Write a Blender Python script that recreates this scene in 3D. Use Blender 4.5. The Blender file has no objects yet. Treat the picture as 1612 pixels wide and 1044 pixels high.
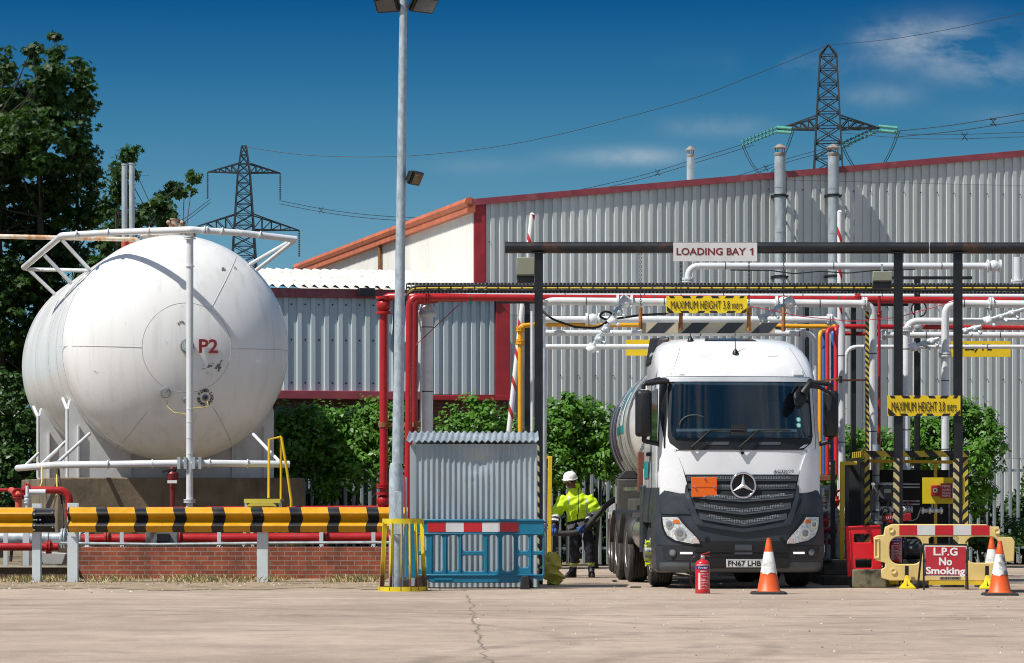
import bpy, bmesh, math, random
from mathutils import Vector, Matrix, Euler
R = math.radians
rnd = random.Random(11)
# ---------------------------------------------------------------- camera
F, H, HY, CX = 5200.0, 1.3, 785.0, 806.0        # focal length (photo px), eye height, horizon row, centre column
sc = bpy.context.scene
COL = sc.collection
cam = bpy.data.cameras.new('camera'); camo = bpy.data.objects.new('camera', cam); COL.objects.link(camo)
camo.location = (0, 0, H); camo.rotation_euler = (R(90), 0, 0)
cam.sensor_width = 36; cam.lens = F*36/1612; cam.shift_y = (HY-522)/1612
cam.clip_start = .5; cam.clip_end = 6000
sc.camera = camo
# ---------------------------------------------------------------- light
SUN_AZ, SUN_EL = 59, 55                          # azimuth measured from the camera side towards the left
to_sun = Vector((-math.sin(R(SUN_AZ))*math.cos(R(SUN_EL)), -math.cos(R(SUN_AZ))*math.cos(R(SUN_EL)), math.sin(R(SUN_EL))))
sun = bpy.data.lights.new('sun', 'SUN'); sun.energy = 4.4; sun.angle = R(.5); sun.color = (1, .955, .88)
suno = bpy.data.objects.new('sun', sun); COL.objects.link(suno)
suno.rotation_euler = to_sun.to_track_quat('Z', 'Y').to_euler(); suno.location = (-30, -20, 40)
sc.view_settings.view_transform = 'Standard'; sc.view_settings.look = 'None'
sc.view_settings.exposure = 0.42; sc.view_settings.gamma = 1; sc.view_settings.use_curve_mapping = False
sc.cycles.use_denoising = True
sc.cycles.filter_width = 1.05; sc.cycles.max_bounces = 8; sc.cycles.transparent_max_bounces = 12
# ---------------------------------------------------------------- sky
w = bpy.data.worlds.new('World'); sc.world = w; w.use_nodes = True
nt = w.node_tree; nt.nodes.clear()
class NB:
    """tiny node helper"""
    def __init__(s, nt): s.nt = nt
    def n(s, typ, **kw):
        nd = s.nt.nodes.new(typ)
        for k, v in kw.items():
            if k.startswith('i_'):
                key = k[2:]; key = int(key) if key.isdigit() else key.replace('_', ' ')
                if hasattr(v, 'bl_idname') or isinstance(v, bpy.types.NodeSocket): s.nt.links.new(v, nd.inputs[key])
                else: nd.inputs[key].default_value = v
            else: setattr(nd, k, v)
        return nd
    def math(s, op, a, b=0.0, c=None, clamp=False):
        nd = s.nt.nodes.new('ShaderNodeMath'); nd.operation = op; nd.use_clamp = clamp
        for i, x in enumerate([a, b] + ([c] if c is not None else [])):
            if isinstance(x, bpy.types.NodeSocket): s.nt.links.new(x, nd.inputs[i])
            else: nd.inputs[i].default_value = x
        return nd.outputs[0]
    def vmath(s, op, a, b):
        nd = s.nt.nodes.new('ShaderNodeVectorMath'); nd.operation = op
        for i, x in enumerate([a, b]):
            if isinstance(x, bpy.types.NodeSocket): s.nt.links.new(x, nd.inputs[i])
            else: nd.inputs[i].default_value = x
        return nd.outputs[0]
    def mix(s, fac, a, b, blend='MIX'):
        nd = s.nt.nodes.new('ShaderNodeMix'); nd.data_type = 'RGBA'; nd.blend_type = blend
        for i, x in ((0, fac), (6, a), (7, b)):
            if isinstance(x, bpy.types.NodeSocket): s.nt.links.new(x, nd.inputs[i])
            elif i == 0: nd.inputs[0].default_value = x
            else: nd.inputs[i].default_value = (*x[:3], 1)
        return nd.outputs[2]
    def rng(s, x, lo, hi, a=0.0, b=1.0, smooth=False):
        nd = s.nt.nodes.new('ShaderNodeMapRange'); nd.clamp = True
        if smooth: nd.interpolation_type = 'SMOOTHSTEP'
        s.nt.links.new(x, nd.inputs[0])
        for i, v in zip((1, 2, 3, 4), (lo, hi, a, b)): nd.inputs[i].default_value = v
        return nd.outputs[0]
    def noise(s, vec, scale, detail=5, rough=.55, out=0, dist=0.0):
        nd = s.nt.nodes.new('ShaderNodeTexNoise'); s.nt.links.new(vec, nd.inputs['Vector'])
        nd.inputs['Scale'].default_value = scale; nd.inputs['Detail'].default_value = detail
        nd.inputs['Roughness'].default_value = rough; nd.inputs['Distortion'].default_value = dist
        return nd.outputs[out]
    def ramp(s, x, stops):
        nd = s.nt.nodes.new('ShaderNodeValToRGB'); s.nt.links.new(x, nd.inputs[0]); cr = nd.color_ramp
        while len(cr.elements) < len(stops): cr.elements.new(.5)
        for e, (p, c) in zip(cr.elements, stops): e.position = p; e.color = (*c[:3], 1)
        return nd.outputs[0]
b = NB(nt)
sky = b.n('ShaderNodeTexSky', sky_type='NISHITA', sun_disc=False)
sky.sun_elevation = R(SUN_EL); sky.sun_rotation = math.atan2(to_sun.x, to_sun.y); sky.air_density = 1.0; sky.dust_density = .4; sky.ozone_density = 2.0
tc = b.n('ShaderNodeTexCoord')
sep = b.n('ShaderNodeSeparateXYZ', i_0=tc.outputs['Generated'])
dx, dy, dz = sep.outputs
low = b.ramp(b.math('MULTIPLY', dz, 2.0), [(0.0, (.20, .42, .55)), (.12, (.16, .36, .49)), (.17, (.112, .30, .445)), (.215, (.058, .225, .385)), (.255, (.022, .155, .33)),
        (.30, (.003, .090, .26)), (.5, (.012, .12, .30)), (1, (.05, .2, .42))])
low10 = b.mix(1.0, low, (10.7, 10.7, 10.7), 'MULTIPLY')
col = b.mix(b.rng(dz, .42, .72, smooth=True), low10, sky.outputs[0])
# thin wind-torn clouds, each at its own bearing and height
adx = b.math('DIVIDE', dx, b.math('MAXIMUM', dy, .05)); adz = b.math('DIVIDE', dz, b.math('MAXIMUM', dy, .05))
mp = b.n('ShaderNodeCombineXYZ', i_0=b.math('MULTIPLY', dx, 1.0), i_1=b.math('MULTIPLY', dy, .25), i_2=b.math('MULTIPLY', dz, 1.5))
nz = b.noise(mp.outputs[0], 26, 9, .62, dist=.25)
tot = None
for (px, py, rx, ry, a) in [(1490, 68, 95, 34, 1.25), (1400, 56, 50, 22, .5), (1560, 112, 75, 22, 1.0), (985, 247, 85, 14, .85), (1130, 200, 75, 16, .35), (1270, 98, 130, 18, .3), (1385, 150, 60, 18, .4), (1600, 180, 90, 14, .3), (760, 262, 90, 14, .15)]:
    u = b.math('DIVIDE', b.math('SUBTRACT', adx, (px-CX)/F), rx/F); v = b.math('DIVIDE', b.math('SUBTRACT', adz, (HY-py)/F), ry/F)
    g = b.math('MULTIPLY', b.math('EXPONENT', b.math('MULTIPLY', b.math('ADD', b.math('MULTIPLY', u, u), b.math('MULTIPLY', v, v)), -1.0)), a)
    tot = g if tot is None else b.math('ADD', tot, g)
front = b.math('GREATER_THAN', dy, .3)
cl = b.math('MULTIPLY', b.math('MULTIPLY', tot, b.rng(nz, .40, .64)), front)
back = b.math('MULTIPLY', b.math('LESS_THAN', dy, -.1), b.rng(b.noise(tc.outputs['Generated'], 9.0, 6, .5), .46, .62, 0, .8))
col = b.mix(b.math('MULTIPLY', cl, .55, clamp=True), col, (6.3, 6.9, 7.3))
col = b.mix(b.math('MULTIPLY', back, b.rng(dz, .05, .2)), col, (6.5, 6.8, 7.2))
bg = b.n('ShaderNodeBackground', i_Color=col); bg.inputs['Strength'].default_value = .07
out = b.n('ShaderNodeOutputWorld'); nt.links.new(bg.outputs[0], out.inputs[0])

# ---------------------------------------------------------------- geometry helpers
def W(px, py, d):
    """a point of the place that the photograph shows at (px, py), d metres away"""
    return Vector(((px-CX)*d/F, d, H+(HY-py)*d/F))
def gy(py): return F*H/(py-HY)                     # distance of a ground point seen at row py
def circ(n, a0=0): return [(math.cos(a0+2*math.pi*i/n), math.sin(a0+2*math.pi*i/n)) for i in range(n)]
def fillet(pts, r, seg=6):
    pts = [Vector(p) for p in pts]; o = [pts[0]]
    for i in range(1, len(pts)-1):
        a, p, c = pts[i-1], pts[i], pts[i+1]
        u = (a-p); v = (c-p); lu, lv = u.length, v.length; u.normalize(); v.normalize()
        ang = u.angle(v)
        if ang > 3.05 or r <= 0: o.append(p); continue
        t = min(r/math.tan(ang/2), lu*.45, lv*.45)
        A, B = p+u*t, p+v*t
        for k in range(seg+1):
            s = k/seg; o.append(A*(1-s)**2 + p*2*s*(1-s) + B*s*s)
    o.append(pts[-1]); return o
class MB:
    def __init__(s): s.v = []; s.f = []; s.mi = []; s.m = 0
    def add(s, vs, fs, mat=None):
        o = len(s.v); s.v += [Vector(x) for x in vs]
        s.f += [tuple(i+o for i in f) for f in fs]; s.mi += [s.m if mat is None else mat]*len(fs); return s
    def box(s, c, d, rz=0.0, M=None, mat=None):
        vs = [Vector(((i-.5)*d[0], (j-.5)*d[1], (k-.5)*d[2])) for k in (0, 1) for j in (0, 1) for i in (0, 1)]
        m = M or Matrix.Rotation(rz, 3, 'Z'); c = Vector(c)
        return s.add([m @ v + c for v in vs], [(0, 2, 3, 1), (4, 5, 7, 6), (0, 1, 5, 4), (1, 3, 7, 5), (3, 2, 6, 7), (2, 0, 4, 6)], mat)
    def box2(s, x0, x1, y0, y1, z0, z1, mat=None): return s.box(((x0+x1)/2, (y0+y1)/2, (z0+z1)/2), (abs(x1-x0), abs(y1-y0), abs(z1-z0)), mat=mat)
    def frame(s, p0, p1, up=None):
        z = (Vector(p1)-Vector(p0)); L = z.length; z.normalize()
        up = Vector(up) if up else (Vector((0, 0, 1)) if abs(z.z) < .95 else Vector((0, -1, 0)))
        x = up.cross(z).normalized(); y = z.cross(x); return x, y, z, L
    def bar(s, p0, p1, w, h, up=None, mat=None):
        x, y, z, L = s.frame(p0, p1, up)
        M = Matrix((x, y, z)).transposed()
        return s.box((Vector(p0)+Vector(p1))/2, (w, h, L), M=M, mat=mat)
    def cyl(s, p0, p1, r0, r1=None, n=14, cap=True, mat=None):
        r1 = r0 if r1 is None else r1; x, y, z, L = s.frame(p0, p1)
        p0, p1 = Vector(p0), Vector(p1); c = circ(n)
        vs = [p0+(x*a+y*b)*r0 for a, b in c]+[p1+(x*a+y*b)*r1 for a, b in c]
        fs = [(i, (i+1) % n, n+(i+1) % n, n+i) for i in range(n)]
        if cap: fs += [tuple(range(n-1, -1, -1)), tuple(range(n, 2*n))]
        return s.add(vs, fs, mat)
    def tube(s, pts, r, n=12, bend=0.0, cap=True, mat=None, seg=6):
        if bend: pts = fillet(pts, bend, seg)
        pts = [Vector(p) for p in pts]; N = len(pts)
        rs = r if isinstance(r, (list, tuple)) else [r]*N
        t = (pts[1]-pts[0]).normalized(); up = Vector((0, 0, 1)) if abs(t.z) < .9 else Vector((0, 1, 0))
        x = up.cross(t).normalized(); vs = []; c = circ(n)
        for i, p in enumerate(pts):
            a = pts[max(i-1, 0)]; q = pts[min(i+1, N-1)]; t = (q-a).normalized()
            x = (x - t*x.dot(t)).normalized(); y = t.cross(x)
            vs += [p+(x*ca+y*sa)*rs[i] for ca, sa in c]
        fs = [(k*n+i, k*n+(i+1) % n, (k+1)*n+(i+1) % n, (k+1)*n+i) for k in range(N-1) for i in range(n)]
        if cap: fs += [tuple(range(n-1, -1, -1)), tuple((N-1)*n+i for i in range(n))]
        return s.add(vs, fs, mat)
    def lathe(s, prof, c=(0, 0, 0), n=24, M=None, mat=None, a0=0.0):
        c = Vector(c); vs = []; k = len(prof); cc = circ(n, a0)
        for r, z in prof: vs += [Vector((r*a, r*b_, z)) for a, b_ in cc]
        if M: vs = [M @ v for v in vs]
        fs = [(j*n+i, j*n+(i+1) % n, (j+1)*n+(i+1) % n, (j+1)*n+i) for j in range(k-1) for i in range(n)]
        if prof[0][0] > 1e-5: fs.append(tuple(range(n-1, -1, -1)))
        if prof[-1][0] > 1e-5: fs.append(tuple((k-1)*n+i for i in range(n)))
        return s.add([v+c for v in vs], fs, mat)
    def ball(s, c, r, n=12, sq=(1, 1, 1), mat=None):
        k = max(6, n//2); c = Vector(c)
        pr = [(math.sin(math.pi*i/k)*r, -math.cos(math.pi*i/k)*r) for i in range(k+1)]
        return s.lathe([(max(a, 1e-6), z) for a, z in pr], c, n, M=Matrix.Diagonal(sq), mat=mat)
    def prism(s, poly, y0, y1, O=(0, 0, 0), U=(1, 0, 0), V=(0, 0, 1), mat=None):
        """polygon given in the U-V plane, extruded from y0 to y1 along U x V reversed (depth)"""
        O, U, V = Vector(O), Vector(U), Vector(V); N = V.cross(U)
        n = len(poly); ar = sum(poly[i][0]*poly[(i+1) % n][1]-poly[(i+1) % n][0]*poly[i][1] for i in range(n))
        if ar < 0: poly = poly[::-1]
        vs = [O+U*a+V*c+N*y0 for a, c in poly]+[O+U*a+V*c+N*y1 for a, c in poly]
        fs = [tuple(range(n)), tuple(range(2*n-1, n-1, -1))]+[(i, n+i, n+(i+1) % n, (i+1) % n) for i in range(n)]
        return s.add(vs, fs, mat)
    def loft(s, loops, cap=True, closed=True, mat=None):
        n = len(loops[0]); k = len(loops); vs = [p for l in loops for p in l]; e = n if closed else n-1
        fs = [(j*n+i, j*n+(i+1) % n, (j+1)*n+(i+1) % n, (j+1)*n+i) for j in range(k-1) for i in range(e)]
        if cap and closed: fs += [tuple(range(n-1, -1, -1)), tuple((k-1)*n+i for i in range(n))]
        return s.add(vs, fs, mat)
    def move(s, M): s.v = [M @ v for v in s.v]; return s
    def mesh(s, name, mats, origin=Vector()):
        me = bpy.data.meshes.new(name)
        me.from_pydata([v-origin for v in s.v], [], s.f)
        for m in (mats if isinstance(mats, (list, tuple)) else [mats]): me.materials.append(m)
        if len(me.materials) > 1: me.polygons.foreach_set('material_index', s.mi)
        me.update(); return me
    def build(s, name, mats, parent=None, bevel=0.0, smooth=38, origin=None, fix=True):
        if parent is not None:
            o3 = Vector(); q = parent
            while q: o3 += q.location; q = q.parent
        elif origin is not None: o3 = Vector(origin)
        else:
            xs = [v.x for v in s.v]; ys = [v.y for v in s.v]; zs = [v.z for v in s.v]
            o3 = Vector(((min(xs)+max(xs))/2, (min(ys)+max(ys))/2, min(zs)))
        me = s.mesh(name, mats, o3)
        if fix:
            bm = bmesh.new(); bm.from_mesh(me); bmesh.ops.recalc_face_normals(bm, faces=bm.faces); bm.to_mesh(me); bm.free()
        if smooth:
            me.shade_smooth(); me.set_sharp_from_angle(angle=R(smooth))
        o = bpy.data.objects.new(name, me); COL.objects.link(o)
        if parent is None: o.location = o3
        else: o.parent = parent
        if bevel:
            md = o.modifiers.new('bevel', 'BEVEL'); md.width = bevel; md.segments = 2; md.limit_method = 'ANGLE'; md.angle_limit = R(40); md.harden_normals = False
        return o
def tag(o, label=None, cat=None, group=None, kind=None):
    for k, v in (('label', label), ('category', cat), ('group', group), ('kind', kind)):
        if v: o[k] = v
    return o
def T(name, label, cat, loc=(0, 0, 0), group=None, rz=0.0):
    o = bpy.data.objects.new(name, None); COL.objects.link(o); o.location = loc; o.rotation_euler = (0, 0, rz)
    o.empty_display_size = .2
    return tag(o, label, cat, group)
def dup(root, loc, label=None, rz=None, group=None):
    r = root.copy(); COL.objects.link(r); r.location = loc
    if rz is not None: r.rotation_euler = (0, 0, rz)
    tag(r, label, None, group)
    for ch in list(root.children):
        c = ch.copy(); COL.objects.link(c); c.parent = r
        for g in ch.children:
            d = g.copy(); COL.objects.link(d); d.parent = c
    return r
def curve_mesh(cu):
    o = bpy.data.objects.new('tmp', cu); COL.objects.link(o)
    dg = bpy.context.evaluated_depsgraph_get(); dg.update()
    me = bpy.data.meshes.new_from_object(o.evaluated_get(dg))
    vs = [v.co.copy() for v in me.vertices]; fs = [tuple(p.vertices) for p in me.polygons]
    bpy.data.objects.remove(o); bpy.data.curves.remove(cu); bpy.data.meshes.remove(me); return vs, fs
def text(mb, s, w, h, O, U=(1, 0, 0), V=(0, 0, 1), bold=.012, thick=.003, mat=None, align='C'):
    """lettering fitted into w x h, centred on O in the plane U-V"""
    cu = bpy.data.curves.new('t', 'FONT'); cu.body = s; cu.size = 1; cu.offset = bold; cu.extrude = .02; cu.align_x = 'CENTER'; cu.align_y = 'CENTER'; cu.space_line = .85; cu.resolution_u = 3
    vs, fs = curve_mesh(cu)
    x0, x1 = min(v.x for v in vs), max(v.x for v in vs); y0, y1 = min(v.y for v in vs), max(v.y for v in vs)
    O, U, V = Vector(O), Vector(U).normalized(), Vector(V).normalized(); N = U.cross(V)
    kx = w/(x1-x0) if w else h/(y1-y0); ky = h/(y1-y0) if h else kx
    return mb.add([O+U*(v.x-(x0+x1)/2)*kx+V*(v.y-(y0+y1)/2)*ky+N*(v.z/.02*thick/2) for v in vs], fs, mat)
def rrect(x0, x1, z0, z1, r, n=4):
    o = []
    for cx, cz, a in ((x1-r, z1-r, 0), (x0+r, z1-r, 90), (x0+r, z0+r, 180), (x1-r, z0+r, 270)):
        for k in range(n+1):
            t = R(a+90*k/n); o.append((cx+r*math.cos(t), cz+r*math.sin(t)))
    return o
def plate(mb, outline, holes, thick, bevel, O, U=(1, 0, 0), V=(0, 0, 1), mat=None):
    """flat moulded panel with openings and rounded edges"""
    cu = bpy.data.curves.new('p', 'CURVE'); cu.dimensions = '2D'; cu.fill_mode = 'BOTH'; cu.extrude = max(thick/2-bevel, .0005); cu.bevel_depth = bevel; cu.bevel_resolution = 1; cu.offset = -bevel
    for poly in [outline]+list(holes):
        sp = cu.splines.new('POLY'); sp.points.add(len(poly)-1); sp.use_cyclic_u = True
        for p, q in zip(sp.points, poly): p.co = (q[0], q[1], 0, 1)
    vs, fs = curve_mesh(cu); O, U, V = Vector(O), Vector(U), Vector(V); N = U.cross(V)
    return mb.add([O+U*v.x+V*v.y+N*v.z for v in vs], fs, mat)
# ---------------------------------------------------------------- materials
MATS = {}
def M(name, col, rough=.5, metal=0.0, var=.12, vs=2.5, dirt=None, bump=0.0, bs=40, streak=0.0, coat=0.0, spec=.5, pattern=None, alpha=None, rv=.12):
    """painted / metal / stone surface: base colour broken up by noise, optional dirt layers (colour, scale, lo, hi, vertical stretch)"""
    if name in MATS: return MATS[name]
    m = bpy.data.materials.new(name); m.use_nodes = True; nt = m.node_tree; nt.nodes.clear(); b = NB(nt)
    tc = b.n('ShaderNodeTexCoord'); co = tc.outputs['Object']
    if streak:
        mp = b.n('ShaderNodeMapping', i_Vector=co); mp.inputs['Scale'].default_value = (1, 1, streak); vco = mp.outputs[0]
    else: vco = co
    n1 = b.noise(vco, vs, 6, .6)
    c = pattern(b, co) if pattern else tuple(col)
    base = b.mix(1.0, c, b.mix(b.rng(n1, .3, .7), (1-var,)*3, (1+var,)*3), 'MULTIPLY')
    rr = b.rng(n1, .25, .75, max(0, rough-rv), min(1, rough+rv))
    for d in (dirt or []):
        dc, ds, lo, hi = d[:4]; st = d[4] if len(d) > 4 else 1.0; amt = d[5] if len(d) > 5 else 1.0
        mp = b.n('ShaderNodeMapping', i_Vector=co); mp.inputs['Scale'].default_value = (1, 1, st); mp.inputs['Location'].default_value = (ds*.37, 1.3, .7*ds)
        k = b.rng(b.noise(mp.outputs[0], ds, 7, .65, dist=.3), lo, hi, 0, amt)
        base = b.mix(k, base, dc); 
    p = b.n('ShaderNodeBsdfPrincipled'); nt.links.new(base, p.inputs['Base Color']); nt.links.new(rr, p.inputs['Roughness'])
    p.inputs['Metallic'].default_value = metal; p.inputs['Coat Weight'].default_value = coat; p.inputs['Coat Roughness'].default_value = .08
    p.inputs['Specular IOR Level'].default_value = spec
    if bump:
        bp = b.n('ShaderNodeBump'); bp.inputs['Distance'].default_value = .01; bp.inputs['Strength'].default_value = bump
        nt.links.new(b.noise(co, bs, 5, .6), bp.inputs['Height']); nt.links.new(bp.outputs[0], p.inputs['Normal'])
    o = b.n('ShaderNodeOutputMaterial'); nt.links.new(p.outputs[0], o.inputs[0]); MATS[name] = m; return m
def diag(c1, c2, period, kx=1.0, kz=1.0, ky=0.0, duty=.5, ofs=0.0):
    def f(b, co):
        s = b.n('ShaderNodeSeparateXYZ', i_0=co)
        t = b.math('ADD', b.math('ADD', b.math('MULTIPLY', s.outputs[0], kx), b.math('MULTIPLY', s.outputs[1], ky)), b.math('MULTIPLY', s.outputs[2], kz))
        fr = b.math('FRACT', b.math('ADD', b.math('DIVIDE', t, period), 100+ofs))
        return b.mix(b.math('LESS_THAN', fr, duty), c1, c2)
    return f
RUST = (.13, .045, .015); GRIME = (.05, .043, .035)
white_paint = M('white_paint', (.74, .745, .73), .38, dirt=[((.33, .29, .24), 3, .60, .85, .2, .6)], var=.06)
pipe_white = M('pipe_white', (.62, .64, .66), .30, dirt=[((.30, .27, .24), 4, .6, .8, .6, .55), (RUST, 9, .72, .8, 1, .7)], var=.1)
galv = M('galvanised_steel', (.42, .47, .50), .42, .35, var=.2, vs=9, streak=.4, dirt=[((.22, .23, .24), 5, .58, .8, .3, .6)])
galv_pole = M('galvanised_pole', (.36, .43, .48), .5, .15, var=.24, vs=16, streak=.45, dirt=[((.50, .56, .60), 22, .56, .64, .6, .6), ((.24, .29, .33), 16, .55, .64, .5, .6), ((.2, .22, .23), 6, .6, .8, .3, .5)])
dark_steel = M('dark_steel', (.012, .013, .016), .5, dirt=[((.09, .08, .075), 7, .62, .8, 1, .5)])
black_paint = M('black_paint', (.007, .008, .010), .45, var=.2)
red_pipe = M('red_pipe', (.37, .012, .014), .32, dirt=[((.22, .02, .02), 3, .55, .8, .4, .6), ((.5, .25, .22), 11, .68, .8, 1, .35)])
red_orange = M('faded_red', (.52, .085, .045), .5, dirt=[((.3, .06, .04), 6, .5, .8)])
yellow_paint = M('yellow_paint', (.70, .47, .02), .42, dirt=[(RUST, 8, .60, .72, .5, .9), (GRIME, 3, .6, .9, .3, .4)])
yellow_pipe = M('yellow_pipe', (.72, .34, .015), .38, dirt=[(RUST, 6, .6, .8, .5, .5)])
rusty = M('rusty_steel', (.20, .075, .03), .8, dirt=[((.35, .15, .05), 9, .45, .7)], bump=.3)
blue_pipe = M('blue_pipe', (.03, .13, .42), .4)
rubber = M('black_rubber', (.016, .016, .017), .75, var=.3, vs=12, dirt=[((.09, .08, .07), 7, .55, .8, 1, .5)])
chrome = M('chrome', (.8, .8, .82), .10, 1.0, var=.05)
steel_bright = M('bright_steel', (.62, .62, .60), .3, .9, var=.1)
import numpy as np
# ================================================================ ground
def yard_pat(b, co):
    s = b.n('ShaderNodeSeparateXYZ', i_0=co); X, Y = s.outputs[0], s.outputs[1]
    big = b.noise(co, .22, 5, .6); mid = b.noise(co, 1.3, 6, .65); fine = b.noise(co, 26, 4, .7)
    c = b.mix(b.rng(big, .35, .65), (.315, .246, .192), (.45, .36, .285))
    c = b.mix(b.rng(mid, .46, .66, 0, .6), c, (.26, .20, .155))
    c = b.mix(b.rng(fine, .54, .68, 0, .6), c, (.50, .41, .32))
    c = b.mix(b.rng(b.noise(co, 60, 3, .6), .56, .64, 0, .7), c, (.11, .085, .07))
    # oil and tyre marks drawn out along the way lorries drive
    mp = b.n('ShaderNodeMapping', i_Vector=co); mp.inputs['Scale'].default_value = (.35, 1.1, 1); mp.inputs['Rotation'].default_value = (0, 0, R(14))
    c = b.mix(b.rng(b.noise(mp.outputs[0], 1.0, 6, .6, dist=.6), .56, .72, 0, .55), c, (.20, .155, .125))
    # one long crack and finer ones
    wob = b.math('MULTIPLY', b.math('SUBTRACT', b.noise(co, .9, 7, .62), .5), .34)
    ln = b.math('ABSOLUTE', b.math('ADD', b.math('ADD', X, b.math('MULTIPLY', b.math('SUBTRACT', Y, 41.0), .022)), b.math('ADD', wob, .52)))
    k = b.math('MULTIPLY', b.rng(ln, .005, .017, .8, 0), b.math('LESS_THAN', Y, 44.5))
    c = b.mix(k, c, (.10, .08, .065))
    wob2 = b.math('MULTIPLY', b.math('SUBTRACT', b.noise(co, .5, 6, .7), .5), 3.0)
    ln2 = b.math('ABSOLUTE', b.math('ADD', b.math('SUBTRACT', Y, 36.6), wob2))
    c = b.mix(b.math('MULTIPLY', b.rng(ln2, .05, .16, .55, 0), b.rng(b.noise(co, .9, 3), .45, .6)), c, (.13, .10, .08))
    j = b.math('ABSOLUTE', b.math('SUBTRACT', Y, 42.4))
    c = b.mix(b.rng(j, .06, .12, .45, 0), c, (.2, .16, .13))
    brk = b.rng(b.noise(co, 1.1, 5, .7), .42, .6)
    for cx_, cy_, r_, w_ in ((-9, 30, 9.5, .10), (-8.6, 29.6, 10.9, .11), (12, 24, 11.5, .10), (12.4, 24.6, 13.2, .12), (3, 60, 22, .09), (3, 60, 24.1, .12), (-4, 8, 24.5, .12)):
        dd = b.n('ShaderNodeVectorMath', operation='DISTANCE', i_0=co); dd.inputs[1].default_value = (cx_, cy_, 0)
        k = b.rng(b.math('ABSOLUTE', b.math('SUBTRACT', dd.outputs['Value'], r_)), w_*.5, w_*1.6, .55, 0)
        c = b.mix(b.math('MULTIPLY', k, brk), c, (.17, .135, .11))
    c = b.mix(b.rng(b.noise(co, .55, 6, .7, dist=.8), .58, .66, 0, .4), c, (.50, .41, .32))
    return c
yard_m = M('yard_concrete', (0, 0, 0), .85, var=.10, vs=6, bump=.55, bs=30, pattern=yard_pat, spec=.25)
ground_m = M('rough_ground', (.20, .155, .10), .95, var=.4, vs=3, bump=.8, bs=14, dirt=[((.05, .07, .02), .8, .5, .7)])
g = MB(); g.add([(-2500, -300, 0), (2500, -300, 0), (2500, 3500, 0), (-2500, 3500, 0)], [(0, 1, 2, 3)])
tag(g.build('ground', ground_m, smooth=0, origin=(0, 0, 0)), 'rough earth reaching away behind the yard', 'ground', kind='structure')
g = MB()
edge = [(-60, -20), (60, -20), (60, 63), (-1.65, 63), (-1.65, 50.2), (-2.4, 48.5), (-60, 48.5)]
g.add([(x, y, .006) for x, y in edge], [tuple(range(len(edge)))])
tag(g.build('concrete_yard', yard_m, smooth=0, origin=(0, 0, .006)), 'worn beige concrete yard in the foreground with cracks', 'yard', kind='structure')
verge_m = M('verge_grit', (.30, .225, .15), .95, var=.35, vs=9, bump=.9, bs=30, dirt=[((.09, .07, .045), 1.7, .48, .68), ((.36, .30, .16), 3, .55, .75)])
g = MB(); n = 90; up = []; lo = []
for i in range(n+1):
    x = -16+i*14.3/n; up.append((x, 53.4, .012)); lo.append((x, 47.1+.5*math.sin(x*1.7)+.35*math.sin(x*4.3+1)+rnd.uniform(-.25, .25), .012))
g.add(up+lo, [(i, i+1, n+2+i, n+1+i) for i in range(n)])
tag(g.build('verge', verge_m, smooth=0), 'gritty verge of soil and dust below the brick wall', 'verge', kind='structure')
# dry grass and litter along the foot of the wall
def blades(name, pts, h, mat, label, cat):
    mb = MB()
    for x, y in pts:
        hh = h*rnd.uniform(.4, 1.3); a = rnd.uniform(0, 6.28); wv = .006+.005*rnd.random(); lean = rnd.uniform(.2, 1.0)*hh
        u = Vector((math.cos(a), math.sin(a), 0)); v = Vector((-u.y, u.x, 0)); p = Vector((x, y, .01))
        mb.add([p-u*wv, p+u*wv, p+v*lean*.4+Vector((0, 0, hh*.6)), p+v*lean+Vector((0, 0, hh))], [(0, 1, 2), (0, 2, 3)], mat=rnd.randrange(3))
    return tag(mb.build(name, mat, smooth=0, fix=False), label, cat, kind='stuff')
straw = [M('dry_straw', (.42, .31, .13), .9, var=.3), M('straw_pale', (.50, .40, .22), .9, var=.3), M('straw_green', (.14, .17, .05), .9, var=.3)]
pts = []
for i in range(5200):
    x = rnd.uniform(-9.2, -2.0); y = 52.8-abs(rnd.gauss(0, 1))*1.1
    if y < 48.2 or math.sin(x*2.3)+math.sin(x*5.1+2) + rnd.uniform(-1.3, 1.3) < -.2: continue
    pts.append((x, y))
blades('dry_grass', pts, .085, straw, 'dry straw coloured grass along the foot of the brick wall', 'grass')
mb = MB()
for i in range(900):
    x = rnd.uniform(-9.2, 7.5); y = rnd.gauss(49.4, 1.4) if x < -1 else rnd.uniform(27, 50)
    if x > -1 and rnd.random() < .45: continue
    r = rnd.uniform(.006, .02)*(1.3 if x < -1 else .8); mb.m = rnd.randrange(3)
    vs = [(x+r*math.cos(a)*rnd.uniform(.7, 1.2), y+r*math.sin(a)*rnd.uniform(.7, 1.2), .006) for a in (0, 1.5, 3, 4.6)]+[(x, y, .008+r*rnd.uniform(.5, 1))]
    mb.add(vs, [(0, 1, 4), (1, 2, 4), (2, 3, 4), (3, 0, 4)])
tag(mb.build('loose_gravel', [M('stone_a', (.42, .36, .29), .9), M('stone_b', (.2, .16, .13), .9), M('stone_c', (.6, .57, .5), .9)], smooth=0, fix=False), 'scattered grit and small stones on the yard', 'gravel', kind='stuff')
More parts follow.
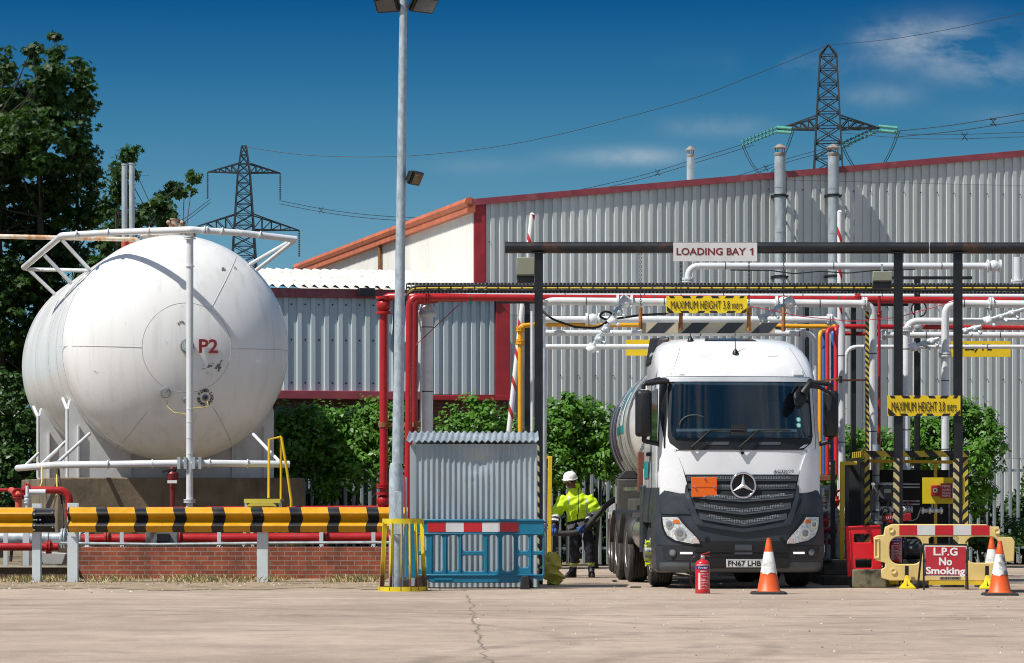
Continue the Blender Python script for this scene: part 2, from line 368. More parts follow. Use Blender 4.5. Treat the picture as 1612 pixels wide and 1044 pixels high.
# ================================================================ warehouse
TH = R(14); UX = Vector((math.cos(TH), math.sin(TH), 0)); VY = Vector((-math.sin(TH), math.cos(TH), 0)); C0 = Vector((-.84, 72, 0))
def B(a, d, z): return C0+UX*a+VY*d+Vector((0, 0, z))
EZ, SL = 7.77, math.tan(R(6.2))
def topz(a): return EZ+(a if a < 18 else 36-a)*SL
def panel_pat(b, co):
    s = b.n('ShaderNodeSeparateXYZ', i_0=co); wn = b.n('ShaderNodeTexWhiteNoise', noise_dimensions='2D')
    cb = b.n('ShaderNodeCombineXYZ', i_0=b.math('FLOOR', b.math('DIVIDE', s.outputs[0], .97)), i_1=b.math('FLOOR', b.math('DIVIDE', b.math('ADD', s.outputs[2], .9), 3.1))); nt_ = b.nt; nt_.links.new(cb.outputs[0], wn.inputs['Vector'])
    c = b.mix(wn.outputs['Value'], (.55, .575, .565), (.67, .685, .66))
    lap = b.math('FRACT', b.math('DIVIDE', b.math('ADD', s.outputs[2], .9), 3.1)); return b.mix(b.math('LESS_THAN', lap, .006), c, (.40, .41, .405))
clad = M('grey_cladding', (.62, .64, .62), .42, .15, pattern=panel_pat, var=.12, vs=.9, streak=.12, dirt=[((.30, .31, .30), 1.2, .54, .78, .08, .6), ((.72, .74, .74), 5, .60, .8, .06, .4)])
clad_low = M('pale_blue_grey_cladding', (.50, .565, .585), .4, .15, var=.08, vs=1.2, streak=.1, dirt=[((.36, .34, .24), 2.2, .64, .76, .05, .6)])
clad_white = M('cream_white_cladding', (.74, .725, .68), .5, var=.06, vs=1, streak=.1)
maroon = M('maroon_flashing', (.29, .055, .07), .4, var=.2, dirt=[((.42, .28, .27), 3, .55, .8, .4, .5)])
redtrim = M('red_trim', (.36, .025, .03), .4, var=.2)
terra = M('terracotta_gutter', (.46, .125, .055), .6, var=.2, vs=2)
roofw = M('weathered_white_roof', (.58, .575, .545), .7, var=.12, vs=1.5, dirt=[((.28, .29, .19), 1.2, .54, .72, 1, .8)])
boltm = M('bolt_dark', (.03, .033, .036), .6)
def ribs(mb, a0, a1, pitch, dep, zb, zt, d, face=1, mat=0, top=.42, flank=.10):
    """trapezoid sheet running from a0 to a1; zt is a function of a; face -1 turns it along the side wall"""
    prof = []; a = a0
    while a < a1-1e-6:
        for f, h in ((0, 0), (1-top-2*flank, 0), (1-top-flank, dep), (1-flank, dep)): prof.append((min(a+f*pitch, a1), h))
        a += pitch
    prof.append((a1, 0)); P = []; Q = []
    for a, h in prof:
        if face == 1: P.append(B(a, d-h, zb)); Q.append(B(a, d-h, zt(a)))
        else: P.append(B(d-h, a, zb)); Q.append(B(d-h, a, zt(a)))
    n = len(P); mb.add(P+Q, [(i, i+1, n+i+1, n+i) for i in range(n-1)], mat)
wh = T('warehouse', 'large grey corrugated warehouse with red edged roof behind the loading bay', 'warehouse', C0)
mb = MB(); ribs(mb, .28, 36, .2, .040, 0, topz, 0, flank=.07)
for z in (2.2, 4.0, 5.6, 6.9, 8.2):
    for i in range(170):
        a = .28+.11-.04+i*.2+rnd.choice((0, 0, 0))
        if z < topz(a)-.3 and i % 2 == 0: mb.cyl(B(a, -.040, z+rnd.uniform(-.01, .01)), B(a, -.050, z), .017, n=6, mat=1)
mb.build('front_cladding', [clad, boltm], wh, smooth=0, fix=False)
mb = MB(); ribs(mb, .0, 21, .16, .02, 0, lambda a: EZ-.1, 0, face=-1)
mb.build('side_cladding', clad_white, wh, smooth=0, fix=False)
mb = MB(); mb.box2(0, .26, -.055, .0, 0, EZ-.02); mb.v = [B(*v) for v in mb.v]; mb.build('corner_trim', redtrim, wh, bevel=.006)
mb = MB()
for a0, a1 in ((-.06, 18.0), (18.0, 36.1)):
    z0, z1 = topz(max(a0, 0)), topz(a1)
    poly = [(a0, z0-.09), (a1, z1-.09), (a1, z1+.05), (a0, z0+.05)]
    mb.add([B(a, -.10, z) for a, z in poly]+[B(a, .12, z) for a, z in poly], [(0, 1, 2, 3), (7, 6, 5, 4), (0, 4, 5, 1), (3, 2, 6, 7), (0, 3, 7, 4), (1, 5, 6, 2)])
mb.build('verge_flashing', maroon, wh, smooth=0)
mb = MB()
for a0, a1 in ((0, 18), (18, 36)):
    mb.add([B(a0, .02, topz(a0)), B(a1, .02, topz(a1)), B(a1, 21, topz(a1)), B(a0, 21, topz(a0))], [(0, 1, 2, 3)])
mb.add([B(0, 21, 0), B(36, 21, 0), B(36, 21, EZ), B(18, 21, topz(18)), B(0, 21, EZ)], [(0, 1, 2, 3, 4)])
mb.add([B(36, 0, 0), B(36, 21, 0), B(36, 21, EZ), B(36, 0, EZ)], [(0, 1, 2, 3)])
mb.build('roof', roofw, wh, smooth=0, fix=False)
mb = MB(); mb.tube([B(-.1, d, EZ-.02) for d in (-.1, 21)], .12, n=8); mb.box2(-.16, .02, -.1, 21, EZ-.24, EZ-.05)
mb.v = mb.v[:16]+[B(*v) for v in mb.v[16:]]; mb.build('gutter', terra, wh)
mb = MB(); mb.tube([B(-.09, 9.6, EZ-.1), B(-.09, 9.6, 4)], .05, n=8); mb.build('downpipe', rusty, wh)
# ---- low building in front of its left side
lb = T('low_annex', 'low annex with white sheet roof and maroon fascia behind the white tank', 'building', B(-3.5, -2, 0))
mb = MB(); ribs(mb, -6.47, -1.62, .29, .04, 3.56, lambda a: 5.5, -2, top=.30, flank=.07)
for z in (3.72, 4.62, 5.36):
    for i in range(16): mb.cyl(B(-6.41+i*.29, -2, z), B(-6.41+i*.29, -2.012, z), .02, n=6, mat=1)
ribs(mb, -1.6, .0, .2, .05, 3.5, lambda a: 5.5, -1.97, top=.45, flank=.12)
mb.build('cladding', [clad_low, boltm], lb, smooth=0, fix=False)
mb = MB(); mb.box2(-6.5, .02, -2.10, -1.98, 5.5, 5.69); mb.box2(-6.5, -1.62, -2.14, -1.99, 3.38, 3.555); mb.v = [B(*v) for v in mb.v]; mb.build('fascia', maroon, lb, bevel=.01)
mb = MB(); mb.box2(.0, .31, -2.06, -.06, 3.4, 5.5); mb.box2(-1.6, .31, -2.08, -1.99, 3.38, 3.48); mb.v = [B(*v) for v in mb.v]; mb.build('end_column', redtrim, lb, bevel=.008)
mb = MB()   # corrugated sheet roof
P = []; Q = []
for i in range(121):
    a = -6.6+i*6.55/120; h = .042*math.cos(i*math.pi/2*.98); P.append(B(a, -2.16, 5.73+h)); Q.append(B(a, 6.2, 6.66+h))
mb.add(P+Q, [(i, i+1, 122+i, 121+i) for i in range(120)]); mb.build('roof', roofw, lb, smooth=50, fix=False)
brick_dark = None
def bricks(c1, c2, mortar, sx=.225, sz=.075):
    def f(b, co):
        s = b.n('ShaderNodeSeparateXYZ', i_0=co); cb = b.n('ShaderNodeCombineXYZ', i_0=s.outputs[0], i_1=s.outputs[2])
        br = b.n('ShaderNodeTexBrick', i_Vector=cb.outputs[0]); br.offset = .5
        br.inputs['Scale'].default_value = 1; br.inputs['Brick Width'].default_value = sx; br.inputs['Row Height'].default_value = sz; br.inputs['Mortar Size'].default_value = .009; br.inputs['Mortar Smooth'].default_value = .3; br.inputs['Bias'].default_value = -.1
        br.inputs['Color1'].default_value = (*c1, 1); br.inputs['Color2'].default_value = (*c2, 1); br.inputs['Mortar'].default_value = (*mortar, 1)
        return br.outputs['Color']
    return f
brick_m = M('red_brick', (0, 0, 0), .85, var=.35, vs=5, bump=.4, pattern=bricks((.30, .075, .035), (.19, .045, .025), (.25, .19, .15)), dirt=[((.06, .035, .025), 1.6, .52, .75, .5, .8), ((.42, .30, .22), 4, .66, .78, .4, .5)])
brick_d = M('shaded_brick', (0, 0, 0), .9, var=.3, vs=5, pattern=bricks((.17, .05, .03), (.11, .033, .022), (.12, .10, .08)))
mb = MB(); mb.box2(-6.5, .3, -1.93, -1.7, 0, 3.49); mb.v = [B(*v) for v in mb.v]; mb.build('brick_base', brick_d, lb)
dglass = M('dark_window', (.02, .024, .027), .25, spec=.6)
mb = MB()
for i in range(4):
    mb.box2(-6.2+i*1.12, -5.16+i*1.12, -1.965, -1.94, 1.2, 3.2, mat=0); mb.box2(-5.14+i*1.12, -5.10+i*1.12, -1.99, -1.94, 1.2, 3.25, mat=1)
mb.v = [B(*v) for v in mb.v]; mb.build('window', [dglass, galv], lb)
mb = MB(); mb.box2(-6.45, -.1, -1.6, 4, 0, 5.4); mb.v = [B(*v) for v in mb.v]; mb.build('inner_wall', M('inner_wall', (.2, .2, .2), .9), lb)
fl = T('wall_floodlight', 'small black floodlight on the maroon fascia of the low annex', 'floodlight', B(-2.85, -2.2, 5.55))
mb = MB(); mb.box(B(-2.85, -2.3, 5.62), (.34, .2, .16), rz=TH); mb.build('lamp_body', black_paint, fl, bevel=.015)
mb = MB(); mb.bar(B(-2.85, -2.1, 5.6), B(-2.85, -2.3, 5.6), .05, .03); mb.build('bracket', black_paint, fl)
# ---- flues
def flue(px, ptop, pbot, d, r, label, name='flue', cap='open'):
    p = W(px, pbot, d); t = W(px, ptop, d); th = T(name, label, 'flue', p, 'steel flues by the warehouse')
    mb = MB(); mb.cyl(p, (t.x, t.y, t.z-.22), r, n=20)
    k = p.z+.9
    while k < t.z-.4: mb.cyl((t.x, t.y, k), (t.x, t.y, k+.03), r*1.04, n=20); k += 1.0
    mb.build('stack', galv, th)
    mb = MB(); z = t.z
    mb.lathe([(r*.95, -.24), (r*1.05, -.22), (r*1.05, -.16), (r*.95, -.15)], t, 20)
    for a, c in circ(4, .4): mb.cyl((t.x+a*r*.85, t.y+c*r*.85, z-.16), (t.x+a*r*.95, t.y+c*r*.95, z-.05), .012, n=5)
    mb.lathe([(r*1.35, -.06), (r*1.4, -.045), (r*.5, .03), (.01, .05)], t, 20)
    mb.build('cowl', M('flue_cowl', (.30, .27, .24), .6, .3, dirt=[(RUST, 8, .5, .7)]), th)
    if cap == 'wall':
        for zz in (t.z-1.1, t.z-2.9):
            mb = MB(); mb.lathe([(r*1.02, -.03), (r*1.12, -.03), (r*1.12, .03), (r*1.02, .03)], (t.x, t.y, zz), 20); mb.box((t.x, t.y+.25, zz), (r*2.9, .04, .05)); mb.bar((t.x-r*1.4, t.y, zz), (t.x-r*1.4, t.y+.45, zz), .03, .04); mb.bar((t.x+r*1.4, t.y, zz), (t.x+r*1.4, t.y+.45, zz), .03, .04); mb.build('clamp', dark_steel, th)
for px, cap in ((1228, 'left of the two tall silver flues clamped to the grey warehouse front'), (1312, 'right of the two tall silver flues clamped to the grey warehouse front')):
    a = 8.0
    for _ in range(20):
        p = B(a, -.33, 0); a += (px-(CX+F*p.x/p.y))*p.y/F
    flue(px, 230, 785, B(a, -.33, 0).y, .125, cap, cap='wall')
flue(1087, 233, 420, 78.5, .09, 'short thin flue with a cowl rising above the warehouse roof')
# ================================================================ palisade fence
fence_m = M('fence_steel', (.27, .31, .335), .5, .3, var=.2, vs=5, streak=.3)
def fence(name, x0, x1, d0, d1, label, base=0.0, h=2.15):
    n = int((x1-x0)/.155); A = Vector((x0, d0, 0)); D = Vector((x1, d1, 0)); th = T(name, label, 'fence', (A+D)/2, 'palisade fencing')
    mb = MB(); u = (D-A).normalized(); nn = Vector((u.y, -u.x, 0))
    for i in range(n+1):
        p = A+(D-A)*(i/n); hh = h+rnd.uniform(-.015, .015)
        sec = [(-.035, 0), (-.02, .018), (.02, .018), (.035, 0)]
        for k in range(3):
            (a, e), (c, g_) = sec[k], sec[k+1]
            zt = lambda q: hh-.10*abs(q)/.035
            mb.add([p+u*a+nn*e+Vector((0, 0, .05)), p+u*c+nn*g_+Vector((0, 0, .05)), p+u*c+nn*g_+Vector((0, 0, zt(c))), p+u*a+nn*e+Vector((0, 0, zt(a)))], [(0, 1, 2, 3)])
    mb.build('pales', fence_m, th, smooth=0, fix=False)
    for z in (.35, 1.85):
        mb = MB(); mb.bar(A-nn*.03+Vector((0, 0, z)), D-nn*.03+Vector((0, 0, z)), .05, .05); mb.build('rail', fence_m, th)
    k = 0
    for i in range(0, int((x1-x0)/2.75)+1):
        p = A+u*i*2.75-nn*.1; mb = MB(); mb.box2(p.x-.05, p.x+.05, p.y-.04, p.y+.04, 0, 2.1); mb.build('post', galv, th)
fence('palisade_fence', -5.2, .45, 62.5, 62.9, 'grey palisade fence half hidden by the bushes between tank and shelter')
fence('palisade_fence', .6, 7.9, 63.2, 64.2, 'grey palisade fence behind the worker and the tanker')
fence('palisade_fence', 8.0, 13.5, 64.3, 64.9, 'grey palisade fence at the far right under the warehouse wall')
# ================================================================ pylons
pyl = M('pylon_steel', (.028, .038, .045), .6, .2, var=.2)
glassg = M('green_glass_insulator', (.10, .33, .27), .15, var=.1)
def lattice(mb, levels, r, br):
    """square tower: levels [(z, half width)]"""
    cs = [(-1, -1), (1, -1), (1, 1), (-1, 1)]
    for (z0, w0), (z1, w1) in zip(levels, levels[1:]):
        P = [Vector((a*w0, c*w0, z0)) for a, c in cs]; Q = [Vector((a*w1, c*w1, z1)) for a, c in cs]
        for i in range(4):
            j = (i+1) % 4; mb.bar(P[i], Q[i], r, r); mb.bar(P[i], Q[j], br, br); mb.bar(P[j], Q[i], br, br); mb.bar(Q[i], Q[j], br, br)
def arm(mb, zt, zb, w, L, sgn, r, br, n=5):
    tip = Vector((sgn*L, 0, zb))
    rt = [Vector((sgn*w, c*w, z)) for c in (-1, 1) for z in (zb, zt)]
    for p in rt: mb.bar(p, tip, r, r)
    for i in range(1, n):
        t = i/n; Pp = [p*(1-t)+tip*t for p in rt]; t2 = (i-1)/n; Qq = [p*(1-t2)+tip*t2 for p in rt]
        mb.bar(Pp[0], Pp[1], br, br); mb.bar(Pp[2], Pp[3], br, br); mb.bar(Pp[0], Pp[2], br, br)
        mb.bar(Qq[0], Pp[1], br, br); mb.bar(Qq[2], Pp[3], br, br); mb.bar(Qq[0], Pp[2], br, br)
    return tip
def pylon(px, d, label, top, levels, arms, rz, r=.2, br=.1):
    s = F/d; base = Vector(((px-CX)*d/F, d, 0)); th = T('electricity_pylon', label, 'pylon', base, 'power line pylons')
    Z = lambda py: H+(HY-py)*d/F
    mb = MB(); lattice(mb, [(Z(py), hw/s) for py, hw in levels], r, br)
    if top: 
        zt = Z(levels[-1][0]); hw = levels[-1][1]/s
        for a in (-1, 1):
            for c in (-1, 1): mb.bar((a*hw, c*hw, zt), (0, 0, Z(top)), r*.8, r*.8)
    Mz = Matrix.Rotation(rz, 3, 'Z'); tips = []
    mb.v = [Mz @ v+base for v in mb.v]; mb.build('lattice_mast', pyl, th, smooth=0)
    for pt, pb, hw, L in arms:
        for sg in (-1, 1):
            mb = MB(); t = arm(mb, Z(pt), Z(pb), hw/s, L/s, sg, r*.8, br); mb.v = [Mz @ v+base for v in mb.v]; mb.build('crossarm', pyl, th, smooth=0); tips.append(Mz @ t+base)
    return th, tips, s
lv = lambda a, b_, n: [(a[0]+(b_[0]-a[0])*i/n, a[1]+(b_[1]-a[1])*i/n) for i in range(n)]
pl, tl, s1 = pylon(384, 520, 'smaller electricity pylon with two crossarms above the white tank', None,
    lv((798, 62), (420, 19), 9)+lv((420, 19), (272, 9.5), 9)+lv((272, 9.5), (230, 3.5), 3)+[(230, 3.5)], [(258, 272, 9.5, 57), (338, 362, 14, 87)], R(8), .22, .12)
def string(th, p, q, r, mat, n=12, name='insulator'):
    mb = MB(); p, q = Vector(p), Vector(q); mb.cyl(p, q, r*.3, n=6)
    for i in range(n): mb.cyl(p+(q-p)*((i+.2)/n), p+(q-p)*((i+.75)/n), r*1.0, r*.5, n=8)
    return mb.build(name, mat, th)
insd = M('insulator_grey', (.10, .13, .13), .3)
ends = []
for t in tl:
    q = t+Vector((0, 0, -4.2)); string(pl, t, q, .2, insd); ends.append(q)
pr, tr, s2 = pylon(1304, 440, 'larger electricity pylon with green glass insulators above the warehouse roof', 70,
    lv((796, 70), (320, 25), 10)+lv((320, 25), (200, 19), 5)+lv((200, 19), (87, 13), 5)+[(87, 13)], [(184, 203, 19, 80)], R(-6), .24, .13)
ends_r = []
for t, dirs in zip(tr, (((-4.6, 3, -1.6), (1.6, -4, -.6)), ((-4.8, 3, -2.0), (2.0, -4, -.7)))):
    for dv in dirs:
        for k in (-.28, .28):
            string(pr, t+Vector((0, 0, k)), t+Vector(dv)+Vector((0, 0, k)), .24, glassg, n=10)
        ends_r.append(t+Vector(dv))
for i in (0, 2):
    a, c = ends_r[i], ends_r[i+1]; mb = MB()
    for k in (0, .5):
        mb.tube([a+(c-a)*t+Vector((k*.6, 0, -5.0*4*t*(1-t)*(1 if t < .6 else 1))) for t in [j/10 for j in range(11)]], .05, n=5)
    mb.build('jumper_cable', pyl, pr)
wire_m = M('wire', (.03, .035, .04), .5)
def wire(label, pts, d0, d1, r=.045, spacers=(), twin=0):
    P = []; n = len(pts)
    for i, p in enumerate(pts): P.append(W(p[0], p[1], d0+(d1-d0)*i/(n-1)))
    S = []   # smooth
    for i in range(n-1):
        p0, p1, p2, p3 = P[max(i-1, 0)], P[i], P[i+1], P[min(i+2, n-1)]
        for k in range(6):
            t = k/6; S.append(.5*((2*p1)+(p2-p0)*t+(2*p0-5*p1+4*p2-p3)*t*t+(3*p1-p0-3*p2+p3)*t**3))
    S.append(P[-1]); mb = MB(); mb.tube(S, r, n=5)
    if twin: mb.tube([p+Vector((0, 0, -twin)) for p in S], r, n=5)
    for k in spacers:
        p = S[int(k*(len(S)-1))]; [mb.bar(p+Vector((-.35, 0, z0-twin/2)), p+Vector((.35, 0, z1-twin/2)), .07, .07) for z0, z1 in ((-.5, .5), (.5, -.5), (.25, .25), (-.25, -.25))]
    tag(mb.build('power_line', wire_m), label, 'power line', 'overhead power lines')
wire('thin earth wire sagging from the large pylon tip to the small pylon tip', [(1304, 71), (1200, 113), (1100, 152), (1000, 181), (900, 207), (800, 228), (700, 241), (600, 247), (480, 244), (384, 231)], 440, 520)
wire('thin earth wire climbing right from the large pylon tip', [(1304, 71), (1400, 62), (1500, 45), (1620, 19)], 440, 300, .035)
wire('twin cable running right from the large pylon with a spacer, upper pair', [(1408, 207), (1500, 197), (1620, 177)], 436, 340, .05, (.8,), .75)
wire('twin cable running right from the large pylon with a spacer, lower pair', [(1322, 203), (1420, 211), (1500, 212), (1620, 208)], 436, 360, .035, (.75,), .5)
wire('twin cable from the large pylon down to the warehouse roof, left pair', [(1187, 222), (1100, 249), (1000, 279), (880, 306)], 446, 540, .05, (.6,), .55)
wire('twin cable from the large pylon down to the warehouse roof, right pair', [(1340, 224), (1250, 247), (1160, 277), (1060, 300)], 446, 540, .05, (.5,), .5)
wire('cable from the small pylon upper arm sinking towards the warehouse', [(440, 316), (520, 331), (600, 340), (700, 345)], 520, 480, .05, (.3,), .5)
wire('cable from the small pylon upper arm sinking into the trees', [(331, 314), (315, 326), (295, 341), (260, 362)], 520, 450, .05, (), .5)
# ================================================================ foliage
def leaf_mat(name, c, c2, rough=.42):
    m = bpy.data.materials.new(name); m.use_nodes = True; nt = m.node_tree; nt.nodes.clear(); b = NB(nt)
    tc = b.n('ShaderNodeTexCoord'); co = tc.outputs['Object']
    base = b.mix(b.rng(b.noise(co, 1.6, 4), .3, .7), c, c2); base = b.mix(b.rng(b.noise(co, 14, 2), .3, .7, 0, .5), base, tuple(x*1.5 for x in c2))
    p = b.n('ShaderNodeBsdfPrincipled'); nt.links.new(base, p.inputs['Base Color']); p.inputs['Roughness'].default_value = rough; p.inputs['Specular IOR Level'].default_value = .35
    t = b.n('ShaderNodeBsdfTranslucent'); nt.links.new(b.mix(1, base, (1.5, 1.5, .5), 'MULTIPLY'), t.inputs[0])
    mx = b.n('ShaderNodeMixShader'); mx.inputs[0].default_value = .28; nt.links.new(p.outputs[0], mx.inputs[1]); nt.links.new(t.outputs[0], mx.inputs[2])
    o = b.n('ShaderNodeOutputMaterial'); nt.links.new(mx.outputs[0], o.inputs[0]); return m
leaf_tree = leaf_mat('sycamore_leaf', (.010, .028, .007), (.030, .074, .011), .55)
leaf_bush = leaf_mat('laurel_leaf', (.030, .095, .010), (.085, .205, .018))
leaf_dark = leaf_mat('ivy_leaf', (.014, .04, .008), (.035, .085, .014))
bark = M('bark', (.045, .037, .028), .9, bump=.6, bs=18)
PALM = [(0, -.5), (.16, -.28), (.48, -.30), (.30, -.02), (.52, .22), (.20, .18), (0, .55), (-.20, .18), (-.52, .22), (-.30, -.02), (-.48, -.30), (-.16, -.28)]
OVAL = [(0, -.5), (.22, -.18), (.24, .12), (0, .5), (-.24, .12), (-.22, -.18)]
nr = np.random.default_rng(5)
def leaves(name, C, N, size, shape, mat, parent):
    C = np.asarray(C, float); n = len(C); T2 = np.array(shape); k = len(T2)
    N = np.asarray(N, float)+nr.normal(0, .55, (n, 3)); N /= np.linalg.norm(N, axis=1)[:, None]+1e-9
    A = nr.normal(0, 1, (n, 3)); U = np.cross(A, N); U /= np.linalg.norm(U, axis=1)[:, None]+1e-9; V = np.cross(N, U)
    sz = size*nr.uniform(.6, 1.25, n)
    fold = np.abs(T2[:, 0])*.35
    P = C[:, None, :]+(U[:, None, :]*T2[None, :, 0, None]+V[:, None, :]*T2[None, :, 1, None]+N[:, None, :]*fold[None, :, None])*sz[:, None, None]
    o3 = np.zeros(3); q = parent
    while q: o3 += np.array(q.location); q = q.parent
    P = (P-o3).reshape(-1, 3); me = bpy.data.meshes.new(name)
    me.vertices.add(n*k); me.vertices.foreach_set('co', P.ravel()); me.loops.add(n*k); me.loops.foreach_set('vertex_index', np.arange(n*k, dtype=np.int32))
    me.polygons.add(n); me.polygons.foreach_set('loop_start', np.arange(0, n*k, k, dtype=np.int32)); me.update(calc_edges=True); me.validate()
    me.materials.append(mat); o = bpy.data.objects.new(name, me); COL.objects.link(o); o.parent = parent; return o
def clump_pts(c, rad, n, hollow=.35):
    d = nr.normal(0, 1, (n, 3)); d /= np.linalg.norm(d, axis=1)[:, None]
    r = (hollow+(1-hollow)*nr.random(n)**.6)[:, None]; return np.array(c)+d*r*np.array(rad), d+np.array([0, 0, .8])
def tree(name, base_px, d, clumps, dens, size, label, trunks, cat='tree'):
    base = Vector(((base_px-CX)*d/F, d, 0)); th = T(name, label, cat, base); s = F/d
    Cs = []; Ns = []; cen = []
    for px, py, rx, ry in clumps:
        dd = d+nr.uniform(-1.6, 1.6); c = W(px, py, dd); cen.append(c)
        # break each mass into drooping sprays
        for _ in range(max(3, int(rx*ry/38))):
            v = nr.normal(0, 1, 3); v /= np.linalg.norm(v); v *= nr.random()**.5
            cc = np.array(c)+v*np.array([rx/s, min(rx, ry)/s*1.2, ry/s]); sr = min(.09+.15*nr.random(), .6*min(rx, ry)/s+.06)
            P, N = clump_pts(cc, (sr*1.5, sr*1.5, sr*.75), int(dens*(.6+.8*nr.random())), .1); Cs.append(P); Ns.append(N)
    leaves('crown', np.concatenate(Cs), np.concatenate(Ns), size, PALM, leaf_tree, th)
    mb = MB()
    for tx, lean, h, r in trunks:
        b0 = base+Vector((tx, nr.uniform(-.4, .4), 0)); pts = [b0+Vector((lean*t+.12*math.sin(3*t+tx), .15*math.sin(5*t), h*t)) for t in [i/8 for i in range(9)]]
        mb.tube(pts, [r*(1-.8*i/8) for i in range(9)], n=8)
        for c in cen:
            k = min(range(9), key=lambda i: (pts[i]-c).length+2.2*max(0, pts[i].z-c.z+.8))
            if (pts[k]-c).length < 3.0 and nr.random() < .75:
                m = (pts[k]+c)/2+Vector((0, 0, -.15)); mb.tube([pts[k], m, c], [r*.16, r*.10, .008], n=6)
    mb.build('trunk', bark, th); return th
tree('sycamore_tree', 40, 73, [(88, 58, 6, 24), (90, 84, 10, 24), (52, 70, 6, 22), (8, 98, 9, 22),  (80, 105, 12, 24), (52, 84, 8, 26), (70, 125, 28, 26), (95, 115, 12, 28), (10, 118, 13, 32), (30, 160, 28, 38), (0, 170, 25, 40), (80, 168, 34, 40), (126, 102, 12, 18), (136, 112, 10, 12), (126, 140, 16, 30), (128, 182, 19, 38), (60, 220, 60, 60), (20, 230, 40, 50), (128, 240, 20, 34), (15, 285, 50, 80), (95, 300, 55, 60), (140, 275, 18, 28), (150, 330, 28, 30), (40, 390, 60, 70), (110, 385, 55, 50), (15, 480, 50, 80), (70, 470, 50, 60), (20, 580, 45, 70), (40, 680, 40, 60), (-40, 300, 50, 120), (-40, 500, 50, 120), (-30, 180, 40, 70), (-10, 660, 45, 70), (10, 730, 50, 45), (90, 560, 45, 80)],
    27, .135, 'tall dark leafy tree at the left edge beside the white tank', [(-.5, -.2, 9.5, .16), (.15, .2, 10, .18), (.7, .5, 9, .13), (-1.2, -.6, 8.5, .14)])
tree('sycamore_tree', 190, 70, [(202, 245, 13, 16), (196, 268, 18, 22), (188, 300, 18, 24), (182, 335, 22, 24), (235, 335, 22, 18), (272, 302, 22, 13), (303, 282, 14, 9), (262, 325, 26, 16), (290, 305, 12, 12), (222, 355, 26, 14), (170, 375, 30, 30), (265, 350, 16, 10), (170, 440, 40, 50), (150, 520, 40, 70), (190, 620, 40, 70), (130, 680, 40, 60), (110, 730, 45, 40)],
    24, .135, 'leafy tree with a branch reaching right behind the white tank top', [(-.2, .1, 7.3, .12), (.2, 1.1, 6.4, .09)])
def bush(label, d, blobs, n, size=.10, name='laurel_bush', mat=None, cat='bush'):
    px = sum(q[0] for q in blobs)/len(blobs); base = Vector(((px-CX)*d/F, d, 0)); s = F/d
    th = T(name, label, cat, base); Cs = []; Ns = []; tot = sum(q[2]*q[3] for q in blobs); mb = MB()
    for bx, by, rx, ry in blobs:
        c = W(bx, by, d+nr.uniform(-.25, .25)); m = int(n*rx*ry/tot)
        q = max(8, int(rx*ry/34))
        for _ in range(q):
            v = nr.normal(0, 1, 3); v /= np.linalg.norm(v); v *= .15+(.92+.28*(nr.random() < .3)*nr.random())*nr.random()**.5; v[1] = -abs(v[1]) if nr.random() < .7 else v[1]
            cc = np.array(c)+v*np.array([rx/s, .55, ry/s]); r = .07+.20*nr.random()**1.5
            P, N = clump_pts(cc, (r*1.2, r*1.2, r), m//q+1, .2); N = N+v*.7+np.array([-.2, -.35, .2]); Cs.append(P); Ns.append(N)
        
        if bx < 0 or nr.random() < .5: mb.tube([Vector((c.x+nr.uniform(-.15, .15), base.y+.1, 0)), Vector((c.x+nr.uniform(-.1, .1), base.y+.1, c.z*.5)), c], [.035, .028, .01], n=6)
    leaves('foliage', np.concatenate(Cs), np.concatenate(Ns), size, OVAL, mat or leaf_bush, th)
    mb.build('stem', bark, th)
bush('broad bright green bush between the white tank and the red standpipe', 60.5, [(458, 690, 34, 45), (490, 665, 28, 28), (530, 700, 40, 50), (570, 690, 35, 45), (500, 722, 45, 26), (590, 665, 28, 32), (560, 735, 40, 30), (610, 700, 26, 50), (445, 735, 22, 36), (625, 655, 20, 25), (512, 775, 18, 22), (430, 700, 22, 50)], 17000, .105)
bush('round green bush rising behind the corrugated shelter', 60.8, [(735, 668, 34, 32), (770, 665, 30, 28), (750, 640, 22, 16), (800, 690, 34, 34), (710, 690, 25, 30), (760, 725, 60, 45), (690, 720, 40, 50), (820, 730, 30, 40), (660, 700, 22, 40), (760, 790, 70, 40)], 13000)
bush('dense green bush between the gantry post and the tanker', 61.2, [(880, 660, 34, 34), (920, 660, 34, 32), (870, 705, 36, 44), (930, 700, 34, 38), (895, 640, 24, 18), (905, 725, 50, 28), (948, 680, 20, 28), (880, 745, 40, 22), (965, 720, 25, 35)], 15000, mat=leaf_bush)
bush('patch of green leaves behind the coloured hoses', 61.5, [(1300, 690, 26, 40), (1345, 700, 22, 34), (1375, 710, 24, 34), (1270, 700, 24, 40), (1400, 715, 25, 30), (1320, 750, 50, 40)], 7000)
bush('ivy covered bush hanging over the right palisade fence', 62.0, [(1450, 690, 32, 40), (1500, 668, 40, 32), (1540, 670, 28, 28), (1552, 695, 20, 28), (1530, 720, 34, 40), (1480, 730, 40, 50), (1540, 762, 22, 28), (1420, 705, 26, 34), (1510, 650, 26, 18), (1460, 780, 50, 35), (1525, 780, 26, 26)], 16000)
bush('low straggling ivy at the foot of the right fence', 62.2, [(1585, 855, 22, 10), (1602, 835, 10, 22), (1560, 855, 24, 12), (1540, 845, 20, 18)], 3000, .08, 'ivy', leaf_dark, 'ivy')
bush('dark creeping ivy behind the tank plinth at the left', 68, [(20, 650, 45, 60), (70, 640, 40, 60), (20, 740, 50, 50), (90, 730, 40, 50), (-20, 700, 40, 60), (40, 800, 60, 30)], 11000, .12, 'ivy', leaf_dark, 'ivy')

